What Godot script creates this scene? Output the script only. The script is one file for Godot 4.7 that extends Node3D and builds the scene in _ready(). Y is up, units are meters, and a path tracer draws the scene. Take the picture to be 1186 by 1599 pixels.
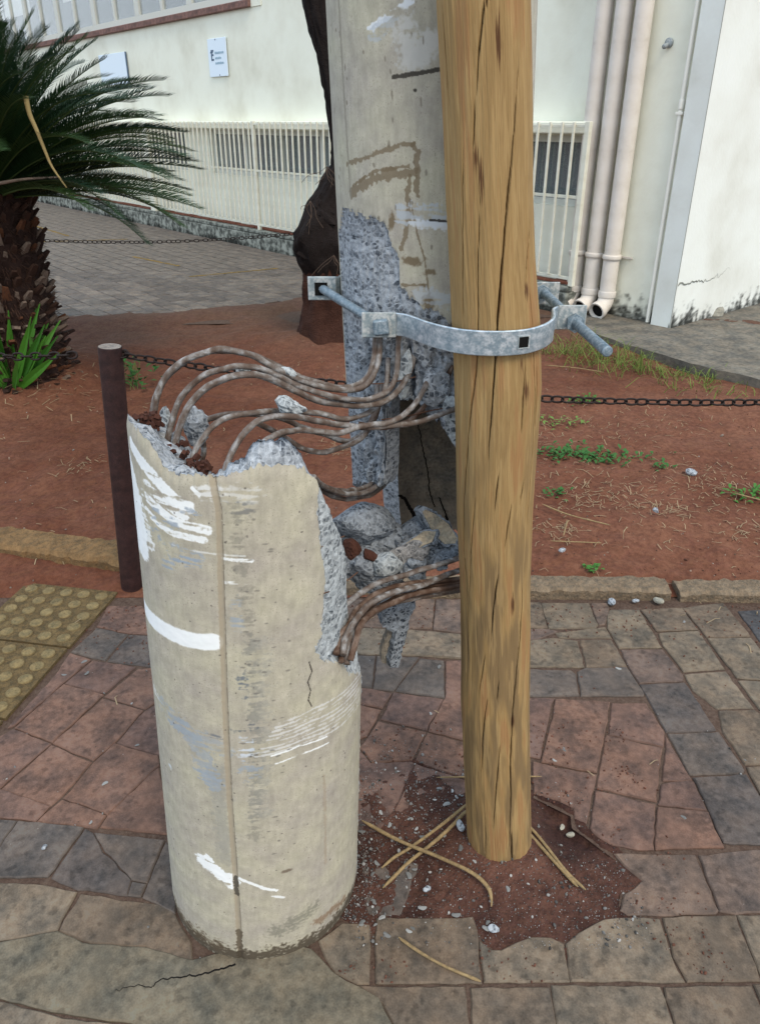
extends Node3D
# A broken concrete utility pole propped up by a timber post, on a stamped brick-paved pavement in front of a cream building.
# Units are metres, y is up, the camera looks along -z from eye height.

var soil_noise := FastNoiseLite.new()
var rough_noise := FastNoiseLite.new()
var rng := RandomNumberGenerator.new()
var pavement: Node3D
var shaft: Node3D
var brick_mats := {}
var laid: Array[PackedVector2Array] = []
var M := {}

func _ready() -> void:
	# ---- camera, sky, sun, exposure
	var cam := Camera3D.new()
	cam.name = "camera"
	cam.position = Vector3(0, 1.55, 0)
	cam.rotation_degrees = Vector3(-27, 0, 0)
	cam.fov = 67.38
	cam.near = 0.05
	cam.far = 600.0
	add_child(cam)
	cam.current = true
	var sky_mat := ProceduralSkyMaterial.new()
	sky_mat.sky_top_color = Color(0.75, 0.84, 0.94)
	sky_mat.sky_horizon_color = Color(0.895, 0.925, 0.945)
	sky_mat.sky_curve = 0.35
	sky_mat.ground_bottom_color = Color(0.30, 0.24, 0.21)
	sky_mat.ground_horizon_color = Color(0.55, 0.50, 0.46)
	sky_mat.sun_angle_max = 2.0
	sky_mat.energy_multiplier = 0.95
	var sky := Sky.new()
	sky.sky_material = sky_mat
	var env := Environment.new()
	env.background_mode = Environment.BG_SKY
	env.sky = sky
	env.tonemap_mode = Environment.TONE_MAPPER_LINEAR
	env.tonemap_exposure = 2.05
	env.sdfgi_enabled = true
	env.ssao_enabled = true
	env.ssil_enabled = true
	var we := WorldEnvironment.new()
	we.name = "environment"
	we.environment = env
	add_child(we)
	var sun := DirectionalLight3D.new()
	sun.name = "sun"
	sun.light_energy = 0.42
	sun.light_color = Color(1.0, 0.96, 0.90)
	sun.light_angular_distance = 24.0
	sun.shadow_enabled = true
	add_child(sun)
	sun.look_at_from_position(Vector3(2.2, 6.0, 4.2), Vector3.ZERO, Vector3.UP)

	rng.seed = 7
	soil_noise.seed = 11
	soil_noise.frequency = 1.0
	soil_noise.fractal_octaves = 4
	rough_noise.seed = 5
	rough_noise.frequency = 1.0
	rough_noise.fractal_octaves = 3
	make_materials()
	build_ground()
	build_bricks()
	build_building()
	build_yard()
	build_kerbs()
	build_tactile_tiles()
	build_pole()
	build_post()
	build_clamp()
	build_rubble()
	build_bollards()
	build_palm()
	build_tree()
	build_weeds()
	build_debris()

# ------------------------------------------------------------------ naming
func numbered(called: String, parent: Node) -> String:
	if not parent.has_node(called):
		return called
	var k := 1
	if parent.has_meta("count_" + called):
		k = parent.get_meta("count_" + called)
	while parent.has_node("%s_%03d" % [called, k]):
		k += 1
	parent.set_meta("count_" + called, k + 1)
	return "%s_%03d" % [called, k]

func tag(o: Node, label: String, category: String, group := "") -> Node:
	o.set_meta("label", label)
	o.set_meta("category", category)
	if group != "":
		o.set_meta("group", group)
	return o

func thing(called: String, at: Vector3, label: String, category: String, group := "") -> Node3D:
	var o := Node3D.new()
	o.name = numbered(called, self)
	add_child(o)
	o.position = at
	tag(o, label, category, group)
	return o

func part(called: String, m: Mesh, mat: Material, parent: Node3D, xf := Transform3D()) -> MeshInstance3D:
	var o := MeshInstance3D.new()
	o.name = numbered(called, parent)
	o.mesh = m
	if mat:
		o.material_override = mat
	o.transform = xf
	parent.add_child(o)
	return o

func structure(o: Node) -> Node:
	o.set_meta("kind", "structure")
	return o

func stuff(o: Node) -> Node:
	o.set_meta("kind", "stuff")
	return o

# ------------------------------------------------------------------ meshes
func nz(x: float, y: float, z: float) -> float:
	return rough_noise.get_noise_3d(x, y, z)

func itp(t: Array, x: float) -> float:
	# t: [x0, y0, x1, y1, ...] rising x
	if x <= t[0]:
		return t[1]
	for i in range(2, t.size(), 2):
		if x <= t[i]:
			return lerpf(t[i - 1], t[i + 1], (x - t[i - 2]) / maxf(t[i] - t[i - 2], 1e-6))
	return t[t.size() - 1]

func make_mesh(pts: PackedVector3Array, uvs: PackedVector2Array, tris: Array, smooth := true, cols := PackedColorArray()) -> ArrayMesh:
	# tris: one PackedInt32Array of clockwise triangles per surface
	var am := ArrayMesh.new()
	if smooth:
		var nor := PackedVector3Array()
		nor.resize(pts.size())
		for idx: PackedInt32Array in tris:
			for k in range(0, idx.size(), 3):
				var a := pts[idx[k]]
				var n := (pts[idx[k + 2]] - a).cross(pts[idx[k + 1]] - a)
				nor[idx[k]] += n
				nor[idx[k + 1]] += n
				nor[idx[k + 2]] += n
		for k in nor.size():
			nor[k] = nor[k].normalized() if nor[k].length_squared() > 1e-20 else Vector3.UP
		for idx: PackedInt32Array in tris:
			if idx.is_empty():
				continue
			var arr := []
			arr.resize(Mesh.ARRAY_MAX)
			arr[Mesh.ARRAY_VERTEX] = pts
			arr[Mesh.ARRAY_NORMAL] = nor
			if uvs.size() == pts.size():
				arr[Mesh.ARRAY_TEX_UV] = uvs
			if cols.size() == pts.size():
				arr[Mesh.ARRAY_COLOR] = cols
			arr[Mesh.ARRAY_INDEX] = idx
			am.add_surface_from_arrays(Mesh.PRIMITIVE_TRIANGLES, arr)
	else:
		for idx: PackedInt32Array in tris:
			if idx.is_empty():
				continue
			var v := PackedVector3Array()
			var nn := PackedVector3Array()
			var u := PackedVector2Array()
			var cc := PackedColorArray()
			for k in range(0, idx.size(), 3):
				var a := pts[idx[k]]
				var n := (pts[idx[k + 2]] - a).cross(pts[idx[k + 1]] - a)
				if n.length_squared() < 1e-20:
					continue
				n = n.normalized()
				for j in 3:
					v.append(pts[idx[k + j]])
					nn.append(n)
					if uvs.size() == pts.size():
						u.append(uvs[idx[k + j]])
					if cols.size() == pts.size():
						cc.append(cols[idx[k + j]])
			var arr := []
			arr.resize(Mesh.ARRAY_MAX)
			arr[Mesh.ARRAY_VERTEX] = v
			arr[Mesh.ARRAY_NORMAL] = nn
			if u.size() == v.size():
				arr[Mesh.ARRAY_TEX_UV] = u
			if cc.size() == v.size():
				arr[Mesh.ARRAY_COLOR] = cc
			am.add_surface_from_arrays(Mesh.PRIMITIVE_TRIANGLES, arr)
	return am

class Soup:
	# collects flat-shaded or smooth pieces of one part
	var v := PackedVector3Array()
	var c := PackedColorArray()
	var u := PackedVector2Array()
	var i := PackedInt32Array()
	func quad(a: Vector3, b: Vector3, d: Vector3, e: Vector3, col := Color.WHITE) -> void:
		var n := v.size()
		v.append_array([a, b, d, e])
		u.append_array([Vector2(0, 0), Vector2(1, 0), Vector2(1, 1), Vector2(0, 1)])
		for k in 4:
			c.append(col)
		i.append_array([n, n + 1, n + 2, n, n + 2, n + 3])
	func tri(a: Vector3, b: Vector3, d: Vector3, col := Color.WHITE) -> void:
		var n := v.size()
		v.append_array([a, b, d])
		u.append_array([Vector2(0, 0), Vector2(1, 0), Vector2(0.5, 1)])
		for k in 3:
			c.append(col)
		i.append_array([n, n + 1, n + 2])
	func box(lo: Vector3, hi: Vector3, xf := Transform3D(), col := Color.WHITE) -> void:
		var p := []
		for k in 8:
			p.append(xf * Vector3(hi.x if k & 1 else lo.x, hi.y if k & 2 else lo.y, hi.z if k & 4 else lo.z))
		quad(p[4], p[6], p[7], p[5], col)
		quad(p[1], p[3], p[2], p[0], col)
		quad(p[0], p[2], p[6], p[4], col)
		quad(p[5], p[7], p[3], p[1], col)
		quad(p[6], p[2], p[3], p[7], col)
		quad(p[0], p[4], p[5], p[1], col)

func soup_mesh(s: Soup, smooth := false) -> ArrayMesh:
	return make_mesh(s.v, s.u, [s.i], smooth, s.c)

func box_mesh(lo: Vector3, hi: Vector3, bevel := 0.0) -> ArrayMesh:
	var s := Soup.new()
	if bevel <= 0.0:
		s.box(lo, hi)
		return soup_mesh(s)
	# chamfered box: inset faces, edge strips and corner triangles
	var ce := (lo + hi) * 0.5
	var h := (hi - lo) * 0.5
	var g := h - Vector3(bevel, bevel, bevel)
	for ax in 3:
		for sg in [-1.0, 1.0]:
			var n := Vector3()
			n[ax] = sg
			var u := Vector3()
			u[(ax + 1) % 3] = 1.0
			var w := n.cross(u)
			var pu: float = g[(ax + 1) % 3]
			var pw: float = absf((g * w).dot(Vector3.ONE))
			var o := ce + n * h[ax]
			s.quad(o - u * pu - w * pw, o - u * pu + w * pw, o + u * pu + w * pw, o + u * pu - w * pw)
	for ax in 3:
		var b1 := (ax + 1) % 3
		var b2 := (ax + 2) % 3
		for s1 in [-1.0, 1.0]:
			for s2 in [-1.0, 1.0]:
				var p := []
				for q in 4:
					var e := Vector3()
					e[ax] = g[ax] if q == 1 or q == 2 else -g[ax]
					e[b1] = s1 * (h[b1] if q < 2 else g[b1])
					e[b2] = s2 * (g[b2] if q < 2 else h[b2])
					p.append(ce + e)
				if s1 * s2 > 0:
					s.quad(p[0], p[3], p[2], p[1])
				else:
					s.quad(p[0], p[1], p[2], p[3])
	for sx in [-1.0, 1.0]:
		for sy in [-1.0, 1.0]:
			for sz in [-1.0, 1.0]:
				var a := ce + Vector3(sx * h.x, sy * g.y, sz * g.z)
				var b := ce + Vector3(sx * g.x, sy * h.y, sz * g.z)
				var d := ce + Vector3(sx * g.x, sy * g.y, sz * h.z)
				if sx * sy * sz > 0:
					s.tri(a, d, b)
				else:
					s.tri(a, b, d)
	return soup_mesh(s)

func curve_points(p: Array, step := 0.008) -> PackedVector3Array:
	# p: flat list of x, y, z; Catmull-Rom through the points
	var pts: Array[Vector3] = []
	for k in range(0, p.size(), 3):
		pts.append(Vector3(p[k], p[k + 1], p[k + 2]))
	var out := PackedVector3Array()
	for k in pts.size() - 1:
		var a := pts[maxi(k - 1, 0)]
		var b := pts[k]
		var c := pts[k + 1]
		var d := pts[mini(k + 2, pts.size() - 1)]
		var n := maxi(1, int(ceil(b.distance_to(c) / step)))
		for j in n:
			out.append(b.cubic_interpolate(c, a, d, float(j) / n))
	out.append(pts[pts.size() - 1])
	return out

func tube(path: PackedVector3Array, radius: Callable, sides := 8, capped := true) -> ArrayMesh:
	# radius(i, t, angle) -> metres
	var pts := PackedVector3Array()
	var uvs := PackedVector2Array()
	var idx := PackedInt32Array()
	var n := path.size()
	var side := Vector3.ZERO
	var len := 0.0
	for i in n:
		var dir := (path[mini(i + 1, n - 1)] - path[maxi(i - 1, 0)]).normalized()
		if i > 0:
			len += path[i].distance_to(path[i - 1])
		if side == Vector3.ZERO:
			side = dir.cross(Vector3.UP if absf(dir.y) < 0.9 else Vector3.RIGHT).normalized()
		side = (side - dir * side.dot(dir)).normalized()
		var up := side.cross(dir)
		for k in sides:
			var a := TAU * k / sides
			var r: float = radius.call(i, float(i) / (n - 1), a)
			pts.append(path[i] + (side * cos(a) + up * sin(a)) * r)
			uvs.append(Vector2(float(k) / sides, len))
	var w := sides
	for i in n - 1:
		for k in sides:
			var a := i * w + k
			var b := i * w + (k + 1) % sides
			idx.append_array([a, b, a + w, b, b + w, a + w])
	if capped:
		for e in [0, n - 1]:
			var c := pts.size()
			pts.append(path[e])
			uvs.append(Vector2(0.5, 0))
			for k in sides:
				var a: int = e * w + k
				var b: int = e * w + (k + 1) % sides
				if e == 0:
					idx.append_array([c, b, a])
				else:
					idx.append_array([c, a, b])
	return make_mesh(pts, uvs, [idx])

func lathe(profile: Array, sides := 24, smooth := true) -> ArrayMesh:
	# profile: [r0, y0, r1, y1, ...] from the bottom up
	var pts := PackedVector3Array()
	var uvs := PackedVector2Array()
	var idx := PackedInt32Array()
	var rows := profile.size() / 2
	for j in rows:
		for k in sides:
			var a := TAU * k / sides
			pts.append(Vector3(sin(a) * profile[j * 2], profile[j * 2 + 1], cos(a) * profile[j * 2]))
			uvs.append(Vector2(float(k) / sides, profile[j * 2 + 1]))
	var w := sides
	for j in rows - 1:
		for k in sides:
			var a := j * w + k
			var b := j * w + (k + 1) % sides
			idx.append_array([a, a + w, b + w, a, b + w, b])
	return make_mesh(pts, uvs, [idx], smooth)

func shard(r: float, seed_: int, planes := 9, squash := Vector3.ONE, fine := 0.12) -> ArrayMesh:
	# a lump cut by random planes, its faces roughened
	var g := RandomNumberGenerator.new()
	g.seed = seed_
	var ns: Array[Vector3] = []
	var ds: Array[float] = []
	for k in planes:
		ns.append(Vector3(g.randfn(), g.randfn(), g.randfn()).normalized())
		ds.append(g.randf_range(0.5, 0.95))
	var pts := PackedVector3Array()
	var idx := PackedInt32Array()
	var rows := 14
	var cols := 22
	for j in rows + 1:
		for k in cols:
			var th := PI * j / rows
			var ph := TAU * k / cols
			var d := Vector3(sin(th) * cos(ph), cos(th), sin(th) * sin(ph))
			var m := 1.0
			for q in planes:
				var dn := d.dot(ns[q])
				if dn > 0.05:
					m = minf(m, ds[q] / dn)
			m += fine * rough_noise.get_noise_3d(d.x * 2.5 + seed_, d.y * 2.5, d.z * 2.5) + fine * 0.6 * rough_noise.get_noise_3d(d.x * 7.0 + seed_, d.y * 7.0, d.z * 7.0)
			pts.append(d * m * r * squash)
	for j in rows:
		for k in cols:
			var a := j * cols + k
			var b := j * cols + (k + 1) % cols
			idx.append_array([a, b, a + cols, b, b + cols, a + cols])
	return make_mesh(pts, PackedVector2Array(), [idx], false)

func ribbon(path: PackedVector3Array, normal: Vector3, width: Callable) -> ArrayMesh:
	var pts := PackedVector3Array()
	var idx := PackedInt32Array()
	var n := path.size()
	for i in n:
		var dir := (path[mini(i + 1, n - 1)] - path[maxi(i - 1, 0)]).normalized()
		var s := dir.cross(normal).normalized() * float(width.call(float(i) / (n - 1))) * 0.5
		pts.append(path[i] - s)
		pts.append(path[i] + s)
	for i in n - 1:
		idx.append_array([i * 2, i * 2 + 2, i * 2 + 1, i * 2 + 1, i * 2 + 2, i * 2 + 3])
	return make_mesh(pts, PackedVector2Array(), [idx])

# ------------------------------------------------------------------ textures
func nbytes(size: int, freq: float, seed_: int, oct := 4, kind := FastNoiseLite.TYPE_SIMPLEX_SMOOTH, ret := -1) -> PackedByteArray:
	var n := FastNoiseLite.new()
	n.noise_type = kind
	n.seed = seed_
	n.frequency = freq
	n.fractal_octaves = oct
	if ret >= 0:
		n.fractal_type = FastNoiseLite.FRACTAL_NONE
		n.cellular_return_type = ret
	var im := n.get_seamless_image(size, size)
	im.convert(Image.FORMAT_L8)
	return im.get_data()

func rgb_texture(w: int, h: int, data: PackedByteArray) -> ImageTexture:
	return ImageTexture.create_from_image(Image.create_from_data(w, h, false, Image.FORMAT_RGB8, data))

func grey_texture(w: int, h: int, data: PackedByteArray) -> ImageTexture:
	return ImageTexture.create_from_image(Image.create_from_data(w, h, false, Image.FORMAT_L8, data))

func ramp_texture(size: int, layers: Array, stops: Array) -> ImageTexture:
	# layers: [bytes, weight] summed to 0..1 with contrast; stops: Gradient colours
	var g := Gradient.new()
	g.offsets = PackedFloat32Array(stops[0])
	g.colors = PackedColorArray(stops[1])
	var lut := PackedByteArray()
	for k in 256:
		var c := g.sample(k / 255.0)
		lut.append_array([int(c.r * 255), int(c.g * 255), int(c.b * 255)])
	var out := PackedByteArray()
	out.resize(size * size * 3)
	var nl := layers.size()
	for k in size * size:
		var s := 0.0
		for q in nl:
			s += layers[q][0][k] * layers[q][1]
		var v := clampi(int(s), 0, 255) * 3
		out[k * 3] = lut[v]
		out[k * 3 + 1] = lut[v + 1]
		out[k * 3 + 2] = lut[v + 2]
	return rgb_texture(size, size, out)

func mat(color: Color, rough := 0.9, tex: Texture2D = null, period := 0.0, bump: Texture2D = null, bump_cm := 0.2, world := true) -> StandardMaterial3D:
	var m := StandardMaterial3D.new()
	m.albedo_color = color
	m.roughness = rough
	m.metallic_specular = 0.35
	if tex:
		m.albedo_texture = tex
	if bump:
		m.heightmap_enabled = true
		m.heightmap_texture = bump
		m.heightmap_scale = bump_cm
	if period > 0.0:
		m.uv1_triplanar = true
		m.uv1_world_triplanar = world
		m.uv1_scale = Vector3.ONE / period
	return m

func paving_texture() -> ImageTexture:
	var n := 1024
	var fine := nbytes(n, 0.05, 101, 4)
	var mid := nbytes(n, 0.013, 102, 5)
	var big := nbytes(n, 0.0045, 103, 4)
	var grit := nbytes(n, 0.24, 104, 2)
	var spot := nbytes(n, 0.022, 105, 2)
	var out := PackedByteArray()
	out.resize(n * n * 3)
	for k in n * n:
		var v := 0.875 + (fine[k] - 128) * 0.0010 + (mid[k] - 128) * 0.0011 + (big[k] - 128) * 0.0009 + (grit[k] - 128) * 0.0007
		var warm := (mid[k] - 128) * 0.00025
		v *= lerpf(1.0, 0.88, smoothstep(62.0, 26.0, spot[k] + (fine[k] - 128) * 0.45))
		v = lerpf(v, 1.0, 0.5 * smoothstep(196.0, 236.0, spot[k] + (fine[k] - 128) * 0.5))
		if grit[k] > 224 and mid[k] > 120:
			v += 0.14
		elif grit[k] < 30:
			v *= 0.82
		out[k * 3] = clampi(int((v + warm) * 255), 0, 255)
		out[k * 3 + 1] = clampi(int(v * 250), 0, 255)
		out[k * 3 + 2] = clampi(int((v - warm) * 246), 0, 255)
	return rgb_texture(n, n, out)

func make_materials() -> void:
	var fine := nbytes(512, 0.05, 1, 5)
	var mid := nbytes(512, 0.016, 2, 5)
	var big := nbytes(512, 0.006, 3, 4)
	var grit := nbytes(512, 0.22, 4, 2)
	var grit_tex := grey_texture(512, 512, grit)
	var fine_tex := grey_texture(512, 512, fine)
	# paving: worn, blotched stone colour that multiplies a tint
	var pave := paving_texture()
	M.pave_tex = pave
	var bump := PackedByteArray()
	bump.resize(512 * 512)
	for k in 512 * 512:
		bump[k] = int(fine[k] * 0.55 + grit[k] * 0.2 + mid[k] * 0.25)
	M.pave_bump = grey_texture(512, 512, bump)
	var tones := {"r": [Color(0.452, 0.360, 0.322), Color(0.428, 0.345, 0.315), Color(0.468, 0.368, 0.322)], "t": [Color(0.452, 0.412, 0.360), Color(0.432, 0.385, 0.335), Color(0.475, 0.432, 0.378)], "g": [Color(0.385, 0.358, 0.340), Color(0.365, 0.338, 0.325), Color(0.402, 0.37, 0.348)], "m": [Color(0.435, 0.378, 0.345), Color(0.415, 0.358, 0.328), Color(0.445, 0.382, 0.342)], "d": [Color(0.31, 0.31, 0.32)], "c": [Color(0.445, 0.42, 0.365)]}
	for t: String in tones:
		brick_mats[t] = []
		for c: Color in tones[t]:
			brick_mats[t].append(mat(c, 0.8, pave, 1.3, M.pave_bump, 0.35))
	# soil: vertex colours carry the broad patches
	var soil := ramp_texture(512, [[fine, 0.4], [grit, 0.3], [mid, 0.3]], [[0.0, 0.35, 0.5, 0.65, 1.0], [Color(0.60, 0.56, 0.54), Color(0.78, 0.74, 0.72), Color(0.88, 0.85, 0.83), Color(0.96, 0.95, 0.93), Color(1, 1, 1)]])
	M.soil = mat(Color.WHITE, 0.97, soil, 0.7, M.pave_bump, 0.5)
	M.soil.vertex_color_use_as_albedo = true
	M.joint = mat(Color(0.365, 0.305, 0.268), 0.97, soil, 0.3, M.pave_bump, 0.3)
	M.far_ground = mat(Color(0.46, 0.38, 0.34), 0.95, pave, 3.0)
	# broken concrete: dark angular stones in pale mortar
	var cells := nbytes(512, 0.056, 21, 1, FastNoiseLite.TYPE_CELLULAR, FastNoiseLite.RETURN_CELL_VALUE)
	var edges := nbytes(512, 0.056, 21, 1, FastNoiseLite.TYPE_CELLULAR, FastNoiseLite.RETURN_DISTANCE2_SUB)
	var agg := PackedByteArray()
	agg.resize(512 * 512 * 3)
	var aggh := PackedByteArray()
	aggh.resize(512 * 512)
	for k in 512 * 512:
		var c := Color(0.645, 0.665, 0.68)
		var dust := (fine[k] - 128) / 255.0
		c = c * (1.0 + dust * 0.5 + (grit[k] - 128) / 900.0)
		var h := 95 + (grit[k] - 128) * 0.25
		if cells[k] > 116 and edges[k] + dust * 70.0 > 54:
			var tone := (cells[k] - 116) / 139.0
			var s := Color(0.20, 0.225, 0.255).lerp(Color(0.40, 0.42, 0.44), fmod(tone * 7.3, 1.0))
			c = s.lerp(c, clampf(0.05 + dust * 1.2, 0.0, 0.8))
			h = 150 + tone * 80 if fmod(tone * 3.7, 1.0) > 0.35 else 60
		agg[k * 3] = clampi(int(c.r * 255), 0, 255)
		agg[k * 3 + 1] = clampi(int(c.g * 255), 0, 255)
		agg[k * 3 + 2] = clampi(int(c.b * 255), 0, 255)
		aggh[k] = clampi(int(h), 0, 255)
	M.agg = mat(Color(0.93, 0.93, 0.94), 0.95, rgb_texture(512, 512, agg), 0.25, grey_texture(512, 512, aggh), 0.35, false)
	M.agg_dark = mat(Color(0.78, 0.79, 0.81), 0.95, M.agg.albedo_texture, 0.22, M.agg.heightmap_texture, 0.4, false)
	M.agg_pale = mat(Color(1.0, 1.0, 0.99), 0.95, M.agg.albedo_texture, 0.27, M.agg.heightmap_texture, 0.25, false)
	M.agg_dusty = mat(Color(0.86, 0.82, 0.79), 0.95, M.agg.albedo_texture, 0.24, M.agg.heightmap_texture, 0.35, false)
	M.inner = mat(Color(0.56, 0.535, 0.49), 0.93, pave, 0.5, fine_tex, 0.06, false)
	M.smooth_conc = mat(Color(0.70, 0.66, 0.58), 0.9, pave, 0.4, fine_tex, 0.05, false)
	M.crack = mat(Color(0.07, 0.06, 0.055), 1.0)
	# steel
	var rust := ramp_texture(512, [[fine, 0.18], [mid, 0.70], [grit, 0.12]], [[0.0, 0.30, 0.44, 0.56, 0.68, 1.0], [Color(0.24, 0.19, 0.165), Color(0.31, 0.25, 0.215), Color(0.375, 0.33, 0.30), Color(0.455, 0.43, 0.41), Color(0.60, 0.60, 0.60), Color(0.74, 0.745, 0.75)]])
	M.bar = mat(Color(1, 1, 1), 0.8, rust, 0.24, grit_tex, 0.08, false)
	M.bar_dark = mat(Color(0.55, 0.55, 0.57), 0.85, rust, 0.2, grit_tex, 0.06, false)
	M.bar_rust = mat(Color(0.90, 0.80, 0.735), 0.8, rust, 0.29, grit_tex, 0.06, false)
	M.wire = mat(Color(0.36, 0.25, 0.19), 0.8)
	var galv := ramp_texture(512, [[mid, 0.6], [fine, 0.4]], [[0.0, 0.4, 0.5, 0.6, 1.0], [Color(0.50, 0.565, 0.61), Color(0.63, 0.675, 0.70), Color(0.73, 0.755, 0.77), Color(0.82, 0.83, 0.84), Color(0.95, 0.95, 0.94)]])
	M.galv = mat(Color(0.93, 0.95, 0.965), 0.34, galv, 0.16, fine_tex, 0.03, false)
	M.galv.metallic = 0.5
	M.zinc_pale = mat(Color(0.85, 0.85, 0.835), 0.6, galv, 0.2, fine_tex, 0.03, false)
	M.zinc_pale.metallic = 0.15
	M.rod = mat(Color(0.70, 0.745, 0.775), 0.55, galv, 0.12, fine_tex, 0.03, false)
	M.rod.metallic = 0.35
	M.hole = mat(Color(0.05, 0.045, 0.04), 1.0)
	M.bollard = mat(Color(0.235, 0.165, 0.165), 0.5, pave, 0.4, fine_tex, 0.05, false)
	M.bollard_top = mat(Color(0.58, 0.55, 0.52), 0.7, pave, 0.2)
	M.chain = mat(Color(0.17, 0.14, 0.13), 0.65)
	M.chain.metallic = 0.4
	# building
	var wallt := ramp_texture(512, [[big, 0.6], [mid, 0.25], [fine, 0.15]], [[0.0, 0.4, 0.6, 1.0], [Color(0.88, 0.87, 0.84), Color(0.96, 0.955, 0.94), Color(0.985, 0.985, 0.975), Color(1, 1, 1)]])
	M.wall = mat(Color(0.925, 0.925, 0.87), 0.88, wallt, 3.1, grit_tex, 0.08, false)
	M.wall_shaded = mat(Color(0.655, 0.645, 0.60), 0.88, wallt, 2.3, grit_tex, 0.08, false)  # darker copy of the wall colour, carries the shade of the corner strip
	M.wall_white = mat(Color(0.875, 0.885, 0.87), 0.88, wallt, 3.7, grit_tex, 0.08, false)
	var plinth := ramp_texture(512, [[mid, 0.55], [big, 0.3], [fine, 0.15]], [[0.0, 0.34, 0.46, 0.60, 1.0], [Color(0.24, 0.245, 0.235), Color(0.35, 0.355, 0.34), Color(0.50, 0.505, 0.485), Color(0.64, 0.645, 0.62), Color(0.78, 0.785, 0.76)]])
	M.stain = mat(Color(0.16, 0.165, 0.15), 0.95)
	M.stain.transparency = BaseMaterial3D.TRANSPARENCY_ALPHA
	M.stain.vertex_color_use_as_albedo = true
	M.plinth = mat(Color(0.86, 0.87, 0.85), 0.92, plinth, 0.8, fine_tex, 0.2, false)
	M.red_brick = mat(Color(0.52, 0.33, 0.27), 0.9, pave, 0.5, fine_tex, 0.1, false)
	M.sill = mat(Color(0.545, 0.42, 0.39), 0.8, pave, 0.9, null, 0, false)
	M.frame = mat(Color(0.80, 0.80, 0.76), 0.6)
	M.fence = mat(Color(0.86, 0.855, 0.80), 0.55, wallt, 0.5, null, 0, false)
	M.pipe = mat(Color(0.845, 0.815, 0.785), 0.5, wallt, 0.7, null, 0, false)
	M.thin_pipe = mat(Color(0.90, 0.89, 0.85), 0.5)
	M.glass = StandardMaterial3D.new()
	M.glass.transparency = BaseMaterial3D.TRANSPARENCY_ALPHA
	M.glass.albedo_color = Color(0.75, 0.82, 0.84, 0.12)
	M.glass.roughness = 0.03
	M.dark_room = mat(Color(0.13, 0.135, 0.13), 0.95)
	M.curtain = mat(Color(0.38, 0.37, 0.34), 0.95)
	M.sign = mat(Color(0.86, 0.91, 0.95), 0.45)
	M.sign_ink = mat(Color(0.33, 0.40, 0.48), 0.7)
	M.sign_pale = mat(Color(0.60, 0.70, 0.76), 0.7)
	M.yard = []
	for c in [Color(0.455, 0.43, 0.405), Color(0.425, 0.40, 0.38), Color(0.48, 0.45, 0.42), Color(0.395, 0.37, 0.35)]:
		M.yard.append(mat(c, 0.62, pave, 1.3, M.pave_bump, 0.2))
	M.slab = mat(Color(0.46, 0.445, 0.41), 0.85, pave, 1.9, fine_tex, 0.2)
	M.kerb = mat(Color(0.50, 0.445, 0.375), 0.93, pave, 0.33, M.pave_bump, 0.7)
	M.kerb_yellow = mat(Color(0.49, 0.395, 0.275), 0.93, pave, 0.45, M.pave_bump, 0.5)
	M.tactile_base = mat(Color(0.405, 0.345, 0.235), 0.9, pave, 0.35, M.pave_bump, 0.3)
	M.tactile = mat(Color(0.51, 0.455, 0.325), 0.88, pave, 0.5, M.pave_bump, 0.2)
	M.yellow_paint = mat(Color(0.55, 0.46, 0.24), 0.9, pave, 0.4)
	# plants
	M.frond = [mat(Color(0.125, 0.215, 0.115), 0.5), mat(Color(0.155, 0.24, 0.11), 0.5), mat(Color(0.10, 0.185, 0.13), 0.5), mat(Color(0.20, 0.27, 0.12), 0.55)]
	M.rachis = mat(Color(0.23, 0.28, 0.13), 0.6)
	M.dead_rachis = mat(Color(0.62, 0.54, 0.36), 0.8)
	M.stub = [mat(Color(0.285, 0.205, 0.165), 0.95, soil, 0.2), mat(Color(0.215, 0.155, 0.135), 0.95, soil, 0.2), mat(Color(0.40, 0.265, 0.185), 0.95, soil, 0.2), mat(Color(0.50, 0.445, 0.40), 0.9, soil, 0.2)]
	M.bark = mat(Color(0.15, 0.125, 0.12), 0.97, soil, 0.25, M.pave_bump, 1.6, false)
	M.bark_muddy = mat(Color(0.29, 0.19, 0.155), 0.97, soil, 0.35, M.pave_bump, 1.6, false)
	M.offshoot = [mat(Color(0.25, 0.44, 0.14), 0.5), mat(Color(0.19, 0.37, 0.12), 0.5), mat(Color(0.30, 0.49, 0.18), 0.5)]
	for m: StandardMaterial3D in M.offshoot + M.frond:
		m.backlight_enabled = true
		m.backlight = m.albedo_color * 0.5
	M.weed = [mat(Color(0.24, 0.42, 0.17), 0.7), mat(Color(0.19, 0.36, 0.16), 0.7), mat(Color(0.36, 0.47, 0.22), 0.7)]
	M.straw = mat(Color(0.60, 0.52, 0.38), 0.8, pave, 0.15, null, 0, false)
	M.dry = mat(Color(0.56, 0.49, 0.385), 0.9)
	M.root = mat(Color(0.34, 0.285, 0.245), 0.9)
	M.grass = mat(Color(0.40, 0.46, 0.22), 0.8)
	M.pebble = mat(Color(0.62, 0.62, 0.61), 0.9)
	M.pebble.vertex_color_use_as_albedo = true
	M.hole_soil = mat(Color.WHITE, 0.98, soil, 0.25, M.pave_bump, 0.7)
	M.hole_soil.vertex_color_use_as_albedo = true
	M.clod = mat(Color(0.31, 0.20, 0.165), 0.98, soil, 0.2, null, 0, false)
	M.stone = mat(Color(0.62, 0.62, 0.58), 0.9, pave, 0.3, null, 0, false)

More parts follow.
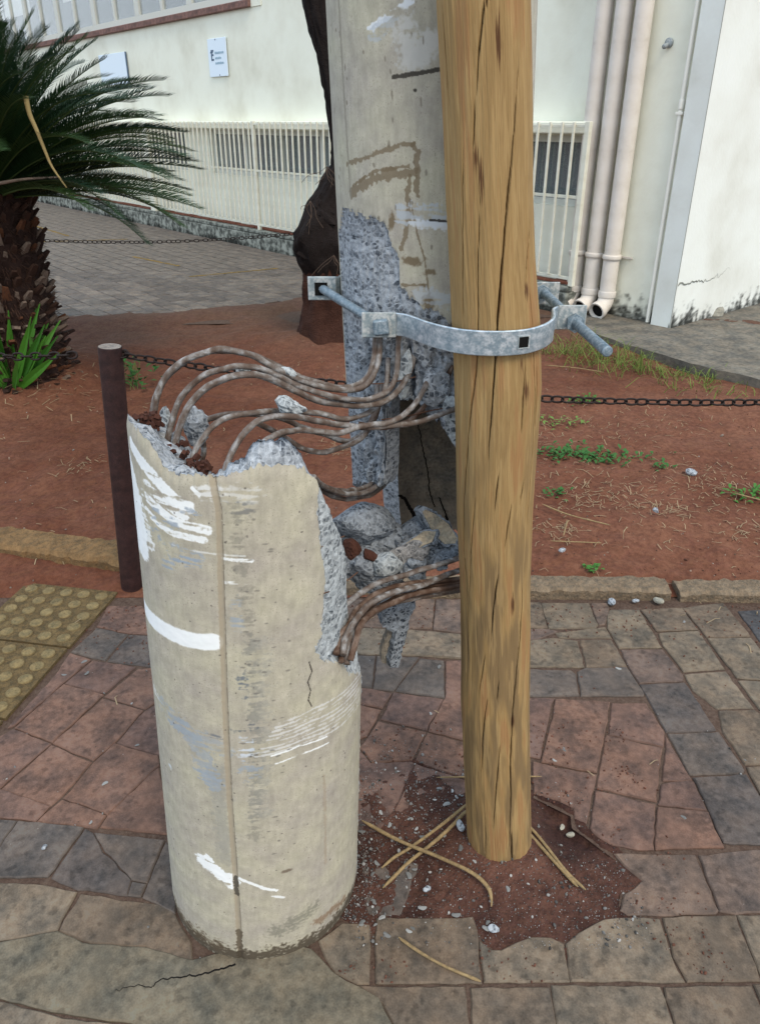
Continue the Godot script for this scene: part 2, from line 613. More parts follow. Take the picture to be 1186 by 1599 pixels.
# ------------------------------------------------------------------ ground
func soil_height(x: float, z: float) -> float:
	var f := -z
	var h := itp([2.36, -0.003, 2.5, 0.012, 2.75, 0.032, 3.2, 0.048, 4.6, 0.075, 6.2, 0.105, 9.0, 0.11], f)
	h += 0.028 * soil_noise.get_noise_2d(x * 0.9, z * 0.9) * clampf((f - 2.3) / 0.6, 0.0, 1.0)
	h += 0.012 * soil_noise.get_noise_2d(x * 4.0 + 40.0, z * 4.0)
	# earth washed over the first pavers of the yard
	h = lerpf(h, 0.136 + 0.004 * soil_noise.get_noise_2d(x * 6.0, f * 6.0), exp(-pow((f - yard_edge(x) - 0.10 * soil_noise.get_noise_2d(x * 1.5, 7.0)) / 0.30, 2.0)))
	h += 0.20 * exp(-(pow(x + 2.25, 2.0) + pow(z + 4.75, 2.0)) / 0.22)
	h += 0.07 * exp(-(pow(x + 0.45, 2.0) + pow(z + 5.7, 2.0)) / 0.12)
	return h

func yard_edge(x: float) -> float:
	return itp([-6.0, 5.4, -2.6, 6.05, -1.6, 6.35, -0.6, 6.9, 0.6, 7.0, 1.5, 6.75, 3.0, 6.0], x)

func build_ground() -> void:
	var far := Soup.new()
	far.quad(Vector3(-300, -0.06, 300), Vector3(-300, -0.06, -300), Vector3(300, -0.06, -300), Vector3(300, -0.06, 300))
	var g := part("ground", soup_mesh(far), M.far_ground, self)
	structure(g)
	# bare red soil between the kerb and the yard
	var nx := 300
	var nzc := 190
	var pts := PackedVector3Array()
	var cols := PackedColorArray()
	var idx := PackedInt32Array()
	for j in nzc + 1:
		var t := float(j) / nzc
		var f := 2.36 + (7.6 - 2.36) * pow(t, 1.5)
		for i in nx + 1:
			var x := lerpf(-1.25, 1.05, float(i) / nx) * (1.2 + f * 0.52)
			var y := soil_height(x, -f)
			pts.append(Vector3(x, y, -f))
			var d := soil_noise.get_noise_2d(x * 0.7 + 9.0, f * 0.7)
			var d2 := soil_noise.get_noise_2d(x * 3.0 + 90.0, f * 3.0)
			var c := Color(0.138, 0.053, 0.030).lerp(Color(0.198, 0.088, 0.054), clampf(0.5 + d * 0.9 + d2 * 0.5, 0.0, 1.0))
			c = c.lerp(Color(0.110, 0.072, 0.052), smoothstep(4.9, 6.6, f + d * 0.8) * 0.8)
			cols.append(c)
	for j in nzc:
		for i in nx:
			var a := j * (nx + 1) + i
			idx.append_array([a, a + nx + 1, a + nx + 2, a, a + nx + 2, a + 1])
	var s := part("soil", make_mesh(pts, PackedVector2Array(), [idx], true, cols), M.soil, self)
	structure(s)
	# the pavement: a bed of sand and soil, with the bricks as its pieces
	pavement = Node3D.new()
	pavement.name = "pavement"
	add_child(pavement)
	structure(pavement)
	var bed := Soup.new()
	# the bed stops at the dug hole; two halves, each cut by its outline
	var dug := Geometry2D.offset_polygon(PackedVector2Array(HOLE), -0.012)[0] as PackedVector2Array
	for half in [[-6.0, 0.30], [0.30, 6.0]]:
		var rect := PackedVector2Array([Vector2(half[0], -3.0), Vector2(half[1], -3.0), Vector2(half[1], 2.47), Vector2(half[0], 2.47)])
		var cut := Geometry2D.clip_polygons(rect, dug)[0] as PackedVector2Array
		var tr := Geometry2D.triangulate_polygon(cut)
		for k in range(0, tr.size(), 3):
			var v := []
			for j in 3:
				v.append(Vector3(cut[tr[k + j]].x, -0.0052, -cut[tr[k + j]].y))
			if (v[2] - v[0]).cross(v[1] - v[0]).y > 0:
				bed.tri(v[0], v[1], v[2])
			else:
				bed.tri(v[0], v[2], v[1])
	part("joint_bed", soup_mesh(bed), M.joint, pavement)

func _brick(tone: String, p: Array) -> void:
	var poly := PackedVector2Array()
	for k in range(0, p.size(), 2):
		poly.append(Vector2(p[k], p[k + 1]))
	laid.append(Geometry2D.offset_polygon(poly, 0.004)[0])
	lay_brick(tone, poly)

func lay_brick(tone: String, poly: PackedVector2Array) -> void:
	# worn outline: edges broken up every three centimetres, then drawn in for the joint
	var fine := PackedVector2Array()
	for k in poly.size():
		var a := poly[k]
		var b := poly[(k + 1) % poly.size()]
		var n := maxi(1, int(a.distance_to(b) / 0.022))
		for j in n:
			var q := a.lerp(b, float(j) / n)
			var q3 := q * 60.0
			q += Vector2(nz(q3.x, 0, q3.y), nz(q3.x, 9, q3.y)) * 0.0045
			fine.append(q)
	var ring := Geometry2D.offset_polygon(fine, 0.0009, Geometry2D.JOIN_ROUND)
	if ring.is_empty():
		return
	var outer: PackedVector2Array = ring[0]
	var inner_list := Geometry2D.offset_polygon(outer, -0.003, Geometry2D.JOIN_MITER)
	if inner_list.is_empty():
		return
	var inner: PackedVector2Array = inner_list[0]
	if Geometry2D.is_polygon_clockwise(outer):
		outer.reverse()
	if Geometry2D.is_polygon_clockwise(inner):
		inner.reverse()
	var lift := rng.randf_range(-0.0012, 0.0018)
	var tilt := Vector2(rng.randf_range(-1, 1), rng.randf_range(-1, 1)) * 0.008
	var c := Vector2.ZERO
	for q in inner:
		c += q
	c /= inner.size()
	var top := func(q: Vector2) -> float: return lift + (q - c).dot(tilt)
	var s := Soup.new()
	var t := Geometry2D.triangulate_polygon(inner)
	for k in range(0, t.size(), 3):
		var v := []
		for j in 3:
			var q := inner[t[k + j]]
			v.append(Vector3(q.x, top.call(q), q.y))
		if (v[2] - v[0]).cross(v[1] - v[0]).y > 0:
			s.tri(v[0], v[1], v[2])
		else:
			s.tri(v[0], v[2], v[1])
	# bevel: join the two outlines by walking along the outer one
	var j0 := 0
	var near := func(q: Vector2) -> int:
		var best := 0
		var bd := 1e9
		for m in inner.size():
			var d := inner[m].distance_squared_to(q)
			if d < bd:
				bd = d
				best = m
		return best
	for k in outer.size():
		var a := outer[k]
		var b := outer[(k + 1) % outer.size()]
		var ia := inner[near.call(a)]
		var ib := inner[near.call(b)]
		var va := Vector3(a.x, -0.0032 + lift, a.y)
		var vb := Vector3(b.x, -0.0032 + lift, b.y)
		s.quad(va, Vector3(ia.x, top.call(ia), ia.y), Vector3(ib.x, top.call(ib), ib.y), vb)
		s.quad(Vector3(a.x, -0.03, a.y), va, vb, Vector3(b.x, -0.03, b.y))
	var mats: Array = brick_mats[tone]
	part("brick", soup_mesh(s), mats[rng.randi() % mats.size()], pavement)

func build_bricks() -> void:
	_brick("r", [-0.974, -2.253, -0.978, -2.302, -0.850, -2.302, -0.759, -2.129, -0.854, -2.136, -0.972, -2.177])
	_brick("g", [-0.972, -2.170, -0.855, -2.131, -0.885, -1.990, -1.013, -2.035])
	_brick("g", [-0.849, -2.129, -0.756, -2.120, -0.714, -1.956, -0.878, -1.986])
	_brick("r", [-1.013, -2.026, -0.932, -1.994, -0.979, -1.878, -1.050, -1.691, -1.068, -1.678, -1.018, -1.916])
	_brick("r", [-0.926, -1.989, -0.879, -1.982, -0.776, -1.956, -0.837, -1.831, -0.974, -1.875])
	_brick("r", [-0.978, -1.871, -0.837, -1.825, -0.915, -1.623, -1.044, -1.681])
	_brick("r", [-0.768, -1.948, -0.713, -1.952, -0.656, -1.809, -0.696, -1.759, -0.830, -1.815])
	_brick("r", [-0.833, -1.808, -0.699, -1.754, -0.741, -1.626, -0.779, -1.554, -0.913, -1.620])
	_brick("r", [-1.047, -1.676, -0.918, -1.619, -0.990, -1.459, -1.045, -1.398, -1.131, -1.577, -1.072, -1.645])
	_brick("r", [-0.915, -1.614, -0.782, -1.549, -0.818, -1.432, -0.835, -1.401, -0.987, -1.456])
	_brick("r", [-0.694, -1.752, -0.648, -1.795, -0.559, -1.565, -0.610, -1.576, -0.736, -1.621])
	_brick("r", [-0.741, -1.619, -0.610, -1.572, -0.596, -1.538, -0.682, -1.372, -0.811, -1.425, -0.776, -1.547])
	_brick("r", [-0.988, -1.455, -0.836, -1.398, -0.853, -1.352, -0.949, -1.365, -1.032, -1.370, -1.091, -1.492])
	_brick("r", [-0.814, -1.422, -0.686, -1.372, -0.695, -1.330, -0.729, -1.338, -0.851, -1.352, -0.831, -1.395])
	_brick("r", [-0.597, -1.532, -0.571, -1.470, -0.500, -1.316, -0.523, -1.314, -0.688, -1.335, -0.682, -1.372])
	_brick("g", [-1.030, -1.365, -0.903, -1.352, -0.913, -1.283, -0.925, -1.224, -0.965, -1.229])
	_brick("g", [-0.899, -1.352, -0.728, -1.334, -0.763, -1.196, -0.873, -1.192, -0.910, -1.224, -0.909, -1.278])
	_brick("g", [-0.724, -1.330, -0.701, -1.318, -0.657, -1.262, -0.569, -1.186, -0.565, -1.146, -0.684, -1.163, -0.756, -1.190])
	_brick("g", [-0.697, -1.318, -0.520, -1.295, -0.533, -1.175, -0.566, -1.186, -0.654, -1.265])
	_brick("g", [-0.566, -1.182, -0.534, -1.172, -0.536, -1.142, -0.563, -1.146])
	_brick("g", [-0.516, -1.292, -0.471, -1.224, -0.449, -1.101, -0.499, -1.128, -0.531, -1.142, -0.530, -1.171])
	_brick("t", [-0.944, -1.186, -0.765, -1.173, -0.684, -1.155, -0.694, -1.063, -0.749, -1.052, -0.806, -1.041, -0.870, -1.030])
	_brick("t", [-0.673, -1.151, -0.503, -1.125, -0.464, -1.120, -0.399, -1.034, -0.376, -0.958, -0.493, -1.027, -0.611, -1.034, -0.691, -1.063])
	_brick("c", [-0.883, -1.031, -0.804, -1.036, -0.748, -1.049, -0.692, -1.060, -0.609, -1.030, -0.492, -1.024, -0.389, -0.997, -0.235, -1.039, -0.143, -1.022, -0.119, -0.997, -0.095, -0.970, -0.042, -0.940, -0.004, -0.919, 0.023, -0.871, 0.044, -0.824, -0.351, -0.824, -0.479, -0.873, -0.615, -0.890, -0.753, -0.920, -0.837, -0.937])
	_brick("t", [-0.833, -0.927, -0.749, -0.912, -0.612, -0.882, -0.477, -0.865, -0.350, -0.818, -0.337, -0.760, -0.752, -0.760])
	_brick("t", [-0.130, -1.040, -0.082, -1.082, -0.021, -1.077, -0.020, -0.948, -0.045, -0.947, -0.092, -0.972, -0.114, -1.004])
	_brick("t", [-0.009, -1.090, 0.201, -1.092, 0.209, -1.064, 0.203, -0.950, -0.008, -0.949])
	_brick("t", [-0.045, -0.943, 0.170, -0.943, 0.171, -0.871, 0.168, -0.827, 0.023, -0.827, 0.025, -0.871, 0.005, -0.908])
	_brick("t", [0.211, -1.040, 0.230, -1.020, 0.254, -1.017, 0.290, -1.037, 0.321, -1.047, 0.364, -1.046, 0.386, -1.030, 0.383, -0.953, 0.211, -0.950])
	_brick("t", [0.392, -1.031, 0.425, -1.059, 0.488, -1.088, 0.548, -1.094, 0.610, -1.090, 0.605, -1.002, 0.613, -0.953, 0.387, -0.954])
	_brick("t", [0.617, -1.093, 0.777, -1.098, 0.772, -0.965, 0.768, -0.955, 0.621, -0.953, 0.611, -1.006])
	_brick("t", [0.783, -1.098, 0.881, -1.100, 0.826, -0.955, 0.775, -0.957])
	_brick("t", [0.346, -0.945, 0.563, -0.945, 0.564, -0.871, 0.556, -0.833, 0.339, -0.833, 0.341, -0.871])
	_brick("t", [0.180, -0.940, 0.341, -0.943, 0.339, -0.871, 0.332, -0.813, 0.175, -0.813])
	_brick("t", [0.570, -0.943, 0.745, -0.945, 0.747, -0.906, 0.742, -0.833, 0.562, -0.833, 0.567, -0.871])
	_brick("t", [0.754, -0.947, 0.831, -0.949, 0.794, -0.833, 0.746, -0.833, 0.752, -0.910])
	_brick("m", [0.556, -1.257, 0.744, -1.252, 0.744, -1.109, 0.735, -1.102, 0.617, -1.098, 0.543, -1.098, 0.529, -1.109, 0.549, -1.148, 0.600, -1.184, 0.571, -1.225])
	_brick("m", [0.754, -1.252, 0.963, -1.275, 0.886, -1.109, 0.778, -1.102, 0.748, -1.108])
	_brick("r", [0.516, -1.332, 0.559, -1.448, 0.699, -1.403, 0.651, -1.269, 0.616, -1.269, 0.554, -1.283, 0.519, -1.315])
	_brick("r", [0.703, -1.397, 0.823, -1.381, 0.822, -1.277, 0.656, -1.269])
	_brick("r", [0.739, -1.471, 0.816, -1.485, 0.824, -1.478, 0.823, -1.386, 0.707, -1.403])
	_brick("r", [0.565, -1.459, 0.639, -1.655, 0.781, -1.601, 0.705, -1.414])
	_brick("r", [0.694, -1.788, 0.795, -1.788, 0.808, -1.667, 0.788, -1.605, 0.648, -1.657])
	_brick("r", [0.791, -1.594, 0.806, -1.651, 0.821, -1.500, 0.823, -1.483, 0.748, -1.483, 0.745, -1.490])
	_brick("r", [0.527, -1.805, 0.687, -1.792, 0.640, -1.667, 0.578, -1.510, 0.437, -1.549, 0.508, -1.740])
	_brick("r", [0.433, -1.542, 0.575, -1.504, 0.556, -1.456, 0.512, -1.348, 0.486, -1.361, 0.490, -1.392, 0.458, -1.417, 0.396, -1.440, 0.414, -1.553])
	_brick("r", [0.402, -1.810, 0.521, -1.805, 0.434, -1.560, 0.367, -1.582])
	_brick("g", [0.424, -1.950, 0.604, -1.941, 0.615, -1.921, 0.601, -1.819, 0.404, -1.817])
	_brick("g", [0.624, -1.931, 0.650, -1.950, 0.784, -1.955, 0.801, -1.828, 0.795, -1.819, 0.607, -1.817])
	_brick("t", [0.445, -2.085, 0.582, -2.110, 0.660, -2.096, 0.650, -1.955, 0.425, -1.958])
	_brick("t", [0.670, -2.102, 0.776, -2.102, 0.788, -1.960, 0.657, -1.952])
	_brick("m", [0.456, -2.158, 0.572, -2.164, 0.603, -2.147, 0.527, -2.102, 0.446, -2.091])
	_brick("t", [0.595, -2.141, 0.743, -2.169, 0.772, -2.175, 0.778, -2.110, 0.602, -2.112])
	_brick("t", [0.581, -2.321, 0.752, -2.321, 0.751, -2.187, 0.736, -2.169, 0.579, -2.164])
	_brick("t", [0.483, -2.327, 0.578, -2.321, 0.574, -2.166, 0.458, -2.166])
	_brick("m", [0.758, -2.321, 0.824, -2.321, 0.804, -2.246, 0.775, -2.187, 0.753, -2.185])
	_brick("t", [0.816, -2.277, 0.921, -2.277, 0.930, -2.058, 0.789, -2.053, 0.779, -2.164, 0.800, -2.246])
	_brick("t", [0.928, -2.277, 1.076, -2.289, 1.084, -2.158, 0.942, -2.147])
	_brick("t", [1.080, -2.289, 1.237, -2.321, 1.250, -2.118, 1.101, -2.113])
	_brick("m", [0.792, -2.048, 0.929, -2.051, 0.949, -1.916, 0.942, -1.888, 0.801, -1.878, 0.791, -1.960])
	_brick("g", [0.802, -1.872, 0.943, -1.881, 0.948, -1.828, 0.960, -1.671, 0.814, -1.665, 0.806, -1.823])
	_brick("g", [0.816, -1.659, 0.964, -1.665, 0.975, -1.521, 0.967, -1.510, 0.833, -1.502, 0.824, -1.507])
	_brick("g", [0.830, -1.493, 0.972, -1.504, 0.977, -1.430, 0.981, -1.313, 0.965, -1.279, 0.828, -1.287, 0.827, -1.307])
	_brick("t", [0.944, -2.139, 1.085, -2.150, 1.093, -1.946, 0.958, -1.933, 0.939, -2.064])
	_brick("t", [0.957, -1.921, 1.090, -1.936, 1.107, -1.766, 0.997, -1.762, 0.955, -1.846])
	_brick("t", [0.998, -1.756, 1.107, -1.759, 1.116, -1.740, 1.143, -1.546, 0.985, -1.539, 0.977, -1.667])
	_brick("t", [0.986, -1.532, 1.139, -1.539, 1.148, -1.355, 0.982, -1.337, 0.982, -1.436])
	_brick("t", [1.099, -2.107, 1.246, -2.110, 1.250, -2.042, 1.265, -1.883, 1.114, -1.902])
	_brick("t", [1.113, -1.892, 1.266, -1.878, 1.285, -1.740, 1.122, -1.753])
	_brick("d", [1.270, -2.271, 1.350, -2.277, 1.574, -2.283, 1.323, -1.792, 1.292, -1.980, 1.271, -2.096])
	_brick("m", [-0.249, -2.344, 0.197, -2.344, 0.180, -2.168, 0.091, -2.165, -0.237, -2.193])
	_brick("m", [0.203, -2.344, 0.316, -2.344, 0.295, -2.131, 0.182, -2.158])
	_brick("t", [-0.236, -2.183, 0.091, -2.158, 0.271, -2.131, 0.294, -2.125, 0.281, -1.997, 0.126, -2.015, -0.224, -2.029])
	_brick("g", [-0.223, -2.021, -0.015, -2.015, -0.025, -1.857, -0.211, -1.865])
	_brick("g", [-0.009, -2.015, 0.125, -2.006, 0.039, -1.841, -0.019, -1.853])
	_brick("g", [0.131, -2.002, 0.205, -1.988, 0.195, -1.809, 0.047, -1.841])
	_brick("r", [0.210, -1.984, 0.280, -1.988, 0.244, -1.628, 0.137, -1.668, 0.185, -1.786, 0.199, -1.809])
	_brick("r", [0.041, -1.833, 0.191, -1.802, 0.132, -1.671, 0.002, -1.716])
	_brick("r", [-0.211, -1.861, -0.025, -1.850, 0.036, -1.829, 0.004, -1.764, -0.060, -1.782, -0.207, -1.813])
	_brick("r", [-0.206, -1.808, -0.060, -1.777, 0.002, -1.756, -0.037, -1.649, -0.186, -1.550])
	_brick("r", [-0.003, -1.708, 0.130, -1.664, 0.086, -1.557, -0.022, -1.550, -0.056, -1.602, -0.032, -1.649])
	_brick("r", [0.134, -1.663, 0.243, -1.622, 0.230, -1.489, 0.095, -1.550])
	_brick("r", [-0.185, -1.544, -0.056, -1.595, -0.024, -1.546, 0.086, -1.550, 0.094, -1.544, 0.023, -1.354, -0.007, -1.323, -0.168, -1.323])
	_brick("r", [0.097, -1.543, 0.229, -1.483, 0.225, -1.442, 0.088, -1.359, 0.027, -1.354])
	_brick("g", [-0.041, -1.264, 0.070, -1.255, 0.089, -1.225, 0.045, -1.099, -0.021, -1.099, -0.045, -1.131])
	# plain rows carry on where the photograph stops, cut to fit round the bricks already laid
	for zi in range(-16, 12):
		for xi in range(-14, 15):
			var x0 := xi * 0.22 + (0.11 if zi % 2 == 0 else 0.0)
			var z0 := zi * 0.145
			var cx := absf(x0 + 0.11)
			var f := -(z0 + 0.07)
			if f > 2.2 or (f > 0.9 and cx < 0.02 + f * 0.62) or (x0 < -0.85 and f > 1.45) or (f < 0.0 and cx > 1.6):
				continue
			var piece := PackedVector2Array([Vector2(x0, z0), Vector2(x0 + 0.217, z0), Vector2(x0 + 0.217, z0 + 0.142), Vector2(x0, z0 + 0.142)])
			for p: PackedVector2Array in laid:
				if piece.is_empty() or p[0].distance_to(Vector2(x0, z0)) > 1.0:
					continue
				var best := PackedVector2Array()
				var most := 0.0
				for q: PackedVector2Array in Geometry2D.clip_polygons(piece, p):
					var ar := 0.0
					for k in q.size():
						ar += q[k].cross(q[(k + 1) % q.size()]) * 0.5
					if ar > most:
						most = ar
						best = q
				piece = best
			var area := 0.0
			for k in piece.size():
				area += piece[k].cross(piece[(k + 1) % piece.size()]) * 0.5
			if absf(area) > 0.004:
				var trim := Geometry2D.offset_polygon(piece, -0.003)
				if not trim.is_empty():
					lay_brick("t" if f < 1.0 else ("r" if cx < 1.6 else "m"), trim[0])
	# hairline cracks through the concrete pad in front of the stump
	var k := curve_points([-0.528, 0.0022, -0.932, -0.484, 0.0022, -0.943, -0.459, 0.0022, -0.939, -0.441, 0.0022, -0.955, -0.379, 0.0022, -0.963, -0.297, 0.0022, -0.985], 0.006)
	for i in k.size():
		k[i] += Vector3(nz(i * 0.7, 0, 0), 0, nz(i * 0.7, 5, 0)) * 0.005
	part("crack", ribbon(k, Vector3.UP, func(t): return 0.0035 * (0.3 + t)), M.crack, pavement)

# ------------------------------------------------------------------ building and yard
# The wall runs away to the left; in its own frame x is along the wall, z out of it, and the fence stands near z = 0.
func wall_frame() -> Transform3D:
	return Transform3D(Basis(Vector3(0.640, 0, 0.768), Vector3.UP, Vector3(-0.768, 0, 0.640)), Vector3(-1.05, 0, -9.49))

func build_building() -> void:
	var b := thing("building", Vector3.ZERO, "cream painted building with barred basement windows and a dark red sill line", "building")
	b.transform = wall_frame()
	var zf := -0.25
	var x0 := -24.0
	var x1 := 4.69
	# main wall in bands round the two rows of windows
	part("wall", box_mesh(Vector3(x0, 0, zf - 0.3), Vector3(x1, 0.92, zf)), M.wall, b)
	part("wall", box_mesh(Vector3(x0, 1.445, zf - 0.3), Vector3(x1, 2.70, zf)), M.wall, b)
	part("wall", box_mesh(Vector3(-0.93, 2.70, zf - 0.3), Vector3(x1, 4.3, zf)), M.wall, b)
	part("wall", box_mesh(Vector3(x0, 4.3, zf - 0.3), Vector3(x1, 7.2, zf)), M.wall, b)
	var openings := [[-13.0, -10.2], [-9.4, -6.2], [-5.4, -2.9], [-2.2, 1.1], [1.7, 3.86]]
	var edge := x0
	for o: Array in openings:
		part("pier", box_mesh(Vector3(edge, 0.92, zf - 0.3), Vector3(o[0], 1.445, zf)), M.wall, b)
		edge = o[1]
	part("pier", box_mesh(Vector3(edge, 0.92, zf - 0.3), Vector3(x1, 1.445, zf)), M.wall, b)
	part("lintel_ledge", box_mesh(Vector3(-13.5, 1.46, zf + 0.002), Vector3(3.98, 1.545, zf + 0.16), 0.008), M.wall, b)
	for o: Array in openings:
		var w := part("window", soup_mesh(window_frame(o[0], o[1], 0.92, 1.445, zf - 0.10, 0.85, 0.05)), M.frame, b)
		part("pane", box_mesh(Vector3(o[0] + 0.01, 0.93, zf - 0.085), Vector3(o[1] - 0.01, 1.435, zf - 0.081)), M.glass, w)
		if o[0] < -6.0:
			part("curtain", box_mesh(Vector3(o[0] + 0.02, 0.93, zf - 0.26), Vector3(o[0] + (o[1] - o[0]) * 0.45, 1.435, zf - 0.24)), M.curtain, w)
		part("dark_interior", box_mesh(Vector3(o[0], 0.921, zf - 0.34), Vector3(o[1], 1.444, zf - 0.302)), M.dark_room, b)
	# upper windows above the dark red sill
	part("sill", box_mesh(Vector3(x0, 2.701, zf - 0.2), Vector3(-0.93, 2.775, zf + 0.05), 0.008), M.sill, b)
	part("reveal", box_mesh(Vector3(-0.99, 2.80, zf - 0.28), Vector3(-0.93, 4.3, zf + 0.015)), M.frame, b)
	var e := -0.99
	for k in 9:
		var w2 := e - 1.55
		var f := part("window", soup_mesh(window_frame(w2, e, 2.80, 4.3, zf - 0.12, 0.75, 0.07)), M.frame, b)
		part("pane", box_mesh(Vector3(w2 + 0.02, 2.82, zf - 0.10), Vector3(e - 0.02, 4.28, zf - 0.096)), M.glass, f)
		if k % 3 != 1:
			part("blind", box_mesh(Vector3(w2 + 0.05, 3.3, zf - 0.21), Vector3(e - 0.05, 4.28, zf - 0.2)), M.frame, f)
		e = w2
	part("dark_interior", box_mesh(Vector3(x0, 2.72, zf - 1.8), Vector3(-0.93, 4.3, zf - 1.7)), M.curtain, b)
	part("pilaster", box_mesh(Vector3(-0.93, 2.70, zf + 0.001), Vector3(-0.72, 4.3, zf + 0.012)), M.wall, b)
	part("roof", box_mesh(Vector3(x0, 7.2, -9.0), Vector3(5.2, 7.45, 0.35)), M.wall_white, b)
	# the corner: a return with its shade put into a greyer wall colour, then the end wall that turns away to the right
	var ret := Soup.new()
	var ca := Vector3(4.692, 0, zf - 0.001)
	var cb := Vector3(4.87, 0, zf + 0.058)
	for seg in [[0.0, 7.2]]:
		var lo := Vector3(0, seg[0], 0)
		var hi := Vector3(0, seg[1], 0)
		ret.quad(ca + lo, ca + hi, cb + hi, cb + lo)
	part("corner_return", soup_mesh(ret), M.wall_shaded, b)
	part("end_wall", box_mesh(Vector3(4.70, 0, -9.0), Vector3(4.87, 7.2, zf + 0.056)), M.wall_white, b)
	# damp staining at the foot of the walls, a thin rough coat with a ragged top
	part("damp_stain", damp_strip(Vector3(3.95, 0, zf), Vector3(4.69, 0, zf), Vector3(0, 0.1, 0.004), 0.30, 3), M.stain, b)
	part("damp_stain", damp_strip(Vector3(4.692, 0, zf), Vector3(4.87, 0, zf + 0.058), Vector3(-0.002, 0.1, 0.004), 0.34, 5), M.stain, b)
	part("damp_stain", damp_strip(Vector3(4.87, 0, zf + 0.056), Vector3(4.87, 0, -4.0), Vector3(0.004, 0.1, 0), 0.24, 8), M.stain, b)
	# cracks in the plaster of the end wall
	var ck := PackedVector3Array()
	for k in 40:
		var t := k / 39.0
		ck.append(Vector3(4.874, 0.46 - 0.08 * t + 0.05 * nz(k * 0.25, 2, 0) + 0.12 * t * t, zf + 0.05 - 0.75 * t))
	part("crack", ribbon(ck, Vector3(1, 0, 0), func(t): return 0.012 * (1.05 - t)), M.plinth, b)
	# the low dirty wall that carries the fence, and its ledge of red bricks
	part("low_wall", box_mesh(Vector3(x0, 0, zf + 0.003), Vector3(4.02, 0.295, 0.0), 0.012), M.plinth, b)
	part("damp_stain", damp_strip(Vector3(-12.0, 0.10, 0.0), Vector3(4.02, 0.10, 0.0), Vector3(0, 0, 0.004), 0.14, 15), M.stain, b)
	part("low_wall_kerb", box_mesh(Vector3(x0, 0.296, -0.075), Vector3(4.02, 0.345, -0.003), 0.01), M.plinth, b)
	var bm := box_mesh(Vector3(-0.112, 0, -0.045), Vector3(0.112, 0.062, 0.045), 0.006)
	var bm2 := box_mesh(Vector3(-0.111, 0, -0.043), Vector3(0.113, 0.057, 0.046), 0.008)
	for k in 74:
		part("brick", bm if rng.randf() < 0.5 else bm2, M.red_brick, b, Transform3D(Basis(Vector3.UP, rng.randf_range(-0.02, 0.02)), Vector3(3.88 - k * 0.235, 0.297, -0.135)))
	# signs screwed to the wall
	var s1 := thing("wall_sign", Vector3.ZERO, "white wall sign with a dark letter E and three small lines", "sign")
	s1.transform = wall_frame() * Transform3D(Basis(), Vector3(-1.76, 2.25, zf))
	part("board", box_mesh(Vector3(-0.225, -0.21, 0.012), Vector3(0.225, 0.20, 0.024), 0.003), M.sign, s1)
	letter("E", Vector3(-0.165, -0.075, 0.0255), 0.115, M.sign_ink, s1, "letter")
	var rule := box_mesh(Vector3(-0.165, 0.045, 0.0245), Vector3(-0.10, 0.062, 0.0262))
	part("mark", rule, M.sign_ink, s1)
	# three lines of print too small to read
	for l in 3:
		var ln := Soup.new()
		var lx := -0.055
		while lx < [0.15, 0.09, 0.14][l]:
			var lw := rng.randf_range(0.009, 0.015)
			var ly: float = [0.045, -0.01, -0.065][l]
			ln.box(Vector3(lx, ly - 0.013, 0.0245), Vector3(lx + lw, ly + rng.randf_range(0.006, 0.014), 0.0262))
			lx += lw + rng.randf_range(0.004, 0.007)
		part("text_line", soup_mesh(ln), M.sign_pale, s1)
	var sc := lathe([0.0, 0.0, 0.008, 0.0, 0.008, 0.004, 0.0, 0.005], 8)
	for q in [Vector2(-0.02, 0.185), Vector2(0.03, -0.195)]:
		part("screw", sc, M.sign_ink, s1, Transform3D(Basis(Vector3.RIGHT, PI / 2), Vector3(q.x, q.y, 0.0245)))
	var s2 := thing("wall_sign", Vector3.ZERO, "pale blue blank wall sign mostly hidden behind the palm fronds", "sign")
	s2.transform = wall_frame() * Transform3D(Basis(), Vector3(-4.95, 2.25, zf))
	part("board", box_mesh(Vector3(-0.5, -0.21, 0.012), Vector3(0.5, 0.20, 0.024), 0.003), M.sign, s2)
	part("edge_trim", box_mesh(Vector3(0.5, -0.21, 0.01), Vector3(0.512, 0.20, 0.03)), M.sign_ink, s2)
	build_fence()
	build_pipes(zf)

func letter(text: String, at: Vector3, size: float, m: Material, parent: Node3D, called: String) -> void:
	var t := TextMesh.new()
	var f := SystemFont.new()
	f.font_names = PackedStringArray(["Droid Sans"])
	f.font_weight = 700
	t.font = f
	t.text = text
	t.font_size = 32
	t.pixel_size = size / 23.0
	t.depth = 0.002
	t.horizontal_alignment = HORIZONTAL_ALIGNMENT_LEFT
	t.vertical_alignment = VERTICAL_ALIGNMENT_BOTTOM
	part(called, t, m, parent, Transform3D(Basis(), at))

func window_frame(xa: float, xb: float, ya: float, yb: float, z: float, spacing: float, w: float) -> Soup:
	var s := Soup.new()
	s.box(Vector3(xa, ya, z), Vector3(xb, ya + w, z + 0.05))
	s.box(Vector3(xa, yb - w, z), Vector3(xb, yb, z + 0.05))
	var n := maxi(1, int(round((xb - xa) / spacing)))
	for k in n + 1:
		var x := lerpf(xa + w * 0.5, xb - w * 0.5, float(k) / n)
		s.box(Vector3(x - w * 0.5, ya + w + 0.001, z), Vector3(x + w * 0.5, yb - w - 0.001, z + 0.05))
	return s

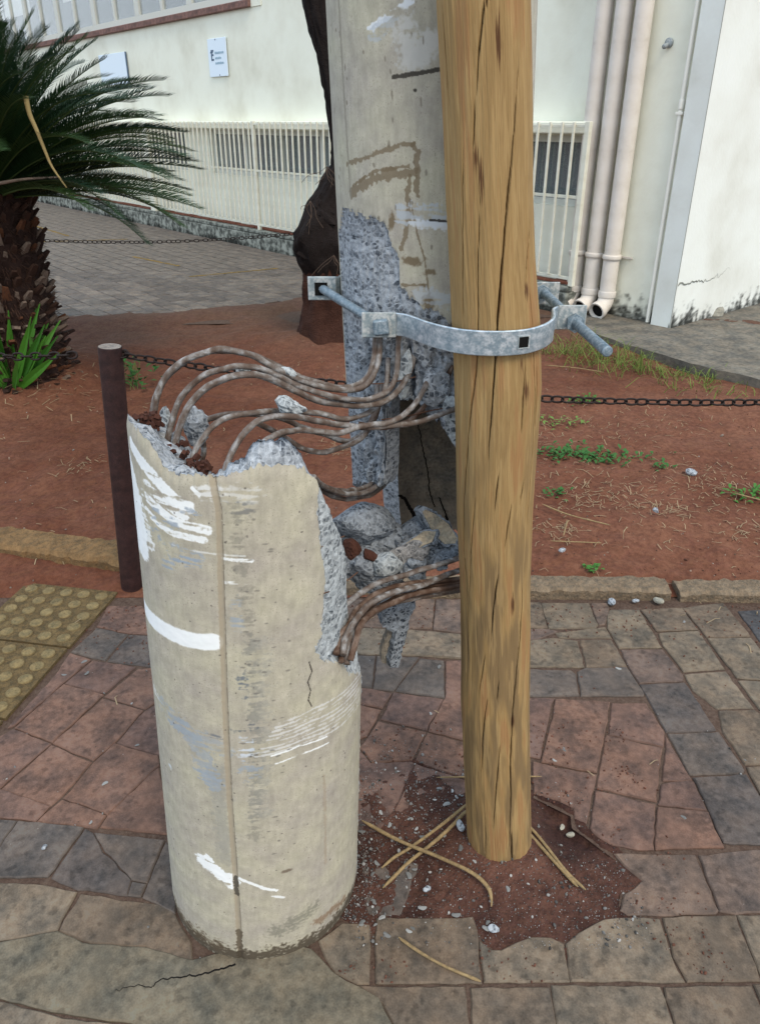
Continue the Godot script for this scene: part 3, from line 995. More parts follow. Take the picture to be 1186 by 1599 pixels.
func damp_strip(a: Vector3, b: Vector3, out: Vector3, h: float, sd: int) -> ArrayMesh:
	# mildew: a thin film, dense at the foot and eaten away upwards
	var pts := PackedVector3Array()
	var cols := PackedColorArray()
	var idx := PackedInt32Array()
	var len := a.distance_to(b)
	var n := maxi(12, int(len / 0.02))
	var rows := 36
	for k in n + 1:
		var t := float(k) / n
		var x := t * len
		for j in rows + 1:
			var y := h * 1.6 * j / rows
			pts.append(a.lerp(b, t) + out + Vector3(0, y, 0))
			var reach := h * (0.55 + 0.7 * nz(x * 2.2, sd, 0) + 0.5 * nz(x * 9.0, y * 2.0, sd))
			var d := (reach - y) / (h * 0.55) + 0.8 * nz(x * 16.0, y * 16.0, sd) + 0.5 * nz(x * 45.0, y * 45.0, sd)
			cols.append(Color(1, 1, 1, 0.85 * smoothstep(0.0, 1.3, d)))
	for k in n:
		for j in rows:
			var q := k * (rows + 1) + j
			idx.append_array([q, q + 1, q + rows + 2, q, q + rows + 2, q + rows + 1])
	return make_mesh(pts, PackedVector2Array(), [idx], true, cols)

func build_fence() -> void:
	var f := thing("fence", Vector3.ZERO, "off-white metal bar fence standing on the low dirty wall of the building", "fence")
	f.transform = wall_frame()
	var z := -0.035
	var xa := -14.0
	var xb := 4.03
	part("bottom_rail", box_mesh(Vector3(xa, 0.392, z - 0.012), Vector3(xb, 0.417, z + 0.012), 0.002), M.fence, f)
	part("middle_rail", box_mesh(Vector3(xa, 1.005, z - 0.010), Vector3(xb, 1.028, z + 0.010), 0.002), M.fence, f)
	part("top_rail", box_mesh(Vector3(xa, 1.505, z - 0.010), Vector3(xb, 1.525, z + 0.010), 0.002), M.fence, f)
	var bar := box_mesh(Vector3(-0.0085, 0.418, -0.0085), Vector3(0.0085, 1.540, 0.0085), 0.001)
	var post := box_mesh(Vector3(-0.022, 0.346, -0.02), Vector3(0.022, 1.545, 0.02), 0.003)
	var wide := box_mesh(Vector3(-0.075, 0.346, -0.03), Vector3(0.075, 1.50, 0.03), 0.004)
	var posts := [-10.9, -7.3, -0.72, 1.6, 4.03]
	for p: float in posts:
		part("post", post, M.fence, f, Transform3D(Basis(), Vector3(p, 0, z + 0.001)))
	part("post", wide, M.fence, f, Transform3D(Basis(), Vector3(-3.66, 0, z + 0.004)))
	posts.append(-3.66)
	var x := xb - 0.115
	while x > xa:
		var clear := true
		for p: float in posts:
			if absf(p - x) < (0.09 if p == -3.66 else 0.035):
				clear = false
		if clear:
			part("bar", bar, M.fence, f, Transform3D(Basis(Vector3(0, 0, 1), rng.randf_range(-0.004, 0.004)), Vector3(x, 0, z + 0.02)))
		x -= 0.115

func build_pipes(zf: float) -> void:
	var names := ["left", "middle", "right"]
	var labels := ["cream downpipe nearest the fence, leftmost of the three wall pipes", "cream downpipe in the middle of the three wall pipes", "cream downpipe rightmost of the three, beside the bare wall"]
	for k in 3:
		var sx: float = [3.965, 4.13, 4.295][k]
		var p := thing("drain_pipe", Vector3.ZERO, labels[k], "pipe", "thick downpipes on the wall")
		p.transform = wall_frame() * Transform3D(Basis(), Vector3(sx, 0, zf + 0.09))
		part("pipe", lathe([0.062, 0.30, 0.062, 7.0], 24), M.pipe, p)
		part("collar", lathe([0.062, 0.575, 0.072, 0.578, 0.074, 0.59, 0.074, 0.605, 0.070, 0.612, 0.062, 0.613], 24), M.pipe, p)
		part("socket", lathe([0.063, 0.285, 0.070, 0.288, 0.071, 0.33, 0.063, 0.335], 24), M.pipe, p)
		# elbow that opens towards the yard
		var el := PackedVector3Array()
		for j in 9:
			var a := j / 8.0 * 1.25
			el.append(Vector3(0, 0.30 - sin(a) * 0.105, (1.0 - cos(a)) * 0.105))
		el.append(el[8] + Vector3(0, -sin(0.32) * 0.05, cos(0.32) * 0.05))
		part("elbow", tube(el, func(_i, t, _a): return 0.062 if t < 0.86 else 0.07, 20, false), M.pipe, p)
		var en := el[el.size() - 1]
		part("mouth", lathe([0.0, -0.03, 0.055, -0.03, 0.056, -0.004, 0.070, 0.0, 0.071, -0.006], 20), M.pipe, p, Transform3D(Basis(Vector3.RIGHT, PI / 2 + 0.32), en))
		part("mouth_dark", lathe([0.0, 0.001, 0.053, 0.001], 20), M.hole, p, Transform3D(Basis(Vector3.RIGHT, PI / 2 + 0.32), en + Vector3(0, 0.008, -0.026)))
	var br := part("bracket", box_mesh(Vector3(-0.42, 0.585, -0.088), Vector3(0.13, 0.598, -0.068)), M.pipe, get_node("drain_pipe_002"))
	br.position = Vector3.ZERO
	var tp := thing("thin_pipe", Vector3.ZERO, "thin white conduit running down the wall at the building corner", "pipe")
	tp.transform = wall_frame() * Transform3D(Basis(), Vector3(4.655, 0, zf + 0.03))
	part("pipe", lathe([0.0155, 0.14, 0.0155, 7.0], 12), M.thin_pipe, tp)
	part("clip", box_mesh(Vector3(-0.028, 1.585, -0.03), Vector3(0.028, 1.605, 0.019), 0.003), M.thin_pipe, tp)
	part("coupling", lathe([0.016, 1.62, 0.021, 1.622, 0.021, 1.68, 0.016, 1.683], 12), M.thin_pipe, tp)
	var fx := thing("wall_fitting", Vector3.ZERO, "small grey round fitting fixed high on the wall beside the pipes", "fixture")
	fx.transform = wall_frame() * Transform3D(Basis(), Vector3(4.47, 2.03, zf))
	part("base_plate", lathe([0.0, 0.001, 0.032, 0.001, 0.032, 0.012, 0.026, 0.018, 0.0, 0.019], 16), M.zinc_pale, fx, Transform3D(Basis(Vector3.RIGHT, PI / 2), Vector3.ZERO))
	part("nozzle", lathe([0.012, 0.019, 0.012, 0.05, 0.016, 0.052, 0.016, 0.065, 0.0, 0.066], 12), M.zinc_pale, fx, Transform3D(Basis(Vector3.RIGHT, PI / 2 + 0.4), Vector3.ZERO))

func build_yard() -> void:
	var yard := Node3D.new()
	yard.name = "yard_paving"
	add_child(yard)
	structure(yard)
	var bed := Soup.new()
	bed.quad(Vector3(-12, 0.112, -5.2), Vector3(-12, 0.112, -26), Vector3(8, 0.112, -26), Vector3(8, 0.112, -6.9))
	part("joint_bed", soup_mesh(bed), M.joint, yard)
	var fr := wall_frame()
	var meshes := [box_mesh(Vector3(-0.143, 0, -0.0715), Vector3(0.143, 0.012, 0.0715), 0.004), box_mesh(Vector3(-0.142, 0, -0.0705), Vector3(0.143, 0.0125, 0.0725), 0.005)]
	var many := Soup.new()
	var spots := []
	for r in range(0, 43):
		for q in range(-46, 19):
			var lx := q * 0.295 + (0.147 if r % 2 == 0 else 0.0)
			var lz := 0.08 + r * 0.1515
			var p := fr * Vector3(lx, 0.1125, lz)
			var edge := yard_edge(p.x) + 0.02
			if -p.z < edge or p.x < -0.62 * -p.z - 0.9 or p.x > 1.7:
				continue
			spots.append([-p.z, Transform3D(Basis(fr.basis.x, fr.basis.y, fr.basis.z) * Basis(Vector3(rng.randf() - 0.5, 0, rng.randf() - 0.5).normalized(), 0.006), p)])
	spots.sort_custom(func(a, b): return a[0] < b[0])
	for k in spots.size():
		if k < 290:
			part("paver", meshes[k % 2], M.yard[rng.randi() % 4], yard, spots[k][1])
		else:
			many.box(Vector3(-0.1425, 0, -0.0705), Vector3(0.1425, 0.012, 0.0705), spots[k][1])
	if many.v.size() > 0:
		stuff(part("far_pavers", soup_mesh(many), M.yard[0], yard))
	# thin worn yellow lines
	for l in [[Vector2(-5.9, 13.2), Vector2(-4.3, 11.2)], [Vector2(-4.6, 10.6), Vector2(-3.4, 10.9)], [Vector2(-1.95, 8.1), Vector2(-1.1, 8.6)], [Vector2(-2.9, 9.4), Vector2(-2.2, 8.75)]]:
		var a := Vector3(l[0].x, 0.1275, -l[0].y)
		var b := Vector3(l[1].x, 0.1275, -l[1].y)
		var path := PackedVector3Array()
		for k in 30:
			path.append(a.lerp(b, k / 29.0) + Vector3(0, 0, 0.02 * nz(k * 0.3, 4, 2)))
		part("painted_line", ribbon(path, Vector3.UP, func(t): return 0.055 * (0.7 + 0.5 * nz(t * 14.0, 1, 1))), M.yellow_paint, yard)
	# grey concrete apron at the right
	var apron := [Vector2(1.25, 7.6), Vector2(1.42, 6.35), Vector2(1.62, 5.65), Vector2(1.85, 5.2), Vector2(2.15, 4.75), Vector2(2.5, 4.42), Vector2(3.2, 3.95), Vector2(4.6, 3.3), Vector2(8.0, 5.0), Vector2(6.0, 12.0)]
	var fine := PackedVector2Array()
	for k in apron.size():
		var a: Vector2 = apron[k]
		var b: Vector2 = apron[(k + 1) % apron.size()]
		for j in 8:
			var q := a.lerp(b, j / 8.0)
			fine.append(q + Vector2(nz(q.x * 4, 0, q.y * 4), nz(q.x * 4, 6, q.y * 4)) * 0.05)
	var s := Soup.new()
	var t := Geometry2D.triangulate_polygon(fine)
	for k in range(0, t.size(), 3):
		var v := []
		for j in 3:
			var q := fine[t[k + j]]
			v.append(Vector3(q.x, 0.135, -q.y))
		if (v[2] - v[0]).cross(v[1] - v[0]).y > 0:
			s.tri(v[0], v[1], v[2])
		else:
			s.tri(v[0], v[2], v[1])
	for k in fine.size():
		var a := fine[k]
		var b := fine[(k + 1) % fine.size()]
		s.quad(Vector3(a.x, 0.02, -a.y), Vector3(a.x, 0.135, -a.y), Vector3(b.x, 0.135, -b.y), Vector3(b.x, 0.02, -b.y))
	structure(part("concrete_apron", soup_mesh(s), M.slab, self))

# ------------------------------------------------------------------ kerbs
func build_kerbs() -> void:
	kerb(Vector3(-1.62, 0, -2.665), Vector3(-0.985, 0, -2.513), 0.062, 0.15, M.kerb_yellow, "yellowish concrete kerb block on the left, ending at the rusty bollard")
	kerb(Vector3(-2.6, 0, -2.90), Vector3(-1.635, 0, -2.668), 0.058, 0.15, M.kerb_yellow, "yellowish concrete kerb block at the far left edge of the pavement")
	kerb(Vector3(-0.80, 0, -2.42), Vector3(0.13, 0, -2.36), 0.042, 0.095, M.kerb, "worn low kerb block behind the broken stump")
	kerb(Vector3(0.145, 0, -2.358), Vector3(1.055, 0, -2.343), 0.042, 0.095, M.kerb, "worn low kerb block right of the timber post")
	kerb(Vector3(1.085, 0, -2.335), Vector3(2.2, 0, -2.30), 0.036, 0.10, M.kerb, "worn low kerb block at the right edge, past the gap")

func kerb(a: Vector3, b: Vector3, h: float, w: float, m: Material, label: String) -> void:
	var dir := (b - a).normalized()
	var back := dir.cross(Vector3.UP).normalized()
	if back.z > 0:
		back = -back
	var n := int(a.distance_to(b) / 0.02)
	var prof := [[0.0, -0.03], [0.0, h * 0.72], [0.012, h * 0.95], [0.03, h], [w * 0.5, h * 1.04], [w - 0.012, h], [w, h * 0.7], [w, -0.03]]
	var pts := PackedVector3Array()
	var idx := PackedInt32Array()
	var rows := prof.size()
	for i in n + 1:
		var t := float(i) / n
		var endf := minf(1.0, minf(t, 1.0 - t) * n / 3.0)
		for r in rows:
			var p := a.lerp(b, t)
			var e := 0.010 * nz(p.x * 18.0, r * 2.0, p.z * 18.0) + 0.006 * nz(p.x * 60.0, r * 2.0, p.z * 60.0)
			p += back * (prof[r][0] + e) + Vector3(0, prof[r][1] * lerpf(0.75, 1.0, endf) + e * 0.6, 0)
			pts.append(p)
	for i in n:
		for r in rows - 1:
			var q := i * rows + r
			idx.append_array([q, q + 1, q + rows + 1, q, q + rows + 1, q + rows])
	for e in [0, n]:
		for r in range(1, rows - 1):
			if e == 0:
				idx.append_array([e * rows, e * rows + r + 1, e * rows + r])
			else:
				idx.append_array([e * rows, e * rows + r, e * rows + r + 1])
	var o := part("kerb_block", make_mesh(pts, PackedVector2Array(), [idx], false), m, self)
	tag(o, label, "kerb", "kerb blocks between pavement and soil")

func build_tactile_tiles() -> void:
	# two and a bit worn yellow warning tiles with round studs
	var ux := Vector3(0.0686, 0, 0.0122)
	var uz := Vector3(-0.0112, 0, 0.0632)
	var dome := lathe([0.0225, -0.001, 0.0220, 0.004, 0.0190, 0.0062, 0.0, 0.0066], 18)
	var corner := Vector3(-1.022, 0, -2.053)
	var labels := ["worn yellow stud tile half covered by soil, nearest the bollard", "worn yellow stud tile at the left edge, in front of the soiled one", "worn yellow stud tile at the bottom of the row, mostly out of view"]
	for k in 3:
		# the corner is the front right one; rows run back and to the left
		var c := corner + uz * 5.3 * k + Vector3(-0.004, 0, 0.004) * k
		var t := thing("tactile_tile", c, labels[k], "paving tile", "yellow studded warning tiles")
		var d := ux * 5.22
		var e := -uz * 5.22
		var s := Soup.new()
		var p := [Vector3.ZERO, e, e - d, -d]
		var y1 := Vector3(0, 0.006, 0)
		s.quad(p[3] + y1, p[2] + y1, p[1] + y1, p[0] + y1)
		for q in 4:
			var a: Vector3 = p[q]
			var b: Vector3 = p[(q + 1) % 4]
			s.quad(b + Vector3(0, -0.02, 0), b + y1, a + y1, a + Vector3(0, -0.02, 0))
		part("plate", soup_mesh(s), M.tactile_base, t)
		for i in 5:
			for j in 5:
				var at := -ux * (0.61 + i) - uz * (0.61 + j) + y1
				part("stud", dome, M.tactile, t, Transform3D(Basis().scaled(Vector3(1, rng.randf_range(0.75, 1.0), 1)), at))

# ------------------------------------------------------------------ painted concrete
func seg_dist(p: Vector2, a: Vector2, b: Vector2) -> Vector2:
	var ab := b - a
	var t := clampf((p - a).dot(ab) / maxf(ab.length_squared(), 1e-9), 0.0, 1.0)
	return Vector2(p.distance_to(a + ab * t), t)

class Canvas:
	# a picture of the pole's surface: x is the angle in degrees, y the height in metres
	var w: int
	var h: int
	var data := PackedByteArray()
	var y0: float
	var y1: float
	var rad: float
	var na: PackedByteArray
	var nb: PackedByteArray
	var nc: PackedByteArray
	func px(th: float) -> float:
		return (th / 360.0 + 0.5) * w
	func py(y: float) -> float:
		return (y1 - y) / (y1 - y0) * h
	func put(i: int, c: Color, a: float) -> void:
		data[i * 3] = int(lerpf(data[i * 3], c.r * 255.0, a))
		data[i * 3 + 1] = int(lerpf(data[i * 3 + 1], c.g * 255.0, a))
		data[i * 3 + 2] = int(lerpf(data[i * 3 + 2], c.b * 255.0, a))

func stroke(cv: Canvas, p: Array, width: float, c: Color, cover := 0.95, ragged := 0.3, streaky := 0.0, soft := 0.22) -> void:
	# p: theta, height pairs; width in metres; noise eats the edges; streaky breaks it up along the brush
	var pts := PackedVector2Array()
	for k in range(0, p.size(), 2):
		pts.append(Vector2(deg_to_rad(p[k]) * cv.rad, p[k + 1]))
	var lo := pts[0]
	var hi := pts[0]
	for q in pts:
		lo = lo.min(q)
		hi = hi.max(q)
	lo -= Vector2(width, width) * 0.8
	hi += Vector2(width, width) * 0.8
	var x0 := clampi(int(cv.px(rad_to_deg(lo.x / cv.rad))), 0, cv.w - 1)
	var x1 := clampi(int(cv.px(rad_to_deg(hi.x / cv.rad))) + 1, 0, cv.w - 1)
	var r0 := clampi(int(cv.py(hi.y)), 0, cv.h - 1)
	var r1 := clampi(int(cv.py(lo.y)) + 1, 0, cv.h - 1)
	for r in range(r0, r1 + 1):
		var y := cv.y1 - (r + 0.5) / cv.h * (cv.y1 - cv.y0)
		for x in range(x0, x1 + 1):
			var th := ((x + 0.5) / cv.w - 0.5) * TAU
			var q := Vector2(th * cv.rad, y)
			var d := 1e9
			for k in pts.size() - 1:
				d = minf(d, seg_dist(q, pts[k], pts[k + 1]).x)
			var i := r * cv.w + x
			var n1 := (cv.na[(r % 512) * 512 + x % 512] * 0.45 + cv.nc[(r % 512) * 512 + x % 512] * 0.55) / 255.0 - 0.5
			var n2 := cv.nb[(r * 4 % 512) * 512 + (x / 3) % 512] / 255.0 - 0.5
			var e := 1.0 - d / (width * 0.5) + n1 * ragged * 2.0
			var a := smoothstep(0.0, soft, e)
			if streaky > 0.0:
				a *= smoothstep(-0.12, 0.1, n2 + n1 * 0.6 + (1.0 - streaky) * 0.5 - 0.15)
			if a > 0.01:
				cv.put(i, c, a * cover)

func blotch(cv: Canvas, th: float, y: float, rx: float, ry: float, c: Color, cover: float, lines := false) -> void:
	var x0 := clampi(int(cv.px(th - rad_to_deg(rx / cv.rad) * 1.5)), 0, cv.w - 1)
	var x1 := clampi(int(cv.px(th + rad_to_deg(rx / cv.rad) * 1.5)), 0, cv.w - 1)
	for r in range(clampi(int(cv.py(y + ry * 1.5)), 0, cv.h - 1), clampi(int(cv.py(y - ry * 1.5)), 0, cv.h - 1) + 1):
		var yy := cv.y1 - (r + 0.5) / cv.h * (cv.y1 - cv.y0)
		for x in range(x0, x1 + 1):
			var t := ((x + 0.5) / cv.w - 0.5) * 360.0
			var d := Vector2(deg_to_rad(t - th) * cv.rad / rx, (yy - y) / ry).length()
			var n1 := (cv.na[(r % 512) * 512 + x % 512] * 0.45 + cv.nc[(r % 512) * 512 + x % 512] * 0.55) / 255.0 - 0.5
			var n2 := cv.nb[(r * 5 % 512) * 512 + (x / 2) % 512] / 255.0 - 0.5
			var a := smoothstep(0.0, 0.5, 1.0 - d + n1 * 1.3)
			if lines:
				a *= smoothstep(-0.05, 0.12, n2 + n1 * 0.5)
			if a > 0.01:
				cv.put(r * cv.w + x, c, a * cover)

func concrete_canvas(w: int, h: int, y0: float, y1: float, rad: float, base: Color) -> Canvas:
	var cv := Canvas.new()
	cv.w = w
	cv.h = h
	cv.y0 = y0
	cv.y1 = y1
	cv.rad = rad
	cv.na = nbytes(512, 0.035, 31, 5)
	cv.nb = nbytes(512, 0.02, 33, 4)
	cv.nc = nbytes(512, 0.11, 37, 3)
	var gr := nbytes(512, 0.25, 35, 2)
	cv.data.resize(w * h * 3)
	for r in h:
		for x in w:
			var i := r * w + x
			var a := cv.na[(r % 512) * 512 + x % 512] / 255.0 - 0.5
			var b := cv.nb[((r / 2) % 512) * 512 + (x / 2) % 512] / 255.0 - 0.5
			var g := gr[(r % 512) * 512 + (x * 2) % 512] / 255.0 - 0.5
			var v := 1.0 + a * 0.13 + b * 0.11 + g * 0.10 + (cv.nc[((r / 5) % 512) * 512 + x % 512] / 255.0 - 0.5) * 0.09
			if g > 0.27 and a > 0.04:
				v *= 0.80
			cv.data[i * 3] = clampi(int(base.r * 255.0 * v), 0, 255)
			cv.data[i * 3 + 1] = clampi(int(base.g * 255.0 * (v + b * 0.015)), 0, 255)
			cv.data[i * 3 + 2] = clampi(int(base.b * 255.0 * (v - b * 0.05)), 0, 255)
	return cv

func canvas_material(cv: Canvas) -> StandardMaterial3D:
	var hb := PackedByteArray()
	hb.resize(512 * 512)
	for k in 512 * 512:
		hb[k] = int(cv.na[k] * 0.5 + cv.nc[k] * 0.5)
	var m := mat(Color.WHITE, 0.88, rgb_texture(cv.w, cv.h, cv.data), 0.0, grey_texture(512, 512, hb), 0.12)
	m.texture_repeat = false
	return m

func stump_texture() -> StandardMaterial3D:
	var cv := concrete_canvas(1024, 1024, 0.0, 1.15, 0.2, Color(0.658, 0.632, 0.568))
	var white := Color(0.90, 0.91, 0.91)
	var blue := Color(0.56, 0.60, 0.645)
	var dark := Color(0.36, 0.355, 0.33)
	var paint_grey := Color(0.52, 0.52, 0.50)
	# grey bloom beside the mould seam
	stroke(cv, [1.0, 1.05, 4.0, 0.9, 6.5, 0.75, 6.0, 0.54, 4.0, 0.36], 0.030, dark, 0.32, 1.3, 0.55, 0.9)
	stroke(cv, [8.0, 0.80, 9.0, 0.6, 7.0, 0.42], 0.055, paint_grey, 0.40, 1.2, 0.4, 0.9)
	stroke(cv, [-14.0, 0.52, -13.0, 0.40, -12.0, 0.30], 0.06, paint_grey, 0.45, 0.9, 0.0, 0.9)
	# the painted ring, the chevrons above it and the daubs below
	stroke(cv, [-140.0, 0.79, -75.0, 0.79, -59.0, 0.791, -43.0, 0.794, -29.0, 0.794, -17.0, 0.797, -11.5, 0.801], 0.036, white, 0.97, 0.10)
	stroke(cv, [-75.0, 1.08, -64.0, 1.04, -58.0, 0.98, -56.0, 0.93], 0.055, white, 0.95, 0.25)
	stroke(cv, [-95.0, 1.06, -80.0, 1.0, -68.0, 0.95], 0.10, white, 0.95, 0.2)
	stroke(cv, [-60.0, 1.105, -48.0, 1.088, -38.0, 1.072, -28.0, 1.050, -20.0, 1.038], 0.026, white, 0.95, 0.35, 0.15)
	stroke(cv, [-46.0, 1.055, -36.0, 1.040, -22.0, 1.022], 0.020, white, 0.9, 0.5, 0.5)
	stroke(cv, [-50.0, 1.035, -40.0, 1.025, -28.0, 1.010, -11.0, 1.004], 0.018, white, 0.92, 0.3, 0.2)
	stroke(cv, [-48.0, 1.01, -38.0, 0.995, -30.0, 0.988, -13.0, 0.987], 0.013, white, 0.9, 0.45, 0.4)
	stroke(cv, [-56.0, 1.02, -50.0, 0.98, -47.0, 0.95], 0.03, white, 0.8, 0.7, 0.5)
	for k in 9:
		blotch(cv, rng.randf_range(-52, -14), rng.randf_range(0.94, 1.06), rng.randf_range(0.01, 0.03), rng.randf_range(0.006, 0.014), blue, 0.8, true)
	stroke(cv, [-17.0, 1.071, -14.0, 1.062], 0.008, white, 0.95, 0.2)
	# lime bloom under the broken lip
	blotch(cv, -10.0, 1.067, 0.03, 0.016, Color(0.83, 0.83, 0.82), 0.85, true)
	blotch(cv, 4.0, 1.062, 0.045, 0.024, Color(0.80, 0.80, 0.79), 0.6, true)
	blotch(cv, 3.0, 1.040, 0.04, 0.014, Color(0.42, 0.42, 0.41), 0.7, true)
	blotch(cv, -24.0, 0.955, 0.045, 0.02, blue, 0.75, true)
	blotch(cv, -34.0, 0.925, 0.018, 0.016, blue, 0.8, true)
	blotch(cv, 0.0, 0.85, 0.014, 0.045, blue, 0.7, true)
	blotch(cv, 1.6, 0.715, 0.012, 0.03, Color(0.36, 0.39, 0.43), 0.75, true)
	stroke(cv, [-5.0, 0.957, 8.0, 0.953], 0.007, white, 0.85, 0.5, 0.3)
	stroke(cv, [-5.0, 0.915, 5.5, 0.914], 0.006, white, 0.8, 0.5, 0.3)
	stroke(cv, [-30.0, 0.968, 5.0, 0.962], 0.004, white, 0.5, 0.9, 0.5)
	# scuff ring lower down
	stroke(cv, [-62.0, 0.62, -50.0, 0.615], 0.02, white, 0.5, 0.9, 0.5)
	stroke(cv, [-50.0, 0.612, -40.0, 0.605, -30.0, 0.595, -24.0, 0.565, -20.0, 0.52, -17.0, 0.49], 0.042, blue, 0.55, 0.9, 0.35)
	stroke(cv, [-40.0, 0.60, -22.0, 0.590, -10.0, 0.57], 0.035, blue, 0.45, 1.0, 0.5)
	blotch(cv, -20.0, 0.505, 0.035, 0.03, blue, 0.7, true)
	blotch(cv, 1.5, 0.575, 0.02, 0.035, Color(0.76, 0.79, 0.83), 0.85, true)
	blotch(cv, 3.0, 0.525, 0.024, 0.028, blue, 0.75, true)
	blotch(cv, 0.0, 0.625, 0.03, 0.012, Color(0.36, 0.38, 0.40), 0.75, true)
	blotch(cv, -14.0, 0.60, 0.016, 0.006, Color(0.38, 0.40, 0.43), 0.7, true)
	for k in 9:
		var y := 0.555 + k * 0.0085
		stroke(cv, [6.0 + k * 1.5, y + 0.004, 30.0 + k, y + 0.010, 55.0 + k * 2.0, y - 0.004, 80.0, y - 0.014], 0.0045, Color(0.82, 0.82, 0.82), 0.65, 1.1, 0.45)
	stroke(cv, [14.0, 0.556, 28.0, 0.562, 45.0, 0.551], 0.004, white, 0.9, 0.5, 0.15)
	stroke(cv, [16.0, 0.536, 28.0, 0.542, 46.0, 0.534], 0.004, white, 0.85, 0.5, 0.2)
	blotch(cv, -48.0, 0.47, 0.008, 0.008, Color(0.75, 0.77, 0.78), 0.9)
	# daubs of white near the foot
	stroke(cv, [-27.0, 0.272, -21.0, 0.262, -15.0, 0.250, -9.3, 0.243], 0.034, white, 0.95, 0.55, 0.12)
	stroke(cv, [-23.0, 0.285, -14.0, 0.245, -9.5, 0.226], 0.022, white, 0.95, 0.5, 0.2)
	stroke(cv, [-6.0, 0.249, 3.0, 0.232, 8.0, 0.218, 14.0, 0.208], 0.009, white, 0.9, 0.6, 0.15)
	stroke(cv, [12.0, 0.194, 18.0, 0.182], 0.006, white, 0.8, 0.6, 0.4)
	blotch(cv, 20.0, 0.255, 0.016, 0.006, Color(0.40, 0.35, 0.30), 0.8)
	# rust-brown run, mould seam and dirt at the foot
	stroke(cv, [43.0, 0.46, 44.0, 0.30, 44.0, 0.22], 0.007, Color(0.56, 0.49, 0.41), 0.35, 1.3, 0.2)
	stroke(cv, [-8.4, 1.10, -5.6, 1.04, -6.7, 0.874, -7.9, 0.682, -8.4, 0.462, -7.5, 0.206, -7.5, 0.0], 0.011, Color(0.60, 0.555, 0.48), 0.8, 0.35)
	stroke(cv, [-6.9, 1.10, -4.1, 1.04, -5.2, 0.874, -6.4, 0.682, -6.9, 0.462, -6.0, 0.206, -6.0, 0.0], 0.0025, Color(0.42, 0.385, 0.33), 0.6, 0.9)
	stroke(cv, [-7.3, 0.25, -7.3, 0.20], 0.010, Color(0.27, 0.25, 0.22), 0.8, 0.9)
	stroke(cv, [-7.3, 0.09, -7.3, 0.0], 0.014, Color(0.30, 0.26, 0.21), 0.7, 0.9)
	stroke(cv, [-180.0, 0.012, 180.0, 0.012], 0.060, Color(0.27, 0.235, 0.19), 0.85, 1.2, 0.0, 0.7)
	stroke(cv, [-60.0, 0.03, -20.0, 0.03], 0.05, Color(0.33, 0.28, 0.22), 0.6, 1.2, 0.0, 0.8)
	stroke(cv, [14.0, 0.085, 24.0, 0.095, 34.0, 0.11], 0.05, Color(0.40, 0.395, 0.35), 0.55, 1.2, 0.2, 0.9)
	stroke(cv, [38.0, 0.065, 60.0, 0.05], 0.03, Color(0.42, 0.31, 0.22), 0.55, 1.2, 0.2, 0.9)
	stroke(cv, [34.0, 0.738, 35.6, 0.716, 33.2, 0.697, 34.8, 0.676, 33.4, 0.658, 35.4, 0.640], 0.0024, Color(0.2, 0.18, 0.16), 0.9, 0.7)
	for k in 190:
		var th := rng.randf_range(-75, 95)
		blotch(cv, th, rng.randf_range(0.05, 1.08), rng.randf_range(0.0008, 0.0028), rng.randf_range(0.0008, 0.0024), Color(0.33, 0.31, 0.29), 0.75)
	for k in 60:
		blotch(cv, rng.randf_range(0, 26), rng.randf_range(0.3, 1.05), rng.randf_range(0.002, 0.007), rng.randf_range(0.0015, 0.003), Color(0.40, 0.385, 0.36), 0.6)
	return canvas_material(cv)

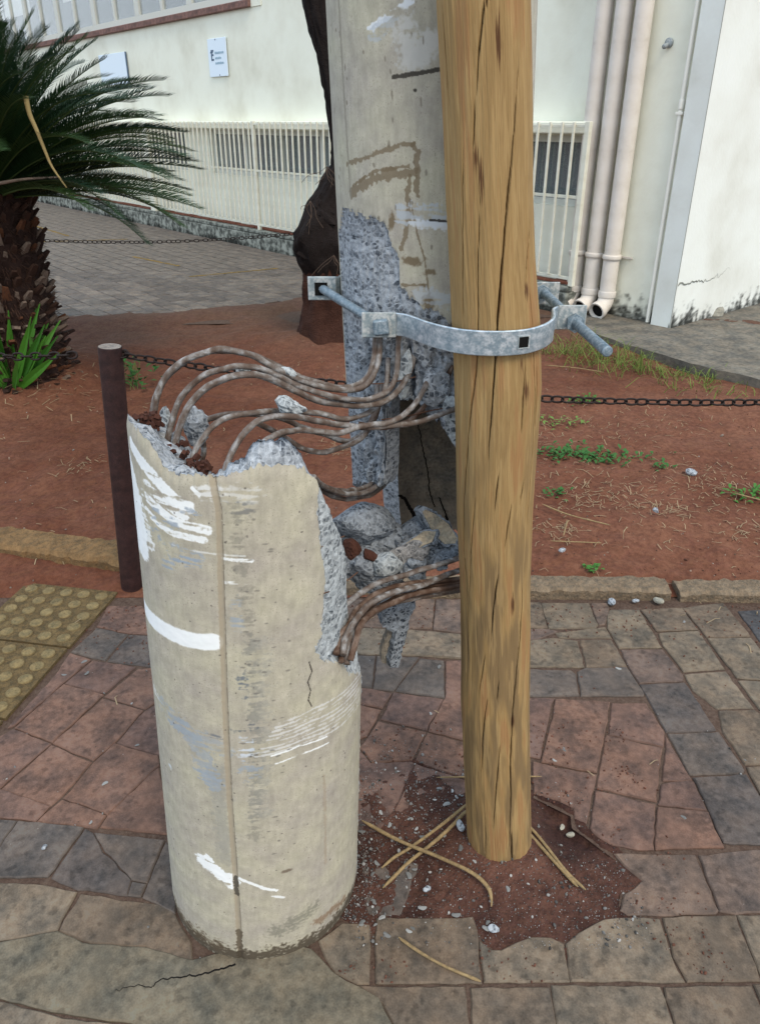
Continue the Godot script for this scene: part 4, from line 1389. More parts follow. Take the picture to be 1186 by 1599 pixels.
func shaft_texture() -> StandardMaterial3D:
	var cv := concrete_canvas(1024, 1024, 0.6, 1.9, 0.18, Color(0.66, 0.64, 0.58))
	var mud := Color(0.43, 0.375, 0.295)
	var white := Color(0.84, 0.86, 0.88)
	var blue := Color(0.66, 0.69, 0.72)
	stroke(cv, [-58.0, 1.484, -44.0, 1.493, -29.0, 1.506, -20.0, 1.516, -13.5, 1.516], 0.0085, mud, 0.72, 1.25)
	stroke(cv, [-13.5, 1.516, -11.0, 1.505, -12.0, 1.49, -10.5, 1.475, -12.0, 1.455, -11.5, 1.44], 0.0093, mud, 0.72, 1.25)
	stroke(cv, [-55.0, 1.437, -46.0, 1.452, -38.0, 1.462, -24.0, 1.473, -13.5, 1.474], 0.0170, mud, 0.72, 1.25)
	stroke(cv, [-52.0, 1.452, -34.0, 1.476, -16.0, 1.484], 0.0059, mud, 0.72, 1.25)
	stroke(cv, [-15.0, 1.47, -17.0, 1.44, -16.0, 1.41, -18.5, 1.375, -21.0, 1.355], 0.0085, mud, 0.72, 1.25)
	stroke(cv, [-14.5, 1.42, -11.5, 1.375, -8.0, 1.34, -5.5, 1.27], 0.0034, mud, 0.72, 1.25)
	blotch(cv, -26.0, 1.40, 0.009, 0.018, mud, 0.9)
	blotch(cv, -14.0, 1.335, 0.024, 0.010, mud, 0.9)
	blotch(cv, -5.0, 1.318, 0.014, 0.009, mud, 0.9)
	blotch(cv, -6.0, 1.265, 0.014, 0.018, mud, 0.9)
	stroke(cv, [-21.0, 1.294, -9.0, 1.296], 0.0051, mud, 0.72, 1.25)
	blotch(cv, -8.5, 1.295, 0.007, 0.005, mud, 0.9)
	stroke(cv, [-36.0, 1.676, -26.0, 1.69, -18.0, 1.703, -13.0, 1.71], 0.011, white, 0.9, 0.7, 0.35)
	stroke(cv, [-34.0, 1.668, -22.0, 1.690], 0.02, blue, 0.6, 1.0, 0.5)
	stroke(cv, [-16.0, 1.675, -15.0, 1.64, -8.0, 1.64, -4.0, 1.66], 0.05, Color(0.74, 0.74, 0.725), 0.75, 0.8, 0.2, 0.6)
	stroke(cv, [-23.0, 1.611, -16.0, 1.613, -11.0, 1.615, 2.0, 1.621], 0.007, Color(0.24, 0.225, 0.20), 0.9, 0.9)
	stroke(cv, [-20.0, 1.409, -8.0, 1.409, 4.0, 1.405], 0.035, blue, 0.8, 1.0, 0.4)
	stroke(cv, [-14.0, 1.395, 3.0, 1.392], 0.015, Color(0.8, 0.82, 0.84), 0.7, 1.0, 0.4)
	stroke(cv, [-5.0, 1.402, 4.0, 1.400], 0.004, Color(0.22, 0.21, 0.2), 0.9, 0.6)
	stroke(cv, [-10.0, 1.28, 4.0, 1.27], 0.03, blue, 0.6, 1.0, 0.4)
	stroke(cv, [-60.0, 1.9, -58.0, 1.6, -56.0, 1.43], 0.006, Color(0.52, 0.50, 0.45), 0.7, 0.6)
	blotch(cv, -11.7, 1.593, 0.0035, 0.003, Color(0.2, 0.19, 0.17), 0.9)
	for k in 60:
		blotch(cv, rng.randf_range(-75, 20), rng.randf_range(1.3, 1.8), rng.randf_range(0.0012, 0.003), rng.randf_range(0.002, 0.008), Color(0.42, 0.39, 0.34), 0.6)
	return canvas_material(cv)

# ------------------------------------------------------------------ the broken pole
const RIM := [-180.0, 0.80, -150.0, 0.84, -125.0, 0.93, -100.0, 1.09, -75.0, 1.135, -53.0, 1.139, -48.0, 1.133, -41.0, 1.126, -36.6, 1.116, -33.0, 1.096, -26.0, 1.088, -16.0, 1.092, -1.4, 1.094, 5.7, 1.102, 10.7, 1.106, 14.9, 1.108, 22.8, 1.106, 32.7, 1.092, 38.0, 1.072, 41.0, 1.055, 46.0, 1.02, 52.0, 0.985, 58.0, 0.955, 64.0, 0.925, 69.0, 0.89, 73.0, 0.865, 76.0, 0.80, 78.5, 0.70, 81.0, 0.64, 85.0, 0.60, 110.0, 0.56, 140.0, 0.62, 165.0, 0.74, 180.0, 0.80]
const RING88 := [-180.0, 0.79, -140.0, 0.90, -110.0, 1.05, -90.0, 1.10, -60.0, 1.128, -45.0, 1.115, -33.0, 1.086, -10.0, 1.086, 8.0, 1.118, 16.0, 1.138, 27.0, 1.138, 35.0, 1.11, 41.0, 1.05, 50.0, 0.99, 60.0, 0.94, 68.0, 0.89, 73.0, 0.84, 77.0, 0.72, 82.0, 0.63, 90.0, 0.58, 120.0, 0.54, 150.0, 0.64, 180.0, 0.79]
const RING70 := [-180.0, 0.77, -140.0, 0.90, -110.0, 1.06, -80.0, 1.09, -55.0, 1.095, -33.0, 1.075, -18.0, 1.05, -5.0, 0.99, 10.0, 0.98, 25.0, 1.0, 36.0, 0.97, 48.0, 0.93, 60.0, 0.90, 68.0, 0.86, 72.0, 0.80, 75.0, 0.70, 82.0, 0.61, 95.0, 0.55, 120.0, 0.50, 150.0, 0.60, 180.0, 0.77]
const RING45 := [-180.0, 0.66, -140.0, 0.84, -110.0, 1.02, -70.0, 1.05, -40.0, 1.04, -20.0, 0.98, 0.0, 0.80, 20.0, 0.70, 45.0, 0.62, 90.0, 0.50, 140.0, 0.52, 180.0, 0.66]

func stump_centre(h: float) -> Vector3:
	return Vector3(-0.262 + 0.042 * h, h, -1.203)

func stump_r(h: float) -> float:
	return 0.209 - 0.013 * h

func rim_height(th: float) -> float:
	return itp(RIM, th)

func stump_bare(th: float, h: float) -> float:
	# positive where the skin has broken off the right-hand side
	if th < 30.0 or th > 100.0:
		return -1.0
	var edge := itp([0.60, 86.0, 0.653, 64.0, 0.70, 55.5, 0.726, 43.0, 0.758, 37.4, 0.78, 41.4, 0.84, 42.9, 0.90, 43.2, 0.93, 42.0, 0.99, 39.3, 1.04, 39.6, 1.07, 41.0], h)
	return (th - edge) * 0.0036 / 0.006 + 0.9 * nz(th * 0.15, h * 30.0, 2.0) + 0.5 * nz(th * 0.5, h * 90.0, 5.0)

func stump_recess(th: float, h: float) -> float:
	var b := stump_bare(th, h)
	if b <= 0.0:
		return 1.0
	return 1.0 - 0.018 * smoothstep(0.0, 1.2, b) - 0.10 * clampf((th - 40.0) / 36.0, 0.0, 1.0) * smoothstep(0.62, 0.76, h) + 0.022 * nz(th * 0.09, h * 9.0, 6.0) + 0.008 * nz(th * 0.35, h * 60.0, 1.0)

func on_stump(th: float, h: float, f := 1.0) -> Vector3:
	var a := deg_to_rad(th)
	var r := stump_r(h) * f
	return stump_centre(h) + Vector3(sin(a) * r, 0, cos(a) * r)

func build_pole() -> void:
	var p := thing("utility_pole", Vector3(-0.262, 0, -1.203), "round concrete utility pole snapped in two, bent bars joining stump and shaft", "utility pole")
	shaft = p
	var off := Transform3D(Basis(), -p.position)
	# ---- stump: outer skin
	var nt := 560
	var nh := 150
	var pts := PackedVector3Array()
	var uvs := PackedVector2Array()
	var idx := PackedInt32Array()
	var rims := PackedFloat32Array()
	var bare := PackedByteArray()
	var raw := PackedInt32Array()
	for i in nt + 1:
		var th := -180.0 + 360.0 * i / nt
		var wob := 0.8 * nz(th * 0.09, 3, 3)
		var h := rim_height(clampf(th + wob, -180, 180)) + 0.006 * nz(th * 0.25, 0, 7) + 0.004 * nz(th * 0.8, 0, 9)
		rims.append(h)
	for i in nt + 1:
		var th := -180.0 + 360.0 * i / nt
		for j in nh + 1:
			var t := float(j) / nh
			var h := lerpf(-0.05, rims[i], t)
			var seam := exp(-pow((th - itp([0.0, -7.3, 0.46, -8.2, 0.68, -7.7, 0.87, -6.5, 1.04, -5.4, 1.1, -7.0], h)) / 1.3, 2.0))
			var f := 1.0 - seam * 0.014 + 0.0045 * nz(th * 0.02, h * 3.0, 1.0) - 0.02 * smoothstep(0.03, -0.02, h)
			f -= 0.016 * smoothstep(0.016, 0.0, rims[i] - h)
			bare.append(1 if stump_bare(th, h) > 0.0 else 0)
			pts.append(on_stump(th, h, f * stump_recess(th, h)))
			uvs.append(Vector2((th + 180.0) / 360.0, (1.15 - h) / 1.15))
	var w := nh + 1
	for i in nt:
		for j in nh:
			var a := i * w + j
			if bare[a] + bare[a + 1] + bare[a + w] + bare[a + w + 1] >= 2:
				raw.append_array([a, a + 1, a + w + 1, a, a + w + 1, a + w])
			else:
				idx.append_array([a, a + 1, a + w + 1, a, a + w + 1, a + w])
	var face := make_mesh(pts, PackedVector2Array(), [raw])
	var skin := part("stump", make_mesh(pts, uvs, [idx]), stump_texture(), p, off)
	skin.set_meta("label", "upright stump of the snapped pole with white paint marks")
	part("cut_face", face, M.agg_pale, skin)
	# ---- stump: broken top, a relief over the disc
	var rr := [0.985, 0.97, 0.945, 0.92, 0.88, 0.84, 0.79, 0.745, 0.70, 0.65, 0.58, 0.52, 0.45, 0.38, 0.30, 0.22, 0.14, 0.06, 0.0]
	pts = PackedVector3Array()
	idx = PackedInt32Array()
	for i in nt + 1:
		var th := -180.0 + 360.0 * i / nt
		for j in rr.size():
			var r: float = rr[j]
			var h: float
			if r > 0.88:
				h = lerpf(itp(RING88, th), rims[i], (r - 0.88) / 0.105)
			elif r > 0.70:
				h = lerpf(itp(RING70, th), itp(RING88, th), (r - 0.70) / 0.18)
			elif r > 0.45:
				h = lerpf(itp(RING45, th), itp(RING70, th), (r - 0.45) / 0.25)
			else:
				h = lerpf(0.72, itp(RING45, th), r / 0.45)
			var q := on_stump(th, clampf(h, 0.4, 1.2), r)
			if j > 0:
				var amp := smoothstep(0.985, 0.9, r)
				h += amp * (0.018 * nz(q.x * 20.0, q.z * 20.0, h * 6.0) + 0.007 * nz(q.x * 60.0, q.z * 60.0, 3.0))
				var f := r + amp * 0.05 * nz(h * 30.0, th * 0.05, 8.0)
				q = on_stump(th, h, f * lerpf(1.0, stump_recess(th, rims[i]), smoothstep(0.6, 0.98, r)))
			else:
				q = on_stump(th, rims[i], 0.984 * stump_recess(th, rims[i]))
			pts.append(q)
	w = rr.size()
	for i in nt:
		for j in w - 1:
			var a := i * w + j
			idx.append_array([a, a + 1, a + w + 1, a, a + w + 1, a + w])
	var top := part("broken_face", make_mesh(pts, PackedVector2Array(), [idx]), M.agg, skin)
	top.set_meta("label", "jagged broken top of the stump with exposed stones")
	# reddish crumbs lying in the broken top
	var g := RandomNumberGenerator.new()
	g.seed = 3
	for spot in [[Vector3(-0.375, 1.125, -1.17), 0.028, 60], [Vector3(-0.285, 1.078, -1.085), 0.026, 60], [Vector3(-0.32, 1.09, -1.13), 0.03, 26]]:
		var sp := Soup.new()
		for k in int(spot[2]):
			var c: Vector3 = spot[0] + Vector3(g.randfn() * 0.4, 0, g.randfn() * 0.4) * float(spot[1])
			var s := g.randf_range(0.002, 0.0055)
			sp.box(Vector3(-s, -s * 0.7, -s * 0.8), Vector3(s, s * 0.7, s * 0.8), Transform3D(Basis.from_euler(Vector3(g.randf() * 6, g.randf() * 6, g.randf() * 6)), c + Vector3(0, g.randf_range(-0.018, 0.004), 0)))
		stuff(part("rusty_crumbs", soup_mesh(sp), M.clod, skin))
	build_shaft(p, off)
	_bar([-0.381, 1.071, -1.200, -0.373, 1.120, -1.204, -0.355, 1.168, -1.209, -0.324, 1.199, -1.213, -0.283, 1.216, -1.218, -0.252, 1.218, -1.229, -0.204, 1.202, -1.248, -0.155, 1.166, -1.268, -0.103, 1.136, -1.287, -0.054, 1.125, -1.307, -0.021, 1.133, -1.326, -0.003, 1.163, -1.346, -0.001, 1.201, -1.365, -0.003, 1.231, -1.385])
	_bar([-0.408, 1.051, -1.250, -0.393, 1.097, -1.252, -0.372, 1.148, -1.255, -0.330, 1.188, -1.257, -0.280, 1.207, -1.260, -0.224, 1.200, -1.272, -0.179, 1.175, -1.288, -0.127, 1.145, -1.303, -0.066, 1.129, -1.318, -0.026, 1.138, -1.334, -0.011, 1.169, -1.349, -0.009, 1.213, -1.365, -0.011, 1.238, -1.380])
	_bar([-0.350, 1.072, -1.170, -0.340, 1.108, -1.176, -0.322, 1.150, -1.182, -0.287, 1.183, -1.187, -0.253, 1.197, -1.193, -0.223, 1.200, -1.199, -0.191, 1.188, -1.219, -0.142, 1.157, -1.243, -0.080, 1.125, -1.266, -0.037, 1.111, -1.290, 0.008, 1.117, -1.314, 0.029, 1.139, -1.338, 0.033, 1.191, -1.361, 0.033, 1.225, -1.385])
	_bar([-0.331, 1.049, -1.130, -0.328, 1.084, -1.140, -0.318, 1.118, -1.149, -0.298, 1.152, -1.159, -0.263, 1.181, -1.168, -0.220, 1.192, -1.178, -0.189, 1.181, -1.203, -0.152, 1.156, -1.231, -0.102, 1.120, -1.259, -0.048, 1.102, -1.287, 0.008, 1.101, -1.315, 0.037, 1.116, -1.344, 0.057, 1.147, -1.372, 0.065, 1.181, -1.400])
	_bar([-0.299, 1.047, -1.100, -0.298, 1.069, -1.117, -0.288, 1.092, -1.133, -0.270, 1.112, -1.150, -0.247, 1.123, -1.167, -0.216, 1.126, -1.183, -0.190, 1.123, -1.200, -0.166, 1.113, -1.232, -0.103, 1.099, -1.263, -0.055, 1.076, -1.295, -0.009, 1.083, -1.327, 0.012, 1.121, -1.358, 0.015, 1.160, -1.390])
	_bar([-0.331, 0.987, -1.300, -0.322, 1.013, -1.303, -0.324, 1.052, -1.307, -0.315, 1.067, -1.310, -0.284, 1.076, -1.313, -0.247, 1.078, -1.317, -0.178, 1.067, -1.320, -0.146, 1.044, -1.337, -0.106, 1.023, -1.353, -0.059, 1.003, -1.370, -0.026, 1.020, -1.387, -0.009, 1.056, -1.403, -0.004, 1.101, -1.420])
	_bar([-0.229, 1.071, -1.040, -0.231, 1.086, -1.058, -0.222, 1.106, -1.077, -0.208, 1.124, -1.095, -0.188, 1.137, -1.113, -0.161, 1.140, -1.132, -0.129, 1.132, -1.150, -0.098, 1.110, -1.190, -0.058, 1.090, -1.230, 0.008, 1.070, -1.270, 0.066, 1.063, -1.310, 0.133, 1.072, -1.350, 0.172, 1.076, -1.390])
	_bar([-0.188, 1.099, -1.040, -0.182, 1.111, -1.072, -0.170, 1.115, -1.104, -0.150, 1.113, -1.136, -0.120, 1.103, -1.168, -0.078, 1.085, -1.200, -0.031, 1.082, -1.236, 0.013, 1.076, -1.272, 0.054, 1.089, -1.308, 0.078, 1.111, -1.344, 0.093, 1.138, -1.380])
	_bar([-0.212, 1.086, -1.250, -0.191, 1.066, -1.269, -0.171, 1.043, -1.288, -0.143, 1.015, -1.307, -0.111, 0.999, -1.326, -0.076, 1.000, -1.344, -0.040, 1.011, -1.363, -0.016, 1.037, -1.382, -0.001, 1.069, -1.401, 0.005, 1.101, -1.420])
	_bar([-0.040, 1.043, -1.360, 0.008, 1.033, -1.366, 0.057, 1.048, -1.372, 0.087, 1.077, -1.378, 0.116, 1.113, -1.384, 0.134, 1.147, -1.390])
	_bar([-0.115, 0.997, -1.220, -0.103, 0.953, -1.274, -0.077, 0.914, -1.329, -0.042, 0.886, -1.383, -0.004, 0.881, -1.437, 0.015, 0.889, -1.491, 0.021, 0.918, -1.546, 0.018, 0.942, -1.600])
	_bar([-0.119, 0.979, -1.240, -0.106, 0.929, -1.303, -0.067, 0.881, -1.367, -0.024, 0.860, -1.430, 0.014, 0.863, -1.493, 0.031, 0.871, -1.557, 0.035, 0.888, -1.620])
	_bar([-0.121, 0.988, -1.240, -0.094, 0.931, -1.308, -0.061, 0.897, -1.376, -0.017, 0.878, -1.444, 0.010, 0.880, -1.512, 0.019, 0.881, -1.580])
	_bar_low([-0.098, 0.735, -1.080, -0.101, 0.738, -1.101, -0.090, 0.759, -1.122, -0.059, 0.774, -1.161, -0.016, 0.774, -1.213, 0.038, 0.766, -1.265, 0.095, 0.754, -1.316, 0.153, 0.743, -1.368, 0.206, 0.733, -1.420])
	_bar_low([-0.100, 0.726, -1.080, -0.095, 0.726, -1.104, -0.058, 0.745, -1.128, -0.042, 0.741, -1.183, -0.000, 0.745, -1.242, 0.067, 0.727, -1.302, 0.157, 0.700, -1.361, 0.213, 0.670, -1.420])
	_bar_low([-0.076, 0.723, -1.080, -0.073, 0.726, -1.104, -0.058, 0.736, -1.128, -0.037, 0.731, -1.183, -0.000, 0.729, -1.242, 0.056, 0.714, -1.302, 0.158, 0.691, -1.361, 0.213, 0.666, -1.420])
	_bar_low([-0.068, 0.705, -1.080, -0.066, 0.711, -1.104, -0.056, 0.727, -1.128, -0.029, 0.728, -1.183, 0.011, 0.718, -1.242, 0.067, 0.700, -1.302, 0.158, 0.676, -1.361, 0.214, 0.652, -1.420])
	_bar_low([-0.058, 0.699, -1.080, -0.056, 0.720, -1.104, -0.048, 0.733, -1.128, -0.024, 0.730, -1.183, 0.016, 0.715, -1.242, 0.082, 0.697, -1.302, 0.159, 0.672, -1.361, 0.214, 0.645, -1.420])
	_bar_low([-0.052, 0.708, -1.080, -0.042, 0.735, -1.104, -0.035, 0.749, -1.128, -0.011, 0.739, -1.183, 0.038, 0.726, -1.242, 0.095, 0.707, -1.302, 0.158, 0.684, -1.361, 0.213, 0.659, -1.420])
	_bar_low([-0.064, 0.720, -1.080, -0.062, 0.735, -1.104, -0.043, 0.761, -1.128, -0.011, 0.762, -1.183, 0.037, 0.748, -1.242, 0.095, 0.727, -1.302, 0.157, 0.717, -1.361, 0.211, 0.698, -1.420])
	_wire([-0.093, 0.948, -1.060, -0.079, 0.933, -1.105, -0.061, 0.918, -1.150])
	_wire([-0.090, 0.867, -1.050, -0.073, 0.830, -1.125, -0.041, 0.815, -1.200])
	_wire([-0.038, 1.121, -1.360, 0.002, 1.121, -1.360, 0.039, 1.127, -1.360, 0.065, 1.134, -1.360])
	_wire([0.002, 1.051, -1.360, 0.050, 1.057, -1.363, 0.093, 1.066, -1.367, 0.139, 1.074, -1.370])
	_wire([-0.025, 0.783, -1.500, -0.013, 0.766, -1.550, 0.006, 0.750, -1.600])
	# lumps of concrete still threaded on the bars
	part("concrete_lump", shard(0.013, 41), M.agg_pale, p, off * Transform3D(Basis(), Vector3(-0.224, 1.186, -1.228)))
	part("concrete_lump", shard(0.011, 42, 7, Vector3(1.4, 0.9, 0.9)), M.agg_pale, p, off * Transform3D(Basis(Vector3(0, 0, 1), -0.5), Vector3(-0.156, 1.168, -1.27)))
	part("concrete_lump", shard(0.022, 43, 9, Vector3(1.3, 0.8, 0.9)), M.agg_pale, p, off * Transform3D(Basis(Vector3(0, 0, 1), -0.25), Vector3(-0.145, 1.133, -1.198)))
	part("concrete_lump", shard(0.014, 44, 9, Vector3(0.8, 1.5, 0.8)), M.agg_pale, p, off * Transform3D(Basis(), Vector3(-0.367, 1.094, -1.25)))
	part("concrete_lump", shard(0.030, 45, 9, Vector3(0.9, 1.2, 0.9)), M.agg, p, off * Transform3D(Basis(), Vector3(-0.327, 1.070, -1.275)))

func _bar(p: Array, m: Material = null, r := 0.0055) -> void:
	var path := curve_points(p, 0.0035)
	var k := rng.randf() * 10.0
	r *= rng.randf_range(0.84, 1.03)
	for i in path.size():
		var e := sin(PI * i / (path.size() - 1.0))
		path[i] += Vector3(nz(i * 0.022, k, 0), nz(i * 0.022, k, 7), nz(i * 0.022, k, 3)) * 0.006 * e
	var mm: Material = m if m else (M.bar if rng.randf() < 0.72 else M.bar_rust)
	var rib := func(i, _t, a): return r * (1.0 + (0.04 if i % 3 == 0 else 0.0) * (0.5 + 0.5 * cos(a * 2.0)) + 0.16 * nz(i * 0.10, a * 0.8, k))
	part("rebar", tube(path, rib, 10), mm, shaft, Transform3D(Basis(), -shaft.position))

func _bar_low(p: Array) -> void:
	_bar(p, M.bar_rust if rng.randf() < 0.35 else M.bar, 0.0060)

func _wire(p: Array) -> void:
	part("tie_wire", tube(curve_points(p, 0.006), func(_i, _t, _a): return 0.0011, 6), M.wire, shaft, Transform3D(Basis(), -shaft.position))

# lower edge of the hanging shaft by angle, outside and inside of its wall
const HANG := [-180.0, 0.655, -160.0, 0.645, -150.0, 0.64, -143.0, 0.665, -140.5, 0.72, -139.5, 0.86, -137.0, 0.93, -120.0, 0.95, -100.0, 0.93, -92.0, 0.86, -86.0, 0.835, -74.0, 0.862, -63.0, 0.87, -58.0, 0.875, -46.0, 0.888, -41.0, 0.90, -38.0, 0.96, -35.5, 1.06, -31.0, 1.085, -26.0, 1.085, -18.0, 1.083, -12.0, 1.075, -6.0, 1.055, 1.0, 1.04, 7.0, 1.01, 20.0, 0.95, 40.0, 0.86, 60.0, 0.78, 90.0, 0.71, 130.0, 0.66, 180.0, 0.655]

func shaft_centre(h: float) -> Vector3:
	return Vector3(0.107 - 0.04 * (h - 1.2), h, -1.545)

func on_shaft(th: float, h: float, r: float) -> Vector3:
	var a := deg_to_rad(th)
	return shaft_centre(h) + Vector3(sin(a) * r, 0, cos(a) * r)

func shaft_r(h: float) -> float:
	return 0.183 - 0.008 * (h - 1.0)

func in_spall(th: float, h: float) -> float:
	# positive where the skin has come off
	if th < -80.0 or th > 45.0:
		return smoothstep(1.12, 1.02, h) * (1.0 if th > -100 and th < 60 else 0.0) - 0.5
	var top := itp([-80.0, 1.36, -67.0, 1.411, -44.0, 1.404, -29.0, 1.388, -26.3, 1.357, -22.9, 1.34, -22.7, 1.29, -16.0, 1.272, -9.0, 1.258, 4.9, 1.236, 30.0, 1.2, 45.0, 1.17], th)
	return (top - h) / 0.02 + 0.8 * nz(th * 0.10, h * 22.0, 4.0) + 0.25 * nz(th * 0.25, h * 45.0, 9.0)

func build_shaft(p: Node3D, off: Transform3D) -> void:
	var nt := 420
	var nh := 110
	var hs := 1.46
	var pts := PackedVector3Array()
	var uvs := PackedVector2Array()
	var skin_i := PackedInt32Array()
	var raw_i := PackedInt32Array()
	var low := PackedFloat32Array()
	var gone := PackedByteArray()
	for i in nt + 1:
		var th := -180.0 + 360.0 * (i % nt) / nt
		low.append(itp(HANG, clampf(th + 1.6 * nz(th * 0.12, 2, 2), -180, 180)) + 0.010 * nz(th * 0.16, 4, 1) + 0.006 * nz(th * 0.6, 4, 5))
	var rows := nh + 6
	for i in nt + 1:
		var th := -180.0 + 360.0 * i / nt
		for j in rows + 1:
			var h: float = lerpf(low[i], hs, float(j) / nh) if j <= nh else [1.55, 1.65, 1.75, 1.9, 3.0, 5.5][j - nh - 1]
			var r := shaft_r(h)
			var sp := in_spall(th, h)
			var on := 1 if sp > 0.0 else 0
			gone.append(on)
			if on:
				r = skin_at(th, h)
			pts.append(on_shaft(th, h, r))
			uvs.append(Vector2((th + 180.0) / 360.0, (1.9 - h) / 1.3))
	var w := rows + 1
	for i in nt:
		for j in rows:
			var a := i * w + j
			var q := [a, a + 1, a + w + 1, a, a + w + 1, a + w]
			if gone[a] + gone[a + 1] + gone[a + w] + gone[a + w + 1] >= 2:
				raw_i.append_array(q)
			else:
				skin_i.append_array(q)
	var s := part("shaft", make_mesh(pts, uvs, [skin_i]), shaft_texture(), p, off)
	s.set_meta("label", "upper length of the snapped pole hanging behind the timber post")
	part("exposed_aggregate", make_mesh(pts, PackedVector2Array(), [raw_i]), M.agg, s)
	# broken lower edge across the thickness of the wall, then the smooth bore
	pts = PackedVector3Array()
	var idx := PackedInt32Array()
	var steps := 7
	for i in nt + 1:
		var th := -180.0 + 360.0 * i / nt
		var e := on_shaft(th, low[i], 0.0)
		for j in steps + 1:
			var t := float(j) / steps
			var r := lerpf(shaft_r(low[i]) - (0.006 if gone[i * w] else 0.0), 0.125, t)
			if gone[i * w] and j == 0:
				r = (skin_at(th, low[i]))
			var h := low[i] + (0.012 * nz(th * 0.2, t * 5.0, 11.0) + 0.008 * nz(th * 0.7, t * 12.0, 3.0)) * (1.0 if j > 0 and j < steps else 0.0)
			pts.append(on_shaft(th, h, r))
	w = steps + 1
	for i in nt:
		for j in steps:
			var a := i * w + j
			idx.append_array([a, a + w + 1, a + 1, a, a + w, a + w + 1])
	part("broken_edge", make_mesh(pts, PackedVector2Array(), [idx]), M.agg, s)
	pts = PackedVector3Array()
	idx = PackedInt32Array()
	for i in nt + 1:
		var th := -180.0 + 360.0 * i / nt
		for j in 13:
			var h := lerpf(low[i], 5.4, pow(j / 12.0, 2.0))
			pts.append(on_shaft(th, h, 0.125))
	for i in nt:
		for j in 12:
			var a := i * 13 + j
			idx.append_array([a, a + 14, a + 1, a, a + 13, a + 14])
	var bore := part("bore", make_mesh(pts, PackedVector2Array(), [idx]), M.inner, s)
	part("end_cap", lathe([0.126, 0.0, 0.0, 0.001], 24), M.inner, s, Transform3D(Basis(), shaft_centre(5.35)))
	# cracks running down the far side of the bore
	for c in [[[-166.0, 0.93, -169.0, 0.88, -173.0, 0.84, -176.0, 0.80, -177.0, 0.76, 180.5, 0.735, 176.0, 0.71], 0.0028], [[-140.0, 0.88, -139.0, 0.84, -136.5, 0.81], 0.003], [[-140.0, 0.76, -147.0, 0.745, -154.0, 0.715, -161.0, 0.685, -169.0, 0.665, -175.0, 0.645], 0.010], [[172.0, 0.74, 167.0, 0.71, 163.0, 0.685, 160.0, 0.65], 0.0035], [[165.0, 0.70, 163.0, 0.66], 0.003]]:
		var flat: Array = c[0]
		var path := PackedVector3Array()
		for k in range(0, flat.size() - 2, 2):
			var a0: float = flat[k] if flat[k] > 0 else flat[k] + 360.0
			var a1: float = flat[k + 2] if flat[k + 2] > 0 else flat[k + 2] + 360.0
			for j in 8:
				var t := j / 8.0
				var th := lerpf(a0, a1, t) + 1.6 * nz(k * 2.0 + t * 3.0, a0, 1.0)
				path.append(on_shaft(th, lerpf(flat[k + 1], flat[k + 3], t), 0.1235))
		var cw: float = c[1]
		part("crack", ribbon(path, Vector3(0, 0, 1), func(t): return cw * (0.35 + 0.65 * sin(minf(t * 1.3 + 0.3, 1.0) * PI * 0.6))), M.crack, s)
	# plates of skin hanging loose at the right of the hole
	part("loose_flake", shard(0.034, 77, 8, Vector3(0.6, 1.5, 0.25)), M.agg_pale, s, Transform3D(Basis(Vector3(0, 0, 1), 0.25), Vector3(0.140, 1.045, -1.368)))
	part("loose_flake", shard(0.026, 78, 8, Vector3(0.5, 1.8, 0.35)), M.agg_pale, s, Transform3D(Basis(Vector3(0, 0, 1), -0.12), Vector3(0.046, 1.135, -1.368)))
	part("loose_flake", shard(0.034, 79, 8, Vector3(0.9, 1.2, 0.5)), M.agg, s, Transform3D(Basis(), Vector3(0.10, 1.115, -1.372)))

func skin_at(th: float, h: float) -> float:
	var sp := in_spall(th, h)
	var r := shaft_r(h)
	if sp <= 0.0:
		return r
	var deep := smoothstep(0.0, 2.0, sp)
	var rag := smoothstep(1.24, 1.12, h) * smoothstep(-75.0, -58.0, th)
	r -= 0.003 + 0.004 * deep + 0.0035 * nz(th * 0.3, h * 45.0, 2.0)
	r -= rag * (0.010 + 0.016 * nz(th * 0.1, h * 14.0, 6.0) + 0.007 * nz(th * 0.35, h * 45.0, 2.0))
	for gv in [[-52.0, 3.0, 0.016, 1.20], [-29.0, 2.6, 0.014, 1.20], [-19.5, 1.8, 0.04, 1.18], [-6.0, 3.0, 0.012, 1.12]]:
		var wob: float = gv[0] + 2.0 * nz(h * 25.0, gv[0], 1.0)
		r -= gv[2] * exp(-pow((th - wob) / gv[1], 2.0)) * smoothstep(gv[3] + 0.03, gv[3] - 0.03, h)
	return r

# ------------------------------------------------------------------ timber post
const POST_X := [-0.15, 0.297, 0.045, 0.283, 0.25, 0.2639, 0.436, 0.2469, 0.604, 0.2368, 0.757, 0.225, 0.898, 0.2145, 1.027, 0.209, 1.145, 0.2036, 1.255, 0.1927, 1.357, 0.1801, 1.452, 0.1694, 1.54, 0.1617, 1.623, 0.1532, 1.7, 0.1448, 4.5, -0.12]
const POST_R := [-0.1, 0.074, 0.045, 0.075, 0.25, 0.0745, 0.436, 0.0725, 0.604, 0.0700, 0.757, 0.0686, 0.898, 0.0704, 1.027, 0.0721, 1.145, 0.0740, 1.255, 0.0725, 1.357, 0.0684, 1.452, 0.0665, 1.7, 0.066, 4.5, 0.06]
